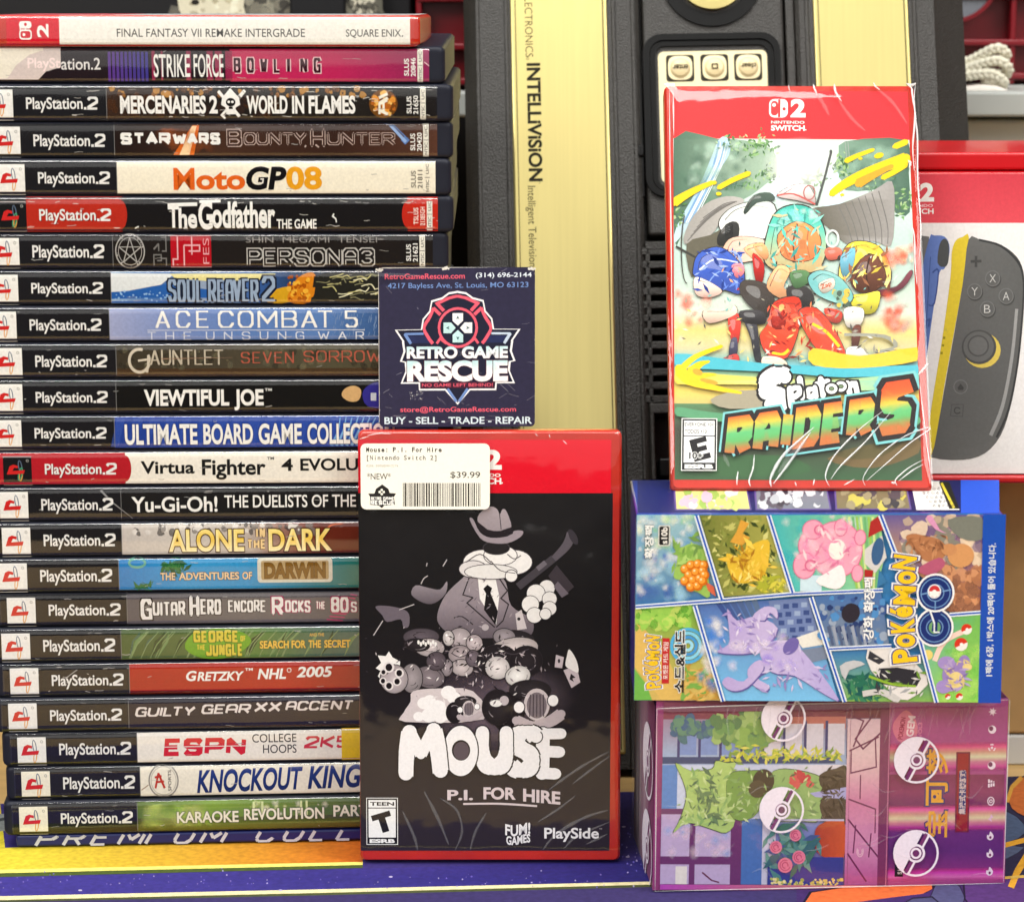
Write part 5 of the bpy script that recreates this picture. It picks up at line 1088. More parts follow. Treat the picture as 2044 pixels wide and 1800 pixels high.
a.scatter(30, lambda r: (1050+r.gauss(0, 80), 410+r.gauss(0, 80)), (16, 40), [(244, 190, 206, .6), (226, 140, 176, .5)], 'soft', 11); a.ring(950, 480, 30, 8, (214, 110, 150)); a.ring(990, 300, 26, 8, (214, 110, 150)); a.ell(1085, 400, 44, 52, (246, 236, 232)); a.poly([(980, 560), (1060, 500), (1110, 480), (1130, 560), (1080, 600)], (250, 236, 240), 3)
# panel: cave rocks
panel([(1312, 226), (1816, 226), (1816, 708), (1660, 716), (1540, 560), (1380, 420)], vgrad(226, 716, (100, 90, 150), (150, 120, 110), (190, 150, 110), (176, 120, 90), (150, 100, 80)))
a.scatter(80, box_in(1420, 232, 1812, 480), (14, 46), [(130, 130, 120, .7), (190, 170, 150, .6), (110, 90, 130, .5), (226, 206, 180, .6)], 'blob', 12); a.poly([(1640, 250), (1810, 240), (1812, 350), (1700, 340)], (120, 124, 116), 3); a.scatter(80, box_in(1640, 500, 1812, 700), (10, 40), [(170, 116, 84, .6), (206, 150, 110, .6), (140, 96, 76, .6)], 'blob', 13)
a.poly([(1430, 340), (1470, 320), (1520, 330), (1600, 350), (1640, 400), (1610, 450), (1540, 460), (1490, 420)], (176, 120, 84), 3); a.ell(1710, 430, 66, 60, (206, 150, 100)); a.ell(1650, 400, 40, 30, (196, 140, 96)); a.poly([(1490, 500), (1600, 440), (1630, 480), (1560, 530)], (176, 90, 120), 3); a.poly([(1530, 240), (1580, 300), (1640, 320), (1600, 300), (1560, 232)], (214, 150, 190), 2)
# panel: village and hills (lower left)
panel([(57, 700), (352, 686), (506, 1170), (57, 1170)], vgrad(690, 1170, (110, 170, 70), (140, 190, 80), (190, 180, 90), (206, 176, 100)))
a.poly([(57, 760), (200, 900), (330, 1170), (200, 1170), (57, 1000)], (214, 180, 100)); a.poly([(57, 1010), (120, 1090), (150, 1170), (57, 1170)], (110, 176, 80)); a.scatter(90, lambda r: (r.uniform(60, 340), r.uniform(700, 800)), (12, 30), [(96, 160, 60, .6), (150, 200, 90, .6), (190, 210, 110, .5)], 'blob', 14); a.scatter(60, box_in(280, 1000, 480, 1168), (8, 24), [(190, 150, 70), (214, 180, 100), (120, 170, 80)], 'leaf', 15)
for r_, c in ((92, (80, 170, 220)), (72, (130, 206, 236)), (52, (70, 150, 214)), (30, (150, 214, 240))): a.ring(330, 890, r_, 16, c)
# panel: towers and pale crystal shapes
panel([(372, 684), (944, 644), (1110, 1170), (524, 1170)], vgrad(650, 1170, (84, 110, 176), (76, 130, 206), (96, 170, 226), (120, 190, 236)))
for i in range(6): a.poly([(470+i*36, 676-i*4), (500+i*36, 674-i*4), (640+i*26, 880), (620+i*26, 880)], (60+i*6, 84+i*6, 150))
a.poly([(740, 660), (940, 646), (1010, 850), (800, 900)], (110, 130, 180))
for j in range(5):
    for i in range(4): a.rect(770+i*46+j*12, 680+j*40-i*4, 800+i*46+j*12, 704+j*40-i*4, (60, 80, 136) if (i+j) % 3 else (150, 170, 206))
a.poly([(880, 850), (1020, 800), (1040, 880), (920, 900)], (226, 226, 220)); a.poly([(900, 910), (1040, 890), (1060, 950), (940, 980)], (120, 134, 160)); a.scatter(30, lambda r: (r.uniform(400, 500)+60*0, r.uniform(760, 1100)), (20, 50), [(226, 240, 250, .5), (60, 120, 206, .4)], 'soft', 16)
lav = hgrad(480, 1100, (176, 160, 214), (196, 184, 226), (176, 166, 222))
for P in ([(530, 700), (580, 760), (680, 740), (790, 800), (720, 900), (620, 930), (480, 920), (540, 880), (540, 800)], [(660, 740), (720, 690), (780, 700), (786, 750), (750, 720), (720, 760)], [(700, 900), (840, 860), (960, 960), (1110, 1160), (1030, 1130), (880, 1040), (760, 1020)], [(640, 1010), (700, 960), (760, 1000), (690, 1050), (750, 1090), (730, 1120), (660, 1080)], [(510, 1080), (540, 1046), (620, 1070), (700, 980), (720, 1010), (640, 1100), (560, 1118)]):
    a.poly([(x+5, y+7) for x, y in P], (96, 90, 160), 3); a.poly(P, lav, 3)
a.scatter(26, box_in(560, 780, 900, 1000), (14, 40), [(214, 204, 236, .5), (150, 136, 200, .4)], 'soft', 17); a.ell(860, 890, 34, 50, (110, 100, 170), rot=40)
# panel: grey city, panel: shirt stand-in, panel: meadow with red-white balls
panel([(972, 636), (1310, 608), (1360, 884), (1054, 892)], vgrad(610, 892, (70, 110, 170), (90, 120, 160), (110, 130, 160)))
a.scatter(90, lambda r: (r.uniform(1010, 1330), r.uniform(640, 876)), (8, 26), [(60, 90, 150), (110, 130, 160), (150, 166, 190), (40, 60, 110), (80, 140, 200)], 'blob', 18); a.ell(1160, 720, 46, 50, (46, 44, 56), rot=20)
for i in range(8): a.poly([(1040+i*24, 790), (1056+i*24, 780), (1080+i*24, 884), (1066+i*24, 884)], (150, 160, 180) if i % 2 else (80, 96, 130))
panel([(1064, 916), (1400, 896), (1540, 940), (1592, 1170), (1150, 1170)], vgrad(900, 1170, (60, 120, 200), (80, 150, 120), (90, 160, 110), (130, 180, 90)))
a.scatter(60, box_in(1150, 1040, 1330, 1166), (8, 24), [(40, 110, 90), (60, 130, 96), (30, 90, 90)], 'leaf', 19); a.poly([(1250, 900), (1400, 900), (1520, 1000), (1560, 1080), (1460, 1160), (1390, 1130), (1270, 1010)], (222, 220, 220), 2); a.poly([(1310, 1000), (1500, 1010), (1504, 1090), (1330, 1080)], (44, 46, 56), 2); a.poly([(1260, 910), (1340, 960), (1310, 980), (1252, 950)], (52, 54, 64)); a.line([(1260, 1040), (1380, 1080), (1500, 1090)], 10, (140, 180, 60), sm=3); a.poly([(1110, 990), (1180, 960), (1240, 980), (1160, 1010), (1140, 1060)], (190, 194, 200), 2); a.line([(1230, 1130), (1330, 1120), (1420, 1168)], 26, (200, 200, 200), sm=3)
panel([(1516, 860), (1660, 742), (1816, 726), (1816, 1170), (1608, 1170)], vgrad(726, 1170, (110, 180, 90), (90, 170, 170), (140, 200, 100), (150, 206, 96)))
a.line([(1590, 960), (1640, 860), (1760, 800)], 20, (236, 206, 196), sm=5); a.ell(1555, 930, 26, 26, (226, 206, 120)); a.scatter(30, box_in(1640, 900, 1810, 1160), (20, 50), [(170, 214, 110, .5), (110, 180, 80, .4)], 'soft', 20)
for x, y, r in ((1748, 800, 27), (1722, 876, 33), (1720, 1140, 18), (1662, 1140, 14)): a.ell(x, y, r, r, (236, 232, 228)); a.poly([(x+r*math.cos(R(t)), y+r*math.sin(R(t))) for t in range(150, 345, 8)], (206, 56, 40)); a.ell(x+2, y, r*.25, r*.25, (240, 240, 240))
for x, y, rx, ry, c in ((1690, 1030, 60, 64, (150, 130, 190)), (1700, 1060, 40, 46, (226, 206, 140)), (1650, 970, 44, 34, (160, 140, 200)), (1640, 1090, 40, 34, (160, 140, 200)), (1740, 970, 30, 40, (150, 130, 190)), (1756, 990, 24, 18, (226, 206, 140))): a.ell(x, y, rx, ry, c)
for seed, (x0, y0, x1, y1), cs in ((71, (540, 380, 730, 560), [(240, 206, 90), (196, 150, 44), (170, 120, 40), (250, 226, 130)]), (72, (900, 290, 1180, 520), [(244, 190, 208), (226, 140, 178), (250, 214, 222), (214, 120, 160)]), (73, (500, 720, 800, 920), [(160, 146, 204), (206, 196, 234), (140, 126, 190), (220, 214, 240)]), (74, (720, 900, 1050, 1120), [(166, 152, 208), (206, 198, 234), (146, 132, 194)]), (75, (1440, 330, 1640, 460), [(150, 100, 70), (196, 140, 100), (120, 80, 60)]), (76, (1650, 960, 1760, 1110), [(130, 110, 170), (176, 160, 206), (214, 196, 130)]), (77, (1290, 920, 1540, 1130), [(206, 206, 206), (60, 62, 70), (160, 164, 170), (110, 150, 60)])):
    a.scatter(34, box_in(x0, y0, x1, y1), (5, 14), cs, 'leaf', seed, 2.4)
# white gutters with a blue core
for P in ([(57, 690), (500, 656), (860, 624), (1320, 604)], [(362, 226), (500, 652)], [(732, 226), (862, 618)], [(1300, 226), (1400, 470)], [(362, 684), (516, 1172)], [(956, 640), (1140, 1172)], [(1054, 902), (1370, 886)], [(1510, 840), (1606, 1172)], [(1660, 728), (1818, 716)]):
    a.line(P, 20, (226, 236, 244)); a.line(P, 8, BLU)
a.rect(1816, 224, 1930, 1172, vgrad(224, 1172, (32, 80, 180), (30, 76, 176)), 1, 4)
# lettering, reading upwards
a.textr('확장팩', 122, 362, 168, 46, 90, (236, 240, 240), .03, out=((60, 84, 90), .05))
a.rr(168, 278, 230, 384, 10, (206, 210, 206)); a.rr(174, 284, 224, 378, 8, (34, 34, 38)); a.textr('s10b', 200, 330, 84, 32, 90, W_, .02)
YL, NB = (238, 196, 40), (38, 62, 140)
def wordmark(a, x0, y0, x1, y1, rot_big=0):
    L = y0-y1; n_ = 7; wd = [1, .95, 1, .8, 1.35, .95, 1]; pos = 0; tot = sum(wd)
    for o in (1, 0):
        pos = 0
        for i, ch in enumerate('PoKéMoN'):
            w = L*wd[i]/tot; cy = y0-pos-w/2; pos += w; k = [1.12, .86, 1.1, 1.05, 1, .84, 1.06][i]
            hh = (x1-x0)*k; cx = (x0+x1)/2+[10, 14, -4, -12, 2, 12, -2][i]*(x1-x0)/120
            if o: a.textr(ch, cx, cy, w*1.02, hh, 90+[6, 0, 5, 0, -3, 0, -8][i], NB, .05, out=((236, 238, 242), .05))
            else: a.textr(ch, cx, cy, w*.9, hh*.9, 90+[6, 0, 5, 0, -3, 0, -8][i], YL, .045, out=(NB, .04))
wordmark(a, 112, 1112, 188, 836); a.rect(198, 852, 236, 1084, (186, 44, 50)); a.textr('포켓몬 카드 게임', 217, 968, 190, 26, 90, W_, .01)
a.textr('소드&실드', 290, 970, 320, 58, 90, (34, 34, 40), .035, out=((238, 240, 236), .05))
a.textr('강화 확장팩', 1252, 698, 316, 56, 90, (240, 242, 244), .025, out=((70, 90, 130), .03))
wordmark(a, 1366, 972, 1490, 424)
for y, gap in ((790, 1), (616, 0)):
    a.ell(1586, y, 96, 98, (236, 238, 242)); a.ell(1586, y, 86, 88, (28, 48, 112)); a.ring(1586, y, 76, 5, (110, 150, 200)); a.ring(1586, y, 44, 5, (110, 150, 200))
    if gap: a.ell(1586, y, 30, 32, (110, 160, 110)); a.poly([(1550, y-90), (1625, y-90), (1600, y-30), (1600, y+20), (1570, y+20), (1576, y-30)], (28, 48, 112)); a.line([(1560, y-86), (1584, y-20), (1584, y+24), (1612, y+24)], 7, (226, 232, 240)); 
    else: a.ell(1580, y-8, 34, 36, (226, 232, 240)); a.ell(1580, y-8, 28, 30, (200, 54, 60)); a.poly([(1552, y-8), (1608, y-8), (1600, y+14), (1580, y+22), (1560, y+14)], (240, 240, 240)); a.ell(1580, y-6, 10, 10, (240, 240, 240)); a.line([(1586, y+40), (1586, y+86)], 6, (110, 150, 200)); a.line([(1620, y-8), (1664, y-16)], 6, (110, 150, 200)); a.line([(1510, y+8), (1546, y)], 6, (110, 150, 200))
a.textr('1팩에 6장, 1박스에 20팩이 들어 있습니다.', 1868, 702, 668, 40, 90, (226, 232, 230), .018)
a.build('front_print', ink('box_print', .34, .25), blue)
FBt = Frame(FB.P(0, BH_, 0), FB.ux, -FB.n)
bt = quadmap(FBt, BW_, BD_, (1257.5, 957), (1941, 958), (1998, 1028), (1270, 1025))
a = Art(lambda x, y, h: bt(x, y, h+.00005), Zb, Zs, dz=12e-6)
a.rect(60, 50, 1720, 216, hgrad(60, 1720, (24, 36, 96), (28, 34, 92), (40, 30, 84), (30, 34, 84)), 8, 1); a.rect(1700, 50, 1900, 224, (46, 84, 196))
for x0, x1, cs, sd in ((236, 630, [(214, 206, 130), (190, 200, 120), (224, 176, 190), (236, 232, 210), (150, 180, 90)], 1), (640, 1035, [(120, 124, 136), (176, 180, 186), (64, 60, 70), (90, 84, 96), (206, 206, 210)], 2), (1045, 1446, [(120, 110, 84), (190, 180, 90), (80, 74, 80), (150, 140, 110), (60, 60, 66)], 3)):
    a.poly([(x0, 56), (x1-30, 56), (x1, 204), (x0+10, 204)], (96, 80, 140)); a.poly([(x0+10, 60), (x1-34, 60), (x1-10, 198), (x0+18, 198)], cs[0]); a.scatter(60, box_in(x0+40, 66, x1-50, 186), (12, 30), cs, 'blob', sd)
a.poly([(1440, 56), (1590, 56), (1694, 206), (1470, 206)], (222, 222, 216)); a.poly([(1586, 60), (1640, 60), (1692, 200), (1640, 200)], (36, 36, 30)); a.line([(1600, 66), (1664, 196)], 10, (206, 190, 60))
for j in range(5):
    for i in range(5): a.textr('한글카드'[(i+j) % 4], 1490+i*24+j*18, 96+j*22, 16, 15, 60, (70, 56, 70), .01)
a.build('top_print', INK, blue)
FBs = Frame(FB.P(0, 0, -BD_), FB.n, FB.uy)
a = Art(lambda x, y, h: FBs.P(x, y, h+.0001)); a.rect(.001, .001, BD_-.001, BH_-.001, (30, 44, 110)); a.line([(BD_-.004, BH_-.002), (BD_-.004, BH_*.35)], .0008, (220, 226, 230)); a.line([(BD_-.004, BH_*.5), (BD_-.0015, BH_*.3)], .0006, (220, 226, 230)); a.build('end_print', INK, blue)

# ------------------------------------------------------------------ sealed case leaning above the boxes
sl = R(27); SW_, SH_, ST_ = .1035, .1735, .0108
FS = Frame((.0628, .0400, BH_+.0778+.0006), (1, 0, 0), (0, math.sin(sl), math.cos(sl)))
splat = sealed_case('game_case', 'sealed red game case with bright jungle cover, leaning on top of the blue box', FS, SW_, SH_, ST_)
sq = quadmap(FS, SW_, SH_, (1317, 167), (1813, 163), (1862, 972), (1340, 974))
a = Art(lambda x, y, h: sq(x, y, h+.00012), (1284.7, 144.4), .30367, dz=12e-6)  # print colours are paled to include the wrap's reflected haze
B = lambda y: y+1521
def edge_l(y): return 166+(y-115)*(205-166)/(2656-115)
def edge_r(y): return 1694+(y-100)*(1828-1694)/(2656-100)
def strip(y0, y1, g, n=1):
    for i in range(n):
        p, q = y0+(y1-y0)*i/n, y0+(y1-y0)*(i+1)/n; a.add([(edge_l(p), p), (edge_r(p), p), (edge_r(q), q), (edge_l(q), q)], [(0, 1, 2, 3)], g)
a.clip = lambda x, y: (min(max(x, edge_l(y)), edge_r(y)), min(max(y, 112), 2662))
strip(113, 428, hgrad(166, 1700, (222, 58, 60), (226, 66, 66), (214, 52, 58)), 2)
a.rr(792, 168, 914, 288, 34, W_); a.rr(804, 180, 850, 276, 22, (224, 62, 64)); a.rect(850, 170, 866, 286, (224, 62, 64)); a.ell(824, 206, 12, 12, W_); a.ell(890, 232, 11, 11, (224, 62, 64)); a.text('2', 932, 166, 1030, 286, W_, .045)
a.text('NINTENDO', 806, 309, 1024, 327, (246, 214, 210), .03, cap=True); a.text('SWITCH', 806, 338, 1026, 372, W_, .035, cap=True); a.rect(1028, 364, 1037, 370, W_)
strip(428, 1560, vgrad(428, 1560, (206, 216, 206), (196, 214, 204), (176, 200, 190), (196, 206, 190)), 10)
strip(1560, B(400), vgrad(1560, B(400), (200, 204, 190), (216, 196, 120), (196, 190, 150), (96, 176, 190)), 6); strip(B(400), B(640), vgrad(B(400), B(640), (110, 190, 190), (226, 200, 90), (200, 180, 110)), 5); strip(B(640), B(1140), vgrad(B(640), B(1140), (90, 130, 90), (70, 70, 60), (66, 80, 60), (60, 92, 62)), 6)
# cliffs, trees and waterfalls
def lim(x, y): return min(max(x, edge_l(y)+3), edge_r(y)-3)
def mass(P, c): a.poly([(lim(x, y), y) for x, y in P], c, 3)
mass([(170, 430), (460, 430), (640, 440), (820, 500), (850, 640), (780, 720), (620, 830), (420, 860), (260, 1010), (180, 1100)], hgrad(170, 850, (78, 106, 88), (110, 140, 118), (160, 182, 160)))
mass([(1290, 440), (1700, 430), (1710, 640), (1720, 900), (1620, 900), (1560, 760), (1300, 760), (1220, 620), (1250, 540)], hgrad(1220, 1720, (130, 160, 140), (86, 112, 96), (76, 104, 88)))
mass([(470, 430), (530, 430), (540, 520), (470, 640), (380, 800), (300, 960), (190, 1110), (200, 1000), (330, 760), (400, 600)], vgrad(430, 1110, (176, 200, 214), (160, 190, 206), (190, 210, 214)))
rd = random.Random(31)
for i in range(26): x = rd.uniform(0, 70); a.line([(460+x, 440+rd.uniform(0, 40)), (430+x*.9, 600), (330+x, 800), (240+x, 980)], 4, rd.choice([(226, 238, 244, .7), (120, 156, 190, .6)]), sm=3)
for P in ([(850, 680), (980, 676), (1000, 800), (820, 820)], [(1180, 640), (1250, 650), (1290, 860), (1160, 860)]): mass(P, (196, 216, 222)); [a.line([(P[0][0]+rd.uniform(5, 110), 690), (P[0][0]+rd.uniform(0, 120), 810)], 4, (236, 244, 248, .7)) for _ in range(8)]
grn = [(84, 124, 76), (110, 150, 96), (140, 176, 118), (70, 104, 70), (166, 190, 140)]
for cx_, cy_, sx_, sy_, n_ in ((720, 480, 60, 40, 70), (800, 660, 34, 26, 40), (560, 460, 50, 30, 30), (1270, 590, 34, 36, 50), (1090, 680, 40, 26, 40), (640, 720, 50, 30, 30), (1680, 850, 40, 50, 40), (210, 900, 26, 60, 26), (1460, 700, 60, 40, 30)): a.scatter(n_, lambda r, cx_=cx_, cy_=cy_, sx_=sx_, sy_=sy_: (lambda y: (lim(cx_+r.gauss(0, sx_), y), y))(cy_+r.gauss(0, sy_)), (7, 16), grn, 'leaf', int(cx_+cy_), 1.4)
a.scatter(40, lambda r: (r.uniform(230, 640), r.uniform(460, 760)), (20, 70), [(60, 90, 76, .35), (176, 200, 180, .3), (130, 160, 140, .3)], 'soft', 33); a.scatter(30, lambda r: (r.uniform(1320, 1640), r.uniform(480, 760)), (20, 60), [(60, 88, 76, .35), (150, 180, 160, .3)], 'soft', 34); a.ell(1000, 600, 260, 190, (240, 240, 226, .9), (236, 238, 226, 0))
for x, y in ((1290, 440), (1308, 440)): a.line([(x, y), (x+14, 560)], 5, (150, 160, 150))
YP = (232, 196, 36); YO = (214, 156, 50)
def paint(P, w0, w1): a.line(P, w0, YP, sm=4, w1=w1, round_=True)
paint([(180, 850), (240, 810), (330, 760), (430, 716)], 44, 22); paint([(470, 750), (560, 700), (665, 655)], 24, 26); a.ell(470, 790, 18, 12, YP); a.ell(440, 718, 16, 14, YP)
paint([(1205, 785), (1290, 720), (1450, 640), (1690, 550)], 30, 62); a.line([(1380, 716), (1480, 660), (1600, 600)], 46, YO, sm=4, w1=20, round_=True); paint([(1300, 568), (1380, 530), (1475, 494)], 26, 18); paint([(1540, 676), (1610, 640), (1690, 590)], 26, 26); a.ell(1512, 532, 32, 18, YP, rot=-16); a.ell(1640, 460, 44, 18, YP, rot=-24); a.ell(1392, 552, 14, 9, YP); paint([(1620, 470), (1690, 440)], 30, 30); a.ell(1276, 790, 14, 9, YP)
# canvas wings and expedition gear standing in for the printed figures
cg = (128, 126, 120)
mass([(250, 1120), (280, 980), (380, 860), (520, 806), (640, 830), (560, 900), (480, 980), (420, 1060)], hgrad(250, 640, (150, 146, 140), (176, 172, 166))); mass([(265, 1120), (420, 1060), (520, 1010), (540, 1120), (360, 1200), (300, 1340)], (96, 92, 78))
for i in range(6): a.line([(270+i*20, 1100-i*30), (400+i*20, 960-i*20), (520+i*14, 870-i*6)], 4, (110, 106, 102), sm=4)
mass([(1060, 890), (1260, 850), (1480, 760), (1600, 700), (1620, 900), (1600, 1120), (1480, 1090), (1340, 1130), (1180, 1000)], hgrad(1060, 1620, (96, 92, 80), (110, 106, 96), (170, 166, 162), (150, 146, 142)))
for i in range(7): a.line([(1250+i*44, 860-i*16), (1310+i*44, 980), (1350+i*38, 1110)], 5, (112, 110, 106), sm=4)
a.line([(1110, 860), (1160, 680), (1200, 512)], 12, (84, 86, 84)); a.ell(1198, 510, 9, 14, (84, 86, 84)); a.line([(195, 1135), (340, 1216)], 10, (60, 60, 56)); a.ring(270, 1140, 44, 8, (70, 66, 60), 240, 90, 240)
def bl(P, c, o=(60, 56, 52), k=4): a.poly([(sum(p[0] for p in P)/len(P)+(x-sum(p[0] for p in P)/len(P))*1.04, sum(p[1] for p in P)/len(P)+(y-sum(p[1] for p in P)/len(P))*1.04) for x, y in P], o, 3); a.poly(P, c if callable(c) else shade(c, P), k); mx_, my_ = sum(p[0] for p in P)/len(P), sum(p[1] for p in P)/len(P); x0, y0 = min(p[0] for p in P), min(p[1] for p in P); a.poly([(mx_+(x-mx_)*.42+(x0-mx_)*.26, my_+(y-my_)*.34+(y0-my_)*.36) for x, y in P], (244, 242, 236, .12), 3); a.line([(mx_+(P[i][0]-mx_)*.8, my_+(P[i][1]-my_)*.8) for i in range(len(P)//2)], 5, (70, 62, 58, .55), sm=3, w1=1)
# white rucksack with goggles strap, pink scarf
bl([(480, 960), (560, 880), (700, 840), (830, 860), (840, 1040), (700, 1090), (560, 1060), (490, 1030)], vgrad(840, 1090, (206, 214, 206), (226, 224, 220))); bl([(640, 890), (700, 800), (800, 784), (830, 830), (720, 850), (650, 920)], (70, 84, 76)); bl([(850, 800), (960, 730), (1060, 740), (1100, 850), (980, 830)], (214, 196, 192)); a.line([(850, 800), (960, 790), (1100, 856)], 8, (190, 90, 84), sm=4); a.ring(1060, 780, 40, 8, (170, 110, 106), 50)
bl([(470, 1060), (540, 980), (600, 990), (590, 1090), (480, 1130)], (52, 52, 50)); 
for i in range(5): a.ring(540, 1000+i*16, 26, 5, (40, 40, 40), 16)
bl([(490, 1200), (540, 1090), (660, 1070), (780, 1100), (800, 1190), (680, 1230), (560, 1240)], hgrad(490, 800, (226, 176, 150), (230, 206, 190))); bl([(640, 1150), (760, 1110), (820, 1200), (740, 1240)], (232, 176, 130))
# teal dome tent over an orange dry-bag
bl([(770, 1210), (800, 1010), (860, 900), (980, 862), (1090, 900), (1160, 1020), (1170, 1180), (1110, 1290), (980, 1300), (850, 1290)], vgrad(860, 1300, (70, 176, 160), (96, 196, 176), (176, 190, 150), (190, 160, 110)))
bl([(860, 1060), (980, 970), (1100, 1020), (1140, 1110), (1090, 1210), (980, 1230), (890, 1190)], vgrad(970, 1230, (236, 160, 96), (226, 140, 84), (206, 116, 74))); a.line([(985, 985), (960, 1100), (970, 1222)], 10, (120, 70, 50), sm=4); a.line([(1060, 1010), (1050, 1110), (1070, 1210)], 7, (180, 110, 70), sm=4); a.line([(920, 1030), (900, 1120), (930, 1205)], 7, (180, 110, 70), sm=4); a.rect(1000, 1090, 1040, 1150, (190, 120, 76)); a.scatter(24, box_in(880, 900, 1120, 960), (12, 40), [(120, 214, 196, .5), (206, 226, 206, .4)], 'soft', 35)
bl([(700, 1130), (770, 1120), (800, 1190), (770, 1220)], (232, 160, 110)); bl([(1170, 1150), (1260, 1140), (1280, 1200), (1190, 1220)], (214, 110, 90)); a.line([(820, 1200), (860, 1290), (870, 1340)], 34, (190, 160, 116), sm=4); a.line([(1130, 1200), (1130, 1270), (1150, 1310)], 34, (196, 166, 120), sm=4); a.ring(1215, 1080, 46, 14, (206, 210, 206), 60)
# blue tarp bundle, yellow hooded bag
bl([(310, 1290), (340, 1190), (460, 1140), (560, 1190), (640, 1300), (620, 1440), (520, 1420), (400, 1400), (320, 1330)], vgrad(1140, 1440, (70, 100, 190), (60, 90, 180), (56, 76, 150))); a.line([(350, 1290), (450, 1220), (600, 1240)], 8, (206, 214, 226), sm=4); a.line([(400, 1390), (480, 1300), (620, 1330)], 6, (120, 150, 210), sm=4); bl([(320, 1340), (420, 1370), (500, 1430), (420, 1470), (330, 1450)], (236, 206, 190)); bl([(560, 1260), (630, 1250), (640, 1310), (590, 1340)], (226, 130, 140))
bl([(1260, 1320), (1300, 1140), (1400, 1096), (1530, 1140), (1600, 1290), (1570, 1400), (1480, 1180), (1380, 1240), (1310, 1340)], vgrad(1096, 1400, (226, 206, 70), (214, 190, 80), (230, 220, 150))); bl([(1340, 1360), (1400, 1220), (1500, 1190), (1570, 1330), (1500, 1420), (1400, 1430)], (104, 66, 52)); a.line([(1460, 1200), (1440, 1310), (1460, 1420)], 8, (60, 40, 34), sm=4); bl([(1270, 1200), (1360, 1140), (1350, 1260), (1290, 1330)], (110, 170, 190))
bl([(1500, 1420), (1640, 1390), (1720, 1290), (1740, 1310), (1680, 1400), (1560, 1450)], (110, 60, 70)); bl([(1340, 1460), (1440, 1440), (1530, 1430), (1500, 1560), (1380, 1560)], (206, 196, 70)); a.scatter(20, lambda r: (lim(1660+r.gauss(0, 40), 1190), 1190+r.gauss(0, 24)), (16, 50), [(236, 96, 70, .55), (250, 180, 150, .5)], 'soft', 36)
a.scatter(24, lambda r: (lim(1650+r.gauss(0, 50), 1600), 1600+r.gauss(0, 80)), (20, 60), [(226, 90, 66, .5), (170, 150, 140, .5)], 'soft', 37); a.scatter(20, lambda r: (lim(300+r.gauss(0, 60), 1580), 1560+r.gauss(0, 60)), (20, 50), [(230, 100, 80, .5), (240, 200, 180, .5)], 'soft', 38)
a.scatter(120, lambda r: (r.gauss(960, 240), r.gauss(1400, 120)), (5, 15), [(60, 56, 54), (226, 160, 110), (206, 210, 206), (96, 120, 110), (176, 60, 50), (214, 190, 110), (120, 176, 170)], 'leaf', 61, 1.6)
a.scatter(50, lambda r: (r.uniform(830, 1140), r.uniform(890, 1280)), (6, 22), [(96, 196, 180), (140, 214, 196), (66, 150, 140), (200, 190, 150)], 'leaf', 62, 2.6)
a.scatter(40, lambda r: (r.uniform(330, 620), r.uniform(1160, 1420)), (6, 20), [(50, 76, 160), (96, 126, 206), (150, 170, 220), (40, 60, 130)], 'leaf', 63, 2.4)
a.scatter(36, lambda r: (r.uniform(1280, 1590), r.uniform(1110, 1400)), (6, 20), [(206, 180, 70), (236, 220, 130), (150, 100, 70), (110, 70, 54)], 'leaf', 64, 2.2)
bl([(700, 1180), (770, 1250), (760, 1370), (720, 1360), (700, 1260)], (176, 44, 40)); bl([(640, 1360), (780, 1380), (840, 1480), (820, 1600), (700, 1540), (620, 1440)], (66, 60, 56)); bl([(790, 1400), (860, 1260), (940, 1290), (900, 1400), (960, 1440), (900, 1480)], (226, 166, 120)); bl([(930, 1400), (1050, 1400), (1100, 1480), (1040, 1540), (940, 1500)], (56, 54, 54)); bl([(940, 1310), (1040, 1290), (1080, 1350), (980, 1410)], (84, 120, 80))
bl([(1060, 1340), (1140, 1290), (1260, 1330), (1350, 1440), (1330, 1500), (1240, 1500), (1110, 1440)], hgrad(1060, 1350, (110, 176, 176), (150, 200, 196), (116, 180, 176))); bl([(1130, 1380), (1220, 1340), (1230, 1400), (1160, 1440)], (206, 196, 180)); a.text('Zap', 1140, 1372, 1216, 1410, (190, 90, 60), .02, rot=24); a.scatter(20, box_in(1230, 1420, 1330, 1520), (10, 24), [(206, 180, 80), (80, 96, 84), (130, 170, 150)], 'blob', 39)
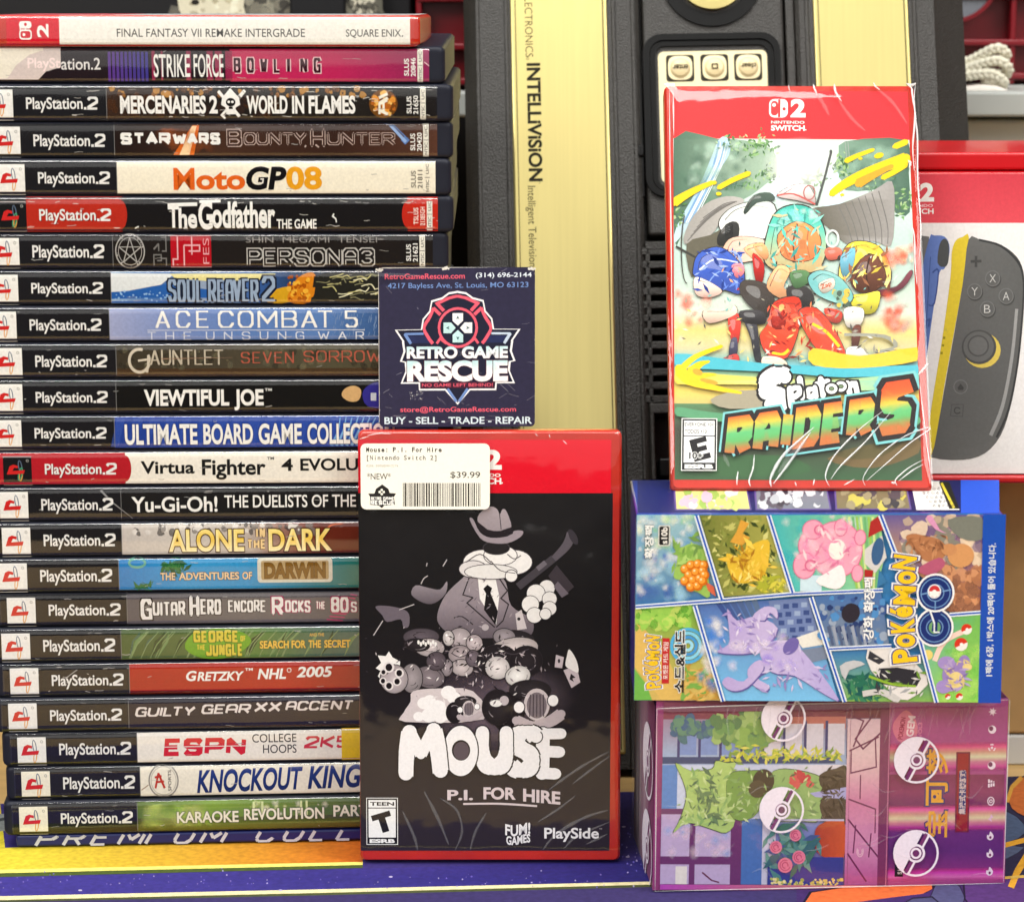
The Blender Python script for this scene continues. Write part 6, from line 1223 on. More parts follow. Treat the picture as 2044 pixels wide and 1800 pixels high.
# red sacks and boots below
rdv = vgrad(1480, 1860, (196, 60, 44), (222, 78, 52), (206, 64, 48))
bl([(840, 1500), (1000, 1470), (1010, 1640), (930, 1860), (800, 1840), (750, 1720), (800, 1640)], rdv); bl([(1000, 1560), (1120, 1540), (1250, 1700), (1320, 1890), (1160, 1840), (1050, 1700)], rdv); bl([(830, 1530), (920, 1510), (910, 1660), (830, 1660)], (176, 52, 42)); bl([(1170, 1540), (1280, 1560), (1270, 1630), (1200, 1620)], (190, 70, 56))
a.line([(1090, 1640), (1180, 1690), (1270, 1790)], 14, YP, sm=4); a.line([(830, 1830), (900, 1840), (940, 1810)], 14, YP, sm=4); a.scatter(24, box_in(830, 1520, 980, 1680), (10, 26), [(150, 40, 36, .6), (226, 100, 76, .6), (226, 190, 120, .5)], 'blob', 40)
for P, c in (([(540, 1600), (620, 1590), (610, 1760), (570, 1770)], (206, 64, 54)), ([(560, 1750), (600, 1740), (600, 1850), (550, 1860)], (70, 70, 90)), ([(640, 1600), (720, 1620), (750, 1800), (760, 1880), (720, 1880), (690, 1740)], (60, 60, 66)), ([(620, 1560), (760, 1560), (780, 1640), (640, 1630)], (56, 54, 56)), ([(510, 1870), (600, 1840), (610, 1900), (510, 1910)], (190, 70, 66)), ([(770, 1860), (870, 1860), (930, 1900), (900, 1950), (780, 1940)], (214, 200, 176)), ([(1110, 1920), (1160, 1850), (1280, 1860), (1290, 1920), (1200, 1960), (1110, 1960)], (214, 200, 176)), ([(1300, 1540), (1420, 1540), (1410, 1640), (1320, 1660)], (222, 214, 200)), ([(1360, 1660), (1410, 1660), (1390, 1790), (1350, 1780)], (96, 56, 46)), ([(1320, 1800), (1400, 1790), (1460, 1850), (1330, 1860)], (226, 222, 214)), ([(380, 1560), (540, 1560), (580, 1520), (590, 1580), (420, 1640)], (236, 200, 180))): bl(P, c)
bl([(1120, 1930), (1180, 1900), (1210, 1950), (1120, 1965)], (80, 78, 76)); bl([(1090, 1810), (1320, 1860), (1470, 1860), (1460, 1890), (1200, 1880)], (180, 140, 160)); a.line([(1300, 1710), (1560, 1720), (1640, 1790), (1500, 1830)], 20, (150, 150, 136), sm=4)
a.scatter(60, lambda r: (r.uniform(780, 1290), r.uniform(1500, 1860)), (5, 16), [(150, 44, 38), (226, 96, 66), (196, 70, 50), (236, 140, 90), (120, 40, 36)], 'leaf', 65, 2.4)
a.scatter(70, lambda r: (r.uniform(240, 1700), r.uniform(1480, 1900)), (4, 14), [(206, 206, 196), (150, 146, 130), (90, 86, 80), (226, 196, 120)], 'leaf', 66, 2.2)
# painted ground
def ground(P, c): a.poly([(lim(x, y), y) for x, y in P], c, 3)
ground([(200, B(320)), (500, B(350)), (900, B(390)), (1400, B(400)), (1790, B(390)), (1790, B(440)), (1300, B(470)), (900, B(440)), (400, B(420)), (210, B(410))], (80, 176, 190)); ground([(210, B(440)), (700, B(470)), (1200, B(490)), (1790, B(440)), (1790, B(520)), (1300, B(560)), (700, B(520)), (215, B(520))], hgrad(200, 1790, (226, 200, 76), (222, 206, 110), (110, 196, 180))); ground([(430, B(620)), (620, B(560)), (900, B(570)), (900, B(650)), (560, B(680))], (156, 148, 126)); ground([(1100, 1800), (1400, 1850), (1780, 1790), (1780, 1880), (1400, 1930), (1100, 1910)], (226, 190, 60))
ground([(215, B(670)), (420, B(700)), (800, B(720)), (1700, B(690)), (1790, B(720)), (1790, B(780)), (900, B(790)), (215, B(730))], (90, 150, 110)); ground([(1200, B(1000)), (1500, B(900)), (1790, B(860)), (1800, B(960)), (1500, B(1060))], (110, 92, 60)); ground([(400, B(1000)), (900, B(980)), (1100, B(1080)), (700, B(1120)), (400, B(1100))], (62, 96, 62)); ground([(1260, B(960)), (1500, B(900)), (1700, B(880)), (1560, B(980)), (1360, B(1000))], (92, 84, 52))
for P, w0, w1 in (([(230, B(430)), (330, B(340)), (500, B(270))], 34, 18), ([(225, B(420)), (300, B(500)), (470, B(545)), (630, B(575))], 60, 14), ([(300, B(440)), (360, B(390)), (420, B(370))], 50, 12), ([(320, B(480)), (400, B(460)), (460, B(455))], 40, 14)): paint(P, w0, w1)
a.ell(345, B(440), 34, 20, YO, rot=20); a.ell(420, B(500), 60, 14, YO, rot=12)
# title lettering
ink_ = (36, 34, 34)
S_ = [(915, B(470)), (870, B(450)), (800, B(500)), (800, B(560)), (870, B(590)), (890, B(630)), (850, B(660)), (825, B(650))]
WH2 = (240, 240, 238)
for w, c in ((112, ink_), (84, WH2)): a.line(S_, w, c, sm=5, round_=True)
for strokes in ([([(1325, 505), (1342, 575)], 30), ([(1338, 530), (1372, 508), (1390, 572)], 28)], [([(1150, 480), (1166, 590)], 34), ([(1120, 515), (1200, 492)], 24)], [([(1108, 552), (1078, 548), (1065, 580), (1088, 602), (1112, 580)], 24), ([(1112, 535), (1122, 602)], 28)], [([(1012, 478), (1030, 606)], 34)], [([(950, 545), (955, 600), (965, 664)], 38), ([(965, 548), (1000, 538), (1013, 572), (975, 604)], 26)]):
    for e_, c in ((24, ink_), (0, WH2)): a.union(sum([a.ribbon([(x, B(y)) for x, y in P], w+e_, sm=4, round_=True) for P, w in strokes], []), c)
for x, y in ((1283, 530), (1222, 545)): a.ell(x, B(y), 50, 46, ink_); a.ell(x, B(y), 38, 34, WH2); a.ell(x, B(y), 19, 15, ink_); a.ell(x, B(y), 15, 11, (110, 130, 96))
def wr(x, y): return x+(y-B(800))*-.10, y-(x-520)*.150+26
cs3 = vgrad(B(520), B(960), (222, 84, 40), (226, 106, 50), (214, 190, 70), (90, 180, 110), (96, 176, 106))
def cs_r(x, y): return vgrad(0, 1, (218, 80, 40), (226, 100, 48), (222, 186, 66), (96, 182, 116), (96, 170, 100), (190, 110, 60))(0, max(0, min(1, (y+(x-520)*.150-B(690))/270)))
for off_, c in ((.26, (120, 190, 190)), (.17, (40, 34, 34)), (0, cs_r)):
    a.glyphs('RAIDER', 545, B(690)+30, 1500, B(955)+30, .32, c if not off_ else cs_r, out=(c, off_) if off_ else None, gap=.44, warp=wr, sub=5, jig=.0)
    a.glyphs('S', 1545, B(640), 1745, B(955)+26, .26, c if not off_ else cs_r, out=(c, off_) if off_ else None, gap=.4, warp=wr, sub=5)
rating(a, 250, B(748), 472, B(1082), 'EVERYONE 10+', 'E', 'ESRB', -15, 'TODOS +10')
a.text('10+', 296, B(965), 384, B(1008), (34, 32, 34), .03, out=(W_, .06), cap=True)
a.build('cover_insert', INK, splat)
sz = lambda x, y, h: sq(1284.7+x*.30367, 144.4+y*.30367, h)
CR = [([(915, 84), (918, 110), (930, 132)], .00022), ([(1076, 80), (1084, 110), (1104, 150)], .0005), ([(1212, 74), (1222, 130), (1262, 190)], .00055), ([(1468, 64), (1480, 90), (1510, 112)], .0004), ([(1680, 70), (1720, 80), (1745, 66)], .0006), ([(1690, 80), (1716, 100), (1722, 140), (1742, 280), (1730, 480), (1742, 640)], .0005), ([(1742, 70), (1735, 200), (1760, 420), (1765, 700), (1790, 1000), (1780, 1250)], .00035), ([(1700, 570), (1716, 590), (1708, 620)], .0007), ([(1735, 1000), (1750, 1080), (1756, 1230), (1770, 1380)], .0004),
 ([(140, 120), (150, 600), (165, 1200), (180, 1900)], .0003), ([(165, 130), (172, 420)], .0004),
 ([(610, B(1180)), (612, B(1130)), (618, B(1090))], .0004), ([(700, B(1190)), (690, B(1150)), (715, B(1070)), (722, B(980))], .00045), ([(835, B(1190)), (832, B(1130)), (900, B(1000)), (1010, B(890)), (1110, B(800))], .0007), ([(850, B(1170)), (960, B(1020)), (1090, B(830))], .0006), ([(1215, B(1185)), (1190, B(1110)), (1250, B(980)), (1400, B(820)), (1560, B(690))], .0004), ([(1225, B(1140)), (1290, B(1050)), (1450, B(890)), (1610, B(700))], .0004), ([(1450, B(1180)), (1440, B(1120)), (1540, B(980)), (1700, B(860)), (1850, B(800)), (1858, B(818)), (1740, B(900)), (1560, B(1060)), (1460, B(1150))], .00035), ([(1660, B(1180)), (1650, B(1140)), (1740, B(1060)), (1830, B(1010))], .0003), ([(1670, B(1150)), (1760, B(1080)), (1830, B(1040))], .0003), ([(1110, B(1180)), (1118, B(1140))], .0004), ([(1000, B(1185)), (990, B(1160))], .0003), ([(1310, B(1180)), (1380, B(1140))], .0003), ([(1790, B(450)), (1830, B(400)), (1850, B(380)), (1810, B(440))], .0005), ([(1800, B(520)), (1850, B(900)), (1880, B(1100))], .0003), ([(1620, B(1160)), (1650, B(1165))], .0006)]
c1_ = creases(sz, CR, '', CREASE, splat)
c2_ = creases(sz, [([(1100, 140), (1150, 220), (1180, 280)], .0009), ([(1240, 180), (1330, 300), (1420, 380)], .0009), ([(1500, 110), (1600, 200), (1690, 330)], .0009), ([(990, B(980)), (1060, B(880))], .002), ([(880, B(1100)), (960, B(990)), (1070, B(860))], .0016), ([(520, B(980)), (560, B(1060))], .001)], '', SOFTCR, splat)
wrap(splat, sheet(FS, SW_, SH_, ST_, .0018, 36, .00035, 5), WRAP, [c1_, c2_])
# ------------------------------------------------------------------ table and mat
wood = mat('pale_table_wood', (206, 170, 112), .35, .4, var=(9, .16, (1, 14, 1)), bump=(40, .1))
wt = rbox(Frame((0, 0, -.0022), (1, 0, 0), (0, 1, 0)), -.9, .9, -.5, .62, -.03, 0, .002)
tag(link('table', wt, wood), 'pale wooden table top everything stands on', 'table')
my = R(3.3); MX = Vector((math.cos(my), math.sin(my), 0)); MYv = Vector((-math.sin(my), math.cos(my), 0))
FMt = Frame((0, .132-.012, 0), MX, MYv)
mat_o = thing('play_mat', 'purple and orange printed cloth play mat under the boxes and cases', 'mat', (0, -.05, -.0021))
cloth = mat('mat_cloth', (70, 62, 120), .8, .2, bump=(900, .3))
link('mat_base', rbox(FMt, -.36, .36, -.205, 0, -.0021, -.0004, .0008, 2), cloth, mat_o)
FMt2 = Frame(FMt.P(0, 0, -.0003), MX, MYv)
a = Art(lambda x, y, h: Vector((0, 0, -.0003+h))+Vector(tuple(atz(x, y, 0))[:2]+(0,)), dz=14e-6)
def mrect(u0, u1, v0, v1, c, nu=1, nv=1):
    V = [FMt2.P(u0+(u1-u0)*i/nu, v0+(v1-v0)*j/nv, 0) for j in range(nv+1) for i in range(nu+1)]
    k = a.layer((-1e4+u0, -1e4+v0, -1e4+u1, -1e4+v1)); b = len(a.V)
    for p in V:
        q = c(p.x, p.y) if callable(c) else c
        a.V.append(p+Vector((0, 0, k*14e-6))); a.C.append((*rgb(q)[:3], q[3] if len(q) > 3 else 1))
    for j in range(nv):
        for i in range(nu): a.F.append(tuple(b+t for t in (j*(nu+1)+i, j*(nu+1)+i+1, (j+1)*(nu+1)+i+1, (j+1)*(nu+1)+i)))
mrect(-.359, .359, -.204, -.001, (56, 48, 108))
a.floor = 2
def mline(P, w, c, **k): a.line(P, w, c, **k)
# yellow to orange band beside the stack
a.poly([(-60, 1600), (-60, 1741), (20, 1739), (724, 1723), (724, 1660), (10, 1690), (0, 1600)], hgrad(-60, 740, (196, 180, 44), (204, 190, 70), (212, 202, 120), (206, 188, 56), (210, 176, 40), (206, 132, 36), (184, 88, 32)))
a.poly([(-60, 1735), (724, 1718), (724, 1724), (-60, 1742)], (226, 214, 110)); a.poly([(-60, 1742), (724, 1724), (724, 1730), (-60, 1750)], (70, 84, 40))
a.poly([(-60, 1750), (800, 1730), (1260, 1715), (1330, 1712), (1330, 1758), (900, 1770), (-60, 1788)], hgrad(0, 1300, (60, 52, 128), (64, 54, 120), (52, 46, 116), (40, 36, 100)))
a.poly([(-60, 1788), (640, 1773), (1320, 1757), (1320, 1763), (640, 1780), (-60, 1796)], (216, 204, 160)); a.poly([(-60, 1796), (640, 1780), (1320, 1763), (1320, 1768), (640, 1785), (-60, 1800)], (70, 76, 44))
a.poly([(-60, 1800), (640, 1785), (1320, 1768), (1620, 1762), (1620, 1900), (-60, 1900)], (56, 48, 92))
a.scatter(90, lambda r: (r.uniform(0, 1290), 1757+r.gauss(0, 11)), (.7, 1.9), [(120, 104, 176, .5), (100, 88, 170, .6), (170, 160, 206, .4)], 'blob', 3); a.scatter(40, lambda r: (r.uniform(1240, 1320), r.uniform(1640, 1740)), (1, 2.2), [(110, 100, 190, .5), (170, 160, 210, .5)], 'blob', 4)
for x, y in ((1253, 1708), (160, 1775), (560, 1775), (780, 1748), (1245, 1648)): a.ell(x, y, 4, 1.6, (170, 160, 196))
# right: orange and slate shapes
DK = (30, 26, 44)
a.poly([(1590, 1735), (2060, 1700), (2060, 1900), (1590, 1900)], (60, 40, 92))
def shp(P, c): a.poly([(sum(p[0] for p in P)/len(P)+(x-sum(p[0] for p in P)/len(P))*1.05, sum(p[1] for p in P)/len(P)+(y-sum(p[1] for p in P)/len(P))*1.07) for x, y in P], DK, 2); a.poly(P, c, 2)
shp([(1620, 1780), (1850, 1755), (1860, 1764), (1842, 1782), (1700, 1800), (1650, 1830), (1610, 1900), (1600, 1860)], (206, 100, 54)); shp([(1868, 1765), (1900, 1755), (1925, 1790), (1900, 1830), (1850, 1830)], (74, 74, 110)); shp([(1925, 1758), (2060, 1740), (2060, 1860), (1960, 1830)], (78, 50, 104))
shp([(1790, 1810), (1860, 1790), (1890, 1840), (1800, 1880)], (70, 70, 104))
a.poly([(1980, 1550), (2120, 1545), (2120, 1745), (1980, 1752)], (44, 42, 66)); shp([(2014, 1585), (2030, 1560), (2060, 1545), (2120, 1550), (2120, 1660), (2050, 1630), (2020, 1612)], (176, 96, 50)); shp([(1996, 1620), (2030, 1630), (2048, 1660), (2010, 1680), (1990, 1670)], (70, 84, 110)); shp([(1996, 1690), (2044, 1690), (2010, 1712), (1990, 1715)], (76, 86, 110))
a.line([(2060, 1690), (2030, 1740), (2018, 1770)], 10, (206, 150, 50)); a.line([(1990, 1690), (2060, 1672)], 8, (206, 150, 50)); a.line([(2010, 1600), (2020, 1570), (2040, 1550)], 6, (190, 140, 60)); a.line([(1990, 1752), (2100, 1744)], 5, (196, 160, 80))
a.poly([(-60, 1625), (14, 1622), (14, 1656), (-60, 1662)], (120, 124, 124)); a.line([(-40, 1640), (14, 1632)], 5, (60, 64, 66))
a.build('mat_print', ink('mat_ink', .75, .2, speck=.16, scale=420), mat_o)

# thin navy box under the stack
yb = R(3.4); FNb = Frame((-.2035, .0503, .0002), (math.cos(yb), math.sin(yb), 0), (0, 0, 1))
slim = thing('slim_box', 'thin navy box with white slanted capitals on its edge, under the stack of game cases', 'box', FNb.P(.1, 0, -.06), None, yb)
link('carton', rbox(FNb, 0, .20, 0, .0052, -.13, 0, .0012, 3), mat('navy_board', (26, 36, 100), .3, .5), slim)
a = Art(lambda x, y, h: FNb.P(x, y, h+.00006))
x = .008
for ch in 'PREMIUM COLLECTION':
    if ch != ' ':
        for pl in GL[ch]:
            P = [(x+u*.0066*GW.get(ch, 1)+v*.0036, .0006+v*.0060) for u, v in pl]
            Q = []
            for (x0, y0), (x1, y1) in zip(P, P[1:]):     # keep the lower part, the top runs under the stack
                if min(y0, y1) > .0046: continue
                if y1 > .0046: t = (.0046-y0)/(y1-y0); x1, y1 = x0+(x1-x0)*t, .0046
                if y0 > .0046: t = (.0046-y1)/(y0-y1); x0, y0 = x1+(x0-x1)*t, .0046
                a.line([(x0, y0), (x1, y1)], .0010, (196, 198, 212))
    x += .0112
a.build('edge_print', INK, slim)

# ------------------------------------------------------------------ the game console standing on end
ca = R(20); rl = R(1.1)
N0 = Vector((0, math.sin(ca), math.cos(ca))); X0_ = Vector((1, 0, 0))
class ConsoleFrame(Frame):
    """console plane; measures are of the reference drawing, scaled to real size"""
    def P(s, u, v, h=0): return Frame.P(s, u*1.104, v*1.1287-.0325, h*1.1)
    def hit(s, x, y):
        u, v = Frame.hit(s, x, y); return u/1.104, (v+.0325)/1.1287
FCn = ConsoleFrame((0, .145, 0), X0_*math.cos(rl)+N0*math.sin(rl), N0*math.cos(rl)-X0_*math.sin(rl))
mm = .001
con = thing('game_console', 'black and gold vintage game console standing on end behind the cases', 'console', FCn.P(.09, .030, -.03))
grain = mat('grained_black_plastic', (48, 46, 43), .42, .4, bump=(1300, .9, 3), var=(1500, .34))
smooth_b = mat('smooth_black_plastic', (24, 24, 24), .3, .2)
gold = mat('brushed_gold', (222, 206, 138), .28, .5, metal=.9, var=(14, .03, (40, 1, 1)))
nm = gold.node_tree.nodes; gl_ = gold.node_tree.links
tn = nm.new('ShaderNodeTexNoise'); mpn = nm.new('ShaderNodeMapping'); mpn.inputs['Scale'].default_value = (900, 14, 14); tn.inputs['Scale'].default_value = 1
bpn = nm.new('ShaderNodeBump'); bpn.inputs['Strength'].default_value = .008; bpn.inputs['Distance'].default_value = .0005
gl_.new(nm['Texture Coordinate'].outputs['Object'], mpn.inputs[0]); gl_.new(mpn.outputs[0], tn.inputs[0]); nm.remove(bpn)
def cbox(name, u0, u1, v0, v1, h0, h1, m, bev=.0012, parent=None, seg=3): return link(name, rbox(FCn, u0*mm, u1*mm, v0*mm, v1*mm, h0*mm, h1*mm, bev, seg), m, parent or con)
# body: flanks in grained plastic, left open where the hand controller, the vents and the port sit
def profile_body(u0, u1, v0, v1, sl0, sl1, name):
    """upright bar with bevelled long edges"""
    out = [(u0-sl0, -46), (u0-sl0, -12), (u0, -1.5), (u0+1.5, 0), (u1-1.5, 0), (u1, -1.5), (u1+sl1, -12), (u1+sl1, -46)]
    V = [FCn.P(u*mm, v0*mm, h*mm) for u, h in out]+[FCn.P(u*mm, v1*mm, h*mm) for u, h in out]; n = len(out)
    F = [(i, (i+1) % n, n+(i+1) % n, n+i) for i in range(n)]+[tuple(range(n)), tuple(range(2*n-1, n-1, -1))]
    me = mesh(V, F, True); me.set_sharp_from_angle(angle=R(25)); return me
b1 = profile_body(-10, 59.6, 30, 398, 4.5, 0, '')
bz = [rbox(FCn, 59.6*mm, 122*mm, 30*mm, 145*mm, -.046, 0, .0006), rbox(FCn, 59.6*mm, 122*mm, 174*mm, 243.5*mm, -.046, -.018, .0006), rbox(FCn, 59.6*mm, 122*mm, 145*mm, 174*mm, -.046, -.02, .0006), rbox(FCn, 59.6*mm, 122*mm, 243.5*mm, 398*mm, -.046, -.012, .0006)]
for i in range(12): bz.append(rbox(FCn, 58*mm, 122*mm, (176.5+i*5.55)*mm, (179.7+i*5.55)*mm, -.018, -.0003, .0005))
bz.append(rbox(FCn, 59.6*mm, 122*mm, 239.6*mm, 243.4*mm, -.018, -.0002, .0006)); bz.append(rbox(FCn, 59.6*mm, 61.6*mm, 145*mm, 243*mm, -.018, -.0003, .0005)); bz.append(rbox(FCn, 59.6*mm, 122*mm, 172.2*mm, 176.4*mm, -.018, -.0001, .0006))
b2 = profile_body(126, 186, 30, 398, 0, 13, '')
bz.append(rbox(FCn, 121.9*mm, 126*mm, 30*mm, 398*mm, -.046, -.003, .0008))
link('console_body', merge(b1, b2, *bz), grain, con)
def rib(u): return rbox(FCn, (u-.9)*mm, (u+.9)*mm, 30*mm, 398*mm, -.0009, .0006, .0006)
link('edge_rib', merge(rib(3.6), rib(-8.6), rib(48.9), rib(57), rib(130.6), rib(176.2)), grain, con)
link('latch', merge(rbox(FCn, 57.0*mm, 60.5*mm, 262*mm, 312*mm, -.004, -.0012, .0006), rbox(FCn, 57.6*mm, 60.2*mm, 279*mm, 284*mm, -.004, .0004, .0006)), smooth_b, con)
link('port', rbox(FCn, 63*mm, 78*mm, 147*mm, 155*mm, -.02, -.006, .001), smooth_b, con)
def plate(u0, u1, v0, lettering):
    g = link('gold_plate', rbox(FCn, u0*mm, u1*mm, v0*mm, 396*mm, -.0005, .0011, .0008, 3), gold, con)
    a = Art(lambda x, y, h: FCn.P(x*mm, -y*mm, .00116+h)); d = (52, 44, 24)
    a.rect(u0+1.9, -395, u0+2.25, -(v0+1.5), d); a.rect(u1-2.05, -395, u1-1.6, -(v0+1.5), d)
    if lettering:
        def T(s, x, y0, y1, w, off): # runs down the plate
            a.textr(s, x, -(y0+y1)/2, abs(y1-y0), w, -90, (44, 40, 28), off, cap=True)
        lt = lambda x, y: FCn.hit(x, y)
        def V(y): return FCn.hit(1060, y)[1]/mm
        uc = FCn.hit(1059, 200)[0]/mm
        T('ELECTRONICS', uc, V(-12), V(116), 3.4, -.006)
        a.textr('INTELLiViSiON', FCn.hit(1068, 250)[0]/mm, -(V(128)+V(364))/2, V(128)-V(364), 5.6, -90, (40, 38, 28), .034, cap=True)
        T('TM', FCn.hit(1077, 364)[0]/mm, V(363), V(368), .7, 0); T('Intelligent Television', FCn.hit(1063, 450)[0]/mm, V(373), V(534), 3.4, .0); a.ring(FCn.hit(1053, 119)[0]/mm, -V(119), .6, .2, d)
    a.build('plate_lettering', INK, g)
plate(5.4, 46.2, 36, True); plate(133.4, 173.6, 36, False)
for u0, u1 in ((-12, 40), (130, 190)): link('foot_pad', rbox(FCn, u0*mm, u1*mm, 29*mm, 31*mm, -.044, -.01, .0005), smooth_b, con)

# hand controller nested in the console
ctl = thing('hand_controller', 'hand controller with cream keypad and gold disc, nested upside down in the console', 'controller', FCn.P(.0905, .25, 0))
link('controller_shell', merge(rbox(FCn, 61.2*mm, 121*mm, 246*mm, 398*mm, -.012, -.0016, .0016, 3)), grain, ctl)
o1 = rrect(60.9*mm, 262*mm, 119.0*mm, 330.8*mm, 8*mm, 6); o2 = rrect(63.6*mm, 264*mm, 116.4*mm, 328.2*mm, 6*mm, 6); o3 = rrect(66.2*mm, 266*mm, 113.8*mm, 325.8*mm, 4*mm, 6)
link('keypad_bezel', merge(prism(FCn, o1, -.003, .0002, o2), prism(FCn, rrect(64.0*mm, 264.4*mm, 116*mm, 327.8*mm, 6*mm, 6), -.0036, -.0006, o3)), smooth_b, ctl)
cream = mat('keypad_cream', (226, 214, 172), .35, .5)
kp = link('keypad_plate', merge(prism(FCn, rrect(67.4*mm, 268*mm, 113.4*mm, 323.6*mm, 2.4*mm, 5), -.004, -.0014)), cream, ctl)
hole = mat('keypad_gap', (40, 36, 24), .6, .3); btn_m = mat('keypad_button', (214, 196, 150), .3, .5)
ub = [76.6, 91.1, 105.3]
for r_ in range(3):
    for ci, u in enumerate(ub):
        v = 316.4-r_*14.0
        hb = link('button_well', prism(FCn, rrect((u-5.9)*mm, (v-5.7)*mm, (u+5.9)*mm, (v+5.7)*mm, 1.3*mm, 4), -.0018, -.0013), hole, kp)
        sq_ = []
        for t in range(36):
            q = 2*math.pi*t/36; c_, s_ = math.cos(q), math.sin(q); rr_ = 5.1*(abs(c_)**3.4+abs(s_)**3.4)**(-1/3.4); sq_.append(((u+rr_*c_)*mm, (v+rr_*s_)*mm))
        key = link('button', prism(FCn, sq_, -.0016, -.0008, dome=.0002), cream, ctl)
        cap_ = [((u+4.2*math.cos(R(t*12)))*mm, (v+4.2*math.sin(R(t*12)))*mm) for t in range(30)]
        link('button_cap', prism(FCn, cap_, -.001, -.0004, dome=.0012), btn_m, key)
        a = Art(lambda x, y, h: FCn.P(x*mm, -y*mm, .00095+h)); ik = (60, 56, 40)
        if r_ == 0:
            if ci == 1: a.line([(u-1.1, -v+.9), (u+1.1, -v+.9), (u+1.1, -v-.9), (u-1.1, -v-.9), (u-1.1, -v+.9)], .5, ik)
            else: a.textr('enter' if ci == 0 else 'clear', u, -v, 6.6, 2.2, 180, ik, .02)
            a.build('key_legend', INK, key)
dc = (91.0, 355.5); circ = lambda r: [((dc[0]+r*math.cos(R(t*6)))*mm, (dc[1]+r*math.sin(R(t*6)))*mm) for t in range(60)]
link('disc_collar', merge(prism(FCn, circ(21.5), -.002, -.0004, circ(18)), prism(FCn, circ(18.4), -.002, -.0012, circ(15.8))), smooth_b, ctl)
link('direction_disc', prism(FCn, circ(14.6), -.002, .0012, dome=.0005), gold, ctl)

# ------------------------------------------------------------------ boxes at the right
brown = mat('brown_cardboard', (186, 150, 100), .8, .2, var=(60, .08), bump=(200, .1))
kb = Frame((.1805, .165, -.0022), (1, 0, 0), (0, 0, 1))
kraft = thing('cardboard_box', 'plain brown cardboard box under the red and white controller box', 'box', kb.P(.08, 0, -.06))
link('carton', rbox(kb, .028, .20, .0145, .1402, -.12, 0, .0015), brown, kraft)
link('base_lip', rbox(kb, .028, .20, 0, .0140, -.12, .0006, .001), mat('grey_board', (206, 204, 198), .7, .2), kraft)
jb = Frame((.112, .118, .1385), (1, 0, 0), (0, 0, 1)); JH = .1318
joy = thing('controller_box', 'red topped white box picturing a grey and yellow game controller', 'box', jb.P(.07, 0, -.035))
redc = mat('red_box_board', (190, 12, 30), .3, .5, coat=.2)
link('carton', merge(rbox(jb, 0, .16, .0035, JH, -.066, -.0012, .0012), rbox(jb, 0, .16, 0, .0034, -.066, .0012, .0012), rbox(jb, 0, .16, JH+.0004, JH+.0078, -.070, -.006, .0012)), redc, joy)
a = Art(lambda x, y, h: (lambda q: jb.P(q[0], q[1], -.0010+h))(jb.hit(x, y)), (1789.9, 288.7), .4007, dz=14e-6)
# picture coordinates: 634-wide view of the box
a.rect(-30, 150, 760, 392, vgrad(150, 392, (206, 66, 80), (222, 80, 92)), 1, 3); a.rect(-30, 392, 760, 1640, (238, 238, 238))
a.text('2', 118, 192, 188, 286, W_, .045); a.rect(60, 192, 104, 286, W_); a.text('NINTENDO', 20, 298, 182, 312, (246, 210, 214), .02, cap=True); a.text('SWITCH', 20, 320, 186, 346, W_, .03, cap=True)
a.poly([(100, 452), (164, 460), (150, 640), (100, 640)], (110, 112, 112)); a.poly([(164, 470), (190, 455), (240, 460), (264, 500), (262, 560), (240, 620), (215, 640), (188, 800), (150, 1060), (135, 1060), (120, 700)], hgrad(120, 264, (86, 112, 178), (110, 138, 206)), 3); a.poly([(215, 500), (240, 470), (262, 500), (258, 590), (235, 612), (205, 590)], (80, 84, 86), 3); a.line([(180, 640), (210, 630), (190, 790), (160, 800)], 6, (66, 88, 150), sm=3); a.line([(150, 880), (168, 870), (160, 910)], 8, (66, 88, 150)); a.line([(140, 1050), (170, 560)], 4, (66, 90, 150))
a.poly([(296, 480), (330, 462), (362, 464), (330, 700), (240, 1200), (186, 1540), (150, 1540), (170, 1340), (230, 960), (270, 660), (276, 540)], (226, 204, 60), 3)
a.poly([(360, 474), (420, 476), (520, 500), (600, 560), (632, 640), (634, 800), (610, 1060), (570, 1300), (520, 1450), (440, 1540), (330, 1572), (180, 1560), (190, 1500), (250, 1160), (330, 700)], hgrad(180, 640, (96, 98, 98), (108, 110, 110), (96, 98, 98)), 3)
a.line([(412, 476), (520, 506), (602, 580), (632, 660), (632, 800), (606, 1080), (560, 1320), (500, 1460)], 9, (62, 64, 66), sm=4); a.line([(600, 820), (576, 1060), (530, 1300), (470, 1450)], 14, (160, 162, 162, .8), sm=4)
a.line([(370, 584), (424, 582)], 13, (74, 76, 76)); a.line([(397, 556), (397, 612)], 13, (74, 76, 76))
for ch, x, y in (('X', 480, 668), ('Y', 390, 733), ('A', 547, 756), ('B', 453, 820)): a.ell(x+3, y+6, 40, 42, (74, 76, 76)); a.ell(x, y, 38, 40, (116, 118, 118)); a.ell(x, y, 33, 35, (98, 100, 100)); a.text(ch, x-16, y-20, x+16, y+20, (206, 208, 206), -.012)
a.ell(428, 1026, 92, 88, (222, 200, 96)); a.ell(412, 1010, 86, 86, (80, 82, 82)); a.ell(410, 1008, 76, 76, (104, 106, 106)); a.ell(408, 1004, 54, 54, (82, 84, 84)); a.ell(408, 1004, 46, 46, (108, 110, 110))
a.ell(320, 1208, 36, 36, (118, 120, 120)); a.ell(320, 1208, 31, 31, (96, 98, 98)); a.poly([(305, 1212), (320, 1192), (336, 1212), (332, 1224), (308, 1224)], (70, 72, 72)); a.line([(276, 1296), (334, 1296), (330, 1356), (270, 1352), (276, 1296)], 4, (84, 86, 86)); a.ring(304, 1326, 18, 6, (72, 74, 74), a0=30, a1=330)
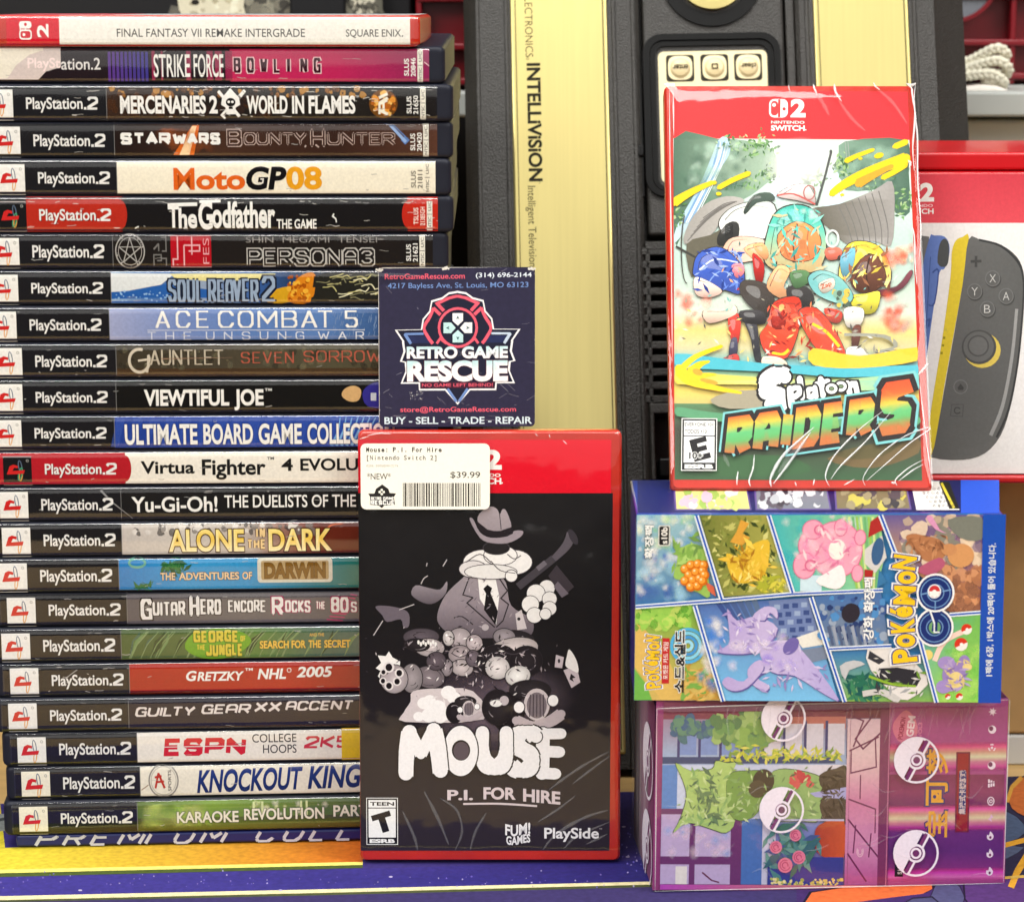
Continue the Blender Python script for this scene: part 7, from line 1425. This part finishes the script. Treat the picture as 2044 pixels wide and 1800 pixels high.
for x, y in ((246, 924), (238, 964), (232, 1002), (225, 1040)): a.rect(x-6, y-6, x+6, y+6, (150, 140, 30) if y > 930 else (206, 190, 70))
a.build('front_print', ink('joy_print', .5, .3), joy)

# ------------------------------------------------------------------ shelf behind, with crates, cord and black boxes
grey = mat('grey_shelf_steel', (176, 180, 176), .5, .4, var=(40, .04))
sf = Frame((0, .33, .2785), (1, 0, 0), (0, 0, 1))
shelf = thing('metal_shelf', 'grey metal shelf edge behind the console', 'shelf', (0, .45, -.002))
link('shelf_board', rbox(sf, -.6, .6, 0, .0125, -.30, 0, .0015), grey, shelf)
for x in (-.42, .42): link('upright', rbox(sf, x-.02, x+.02, -.2805, 0, -.25, -.2, .001), grey, shelf)
back = mat('dark_backdrop', (20, 20, 22), .8, .2)
bo = link('rear_wall', rbox(Frame((0, .66, -.6), (1, 0, 0), (0, 0, 1)), -1.5, 1.5, 0, 2.2, -.02, 0, 0), back); bo['label'] = 'dark wall in shadow behind the shelf'; bo['category'] = 'wall'
wp_ = mat('white_carton', (222, 226, 222), .7, .2, var=(30, .04))
o = link('white_box', rbox(Frame((.18, .352, -.002), (1, 0, 0), (0, 0, 1)), -.045, .16, 0, .2775, -.12, 0, .002), wp_); tag(o, 'plain white box below the grey shelf, above the red controller box', 'box')
maroon = mat('maroon_plastic', (126, 20, 32), .35, .5, var=(30, .15), bump=(60, .15))
def crate(name, label, u0, u1, Y, oval):
    fr = Frame((u0, Y, .2915), (1, 0, 0), (0, 0, 1)); W = u1-u0
    r = thing(name, label, 'crate', fr.P(W/2, 0, -.1), 'maroon crates on the shelf')
    Hc = .15; parts = [rbox(fr, 0, W, 0, Hc, -.18, -.012, .001)]
    rows = (.004, .021, .0445, Hc-.004)
    for v in rows: parts.append(rbox(fr, -.001, W+.001, v-.0016, v+.0016, -.012, 0, .0008))
    n = max(2, int(W/.045)); us = [W*i/n for i in range(n+1)]
    for u in us: parts.append(rbox(fr, u-.0015, u+.0015, 0, Hc, -.012, -.001, .0006))
    link('crate_body', merge(*parts), maroon, r)
    return r, fr, W
crate('plastic_crate', 'maroon plastic crate on the shelf between the case stack and the console', -.046, .006, .338, 0)
cr2, fc2, W2 = crate('plastic_crate', 'maroon plastic crate on the shelf at the right edge, behind the white cord', .162, .40, .385, 1)
link('window_panel', prism(fc2, [(.0640+.0215*math.cos(R(t*10)), .0545+.0215*math.sin(R(t*10))) for t in range(36)], -.011, -.0015), mat('grey_pane', (122, 126, 134), .25, .5, var=(20, .1)), cr2)
link('window_rim', prism(fc2, [(.0640+.0235*math.cos(R(t*10)), .0545+.0235*math.sin(R(t*10))) for t in range(36)], -.011, -.0005, [(.0640+.0215*math.cos(R(t*10)), .0545+.0215*math.sin(R(t*10))) for t in range(36)]), maroon, cr2)
# white braided cord with its plug
cordm = mat('white_braid', (232, 228, 208), .7, .2, bump=(340, .6)); plugm = mat('white_plug', (238, 230, 220), .4, .4)
cord = thing('power_cord', 'coiled white braided cord with moulded plug on the grey shelf', 'cord', aty(1965, 172, .345))
def pp(x, y, Y): return aty(x, y, Y)
def bez(P, n=16): return [Vector(p) for p in [tuple(q) for q in _cat3([Vector(p) for p in P], n)]]
def _cat3(P, k):
    out = []
    for i in range(len(P)-1):
        p0, p1, p2, p3 = P[max(i-1, 0)], P[i], P[i+1], P[min(i+2, len(P)-1)]
        for j in range(k):
            t = j/k; out.append(.5*((2*p1)+(p2-p0)*t+(2*p0-5*p1+4*p2-p3)*t*t+(3*p1-p0-3*p2+p3)*t**3))
    return out+[P[-1]]
def braid(P, r):
    base = _cat3(P, 14); parts = []
    for s_ in range(3):
        Q = []
        L = 0
        for i, p in enumerate(base):
            if i: L += (p-base[i-1]).length
            t = (base[min(i+1, len(base)-1)]-base[max(i-1, 0)]).normalized(); n1 = t.cross(Vector((0, 1, .1))).normalized(); n2 = t.cross(n1)
            q = L/.0042*2*math.pi*.5+s_*2.094; Q.append(p+n1*(math.sin(q)*r*.55)+n2*(math.sin(2*q)*r*.4))
        parts.append(tube(Q, r*.62, 7))
    return join(parts)
for P in ([pp(1880, 140, .35), pp(1935, 122, .352), pp(1985, 98, .35), pp(2006, 104, .35), pp(2004, 118, .356), pp(1960, 128, .36)], [pp(1880, 152, .347), pp(1930, 138, .349), pp(1985, 122, .347), pp(2010, 132, .347), pp(2008, 148, .352), pp(1960, 146, .358)], [pp(1880, 160, .343), pp(1930, 152, .343), pp(1975, 148, .342), pp(2000, 160, .343), pp(2000, 170, .35), pp(1960, 168, .354)]):
    V, F = braid(P, .0024); link('cord_loop', mesh(V, F, True), cordm, cord)
pf = Frame(pp(1892, 176, .3405), (1, 0, 0), (0, 0, 1))
def pu(x, y): return pf.hit(x, y)
op = [pu(x, y) for x, y in ((1902, 175), (1918, 174), (1960, 170), (1990, 172), (2012, 180), (2014, 190), (2000, 196), (1985, 205), (1960, 210), (1925, 211), (1904, 207))]
link('plug', prism(pf, list(reversed(op)), -.010, 0, dome=.0012), plugm, cord)
link('plug_ridge', merge(*[rbox(pf, pu(1904+i*5, 190)[0]-.0004, pu(1904+i*5, 190)[0]+.0004, pu(0, 208)[1], pu(0, 175)[1], -.006, .0012, .0003) for i in range(3)], rbox(pf, pu(1930, 205)[0], pu(1975, 205)[0], pu(0, 206)[1]-.0004, pu(0, 206)[1]+.0004, -.004, .0014, .0003), rbox(pf, pu(1935, 182)[0], pu(1980, 184)[0], pu(0, 184)[1]-.0004, pu(0, 184)[1]+.0004, -.004, .0014, .0003)), mat('plug_shade', (206, 196, 184), .5, .4), cord)
# black box with a pale skull print, black case and gap block beside it
dkp = mat('black_box_board', (26, 26, 28), .6, .3)
def dbox(name, label, x0, x1, Y, hgt, grp=None):
    p0, p1 = aty(x0, 20, Y), aty(x1, 20, Y); fr = Frame((p0.x, Y, .2915), (1, 0, 0), (0, 0, 1)); r = thing(name, label, 'box', fr.P((p1.x-p0.x)/2, 0, -.06), grp)
    link('carton', rbox(fr, 0, p1.x-p0.x, 0, hgt, -.12, 0, .0015), dkp, r); return r, fr
sk, fs = dbox('black_box', 'black box with a weathered skull picture, on the shelf above the stack', -120, 575, .345, .12)
a = Art(lambda x, y, h: (lambda q: fs.P(q[0], max(.001, q[1]), h+.0001))(fs.hit(x, y)))
def sd(P, c): a.poly([(x*.3425, y*.3425) for x, y in P], c, 3)
sd([(1350, 150), (1400, 60), (1400, -120), (1880, -120), (2180, -120), (2230, 60), (2210, 180), (1340, 190)], (96, 94, 84)); a.scatter(90, lambda r: (r.uniform(470, 750), r.uniform(-40, 56)), (6, 18), [(120, 116, 104, .6), (66, 64, 60, .7), (150, 146, 130, .4)], 'blob', 3)
a.scatter(30, lambda r: (r.uniform(345, 370), r.uniform(20, 60)), (5, 14), [(100, 98, 90, .5)], 'blob', 6)
sd([(1040, 30), (1060, -140), (1400, -140), (1420, 40), (1450, 150), (1400, 200), (1080, 200), (1060, 90)], (206, 200, 176)); a.scatter(50, lambda r: (r.uniform(362, 480), r.uniform(-30, 60)), (3, 9), [(176, 168, 142, .6), (226, 220, 200, .5), (150, 144, 124, .4)], 'blob', 4)
for x, y, rx, ry in ((403, 42, 10, 12), (437, 40, 10, 12), (390, 5, 8, 6)): a.ell(x, y, rx, ry, (40, 38, 34))
a.scatter(40, lambda r: (r.uniform(700, 760), r.uniform(-30, 44)), (3, 8), [(206, 200, 180, .7), (80, 78, 70, .6)], 'blob', 5)
a.build('front_print', ink('matte_print', .7, .2), sk)
dbox('black_shelf_block', 'narrow black case on the shelf right of the skull picture', 578, 690, .341, .11)
dbox('black_shelf_block', 'black block filling the dark gap beside the left maroon crate', 694, 822, .352, .115)  # block added where the shelf has only a dark gap
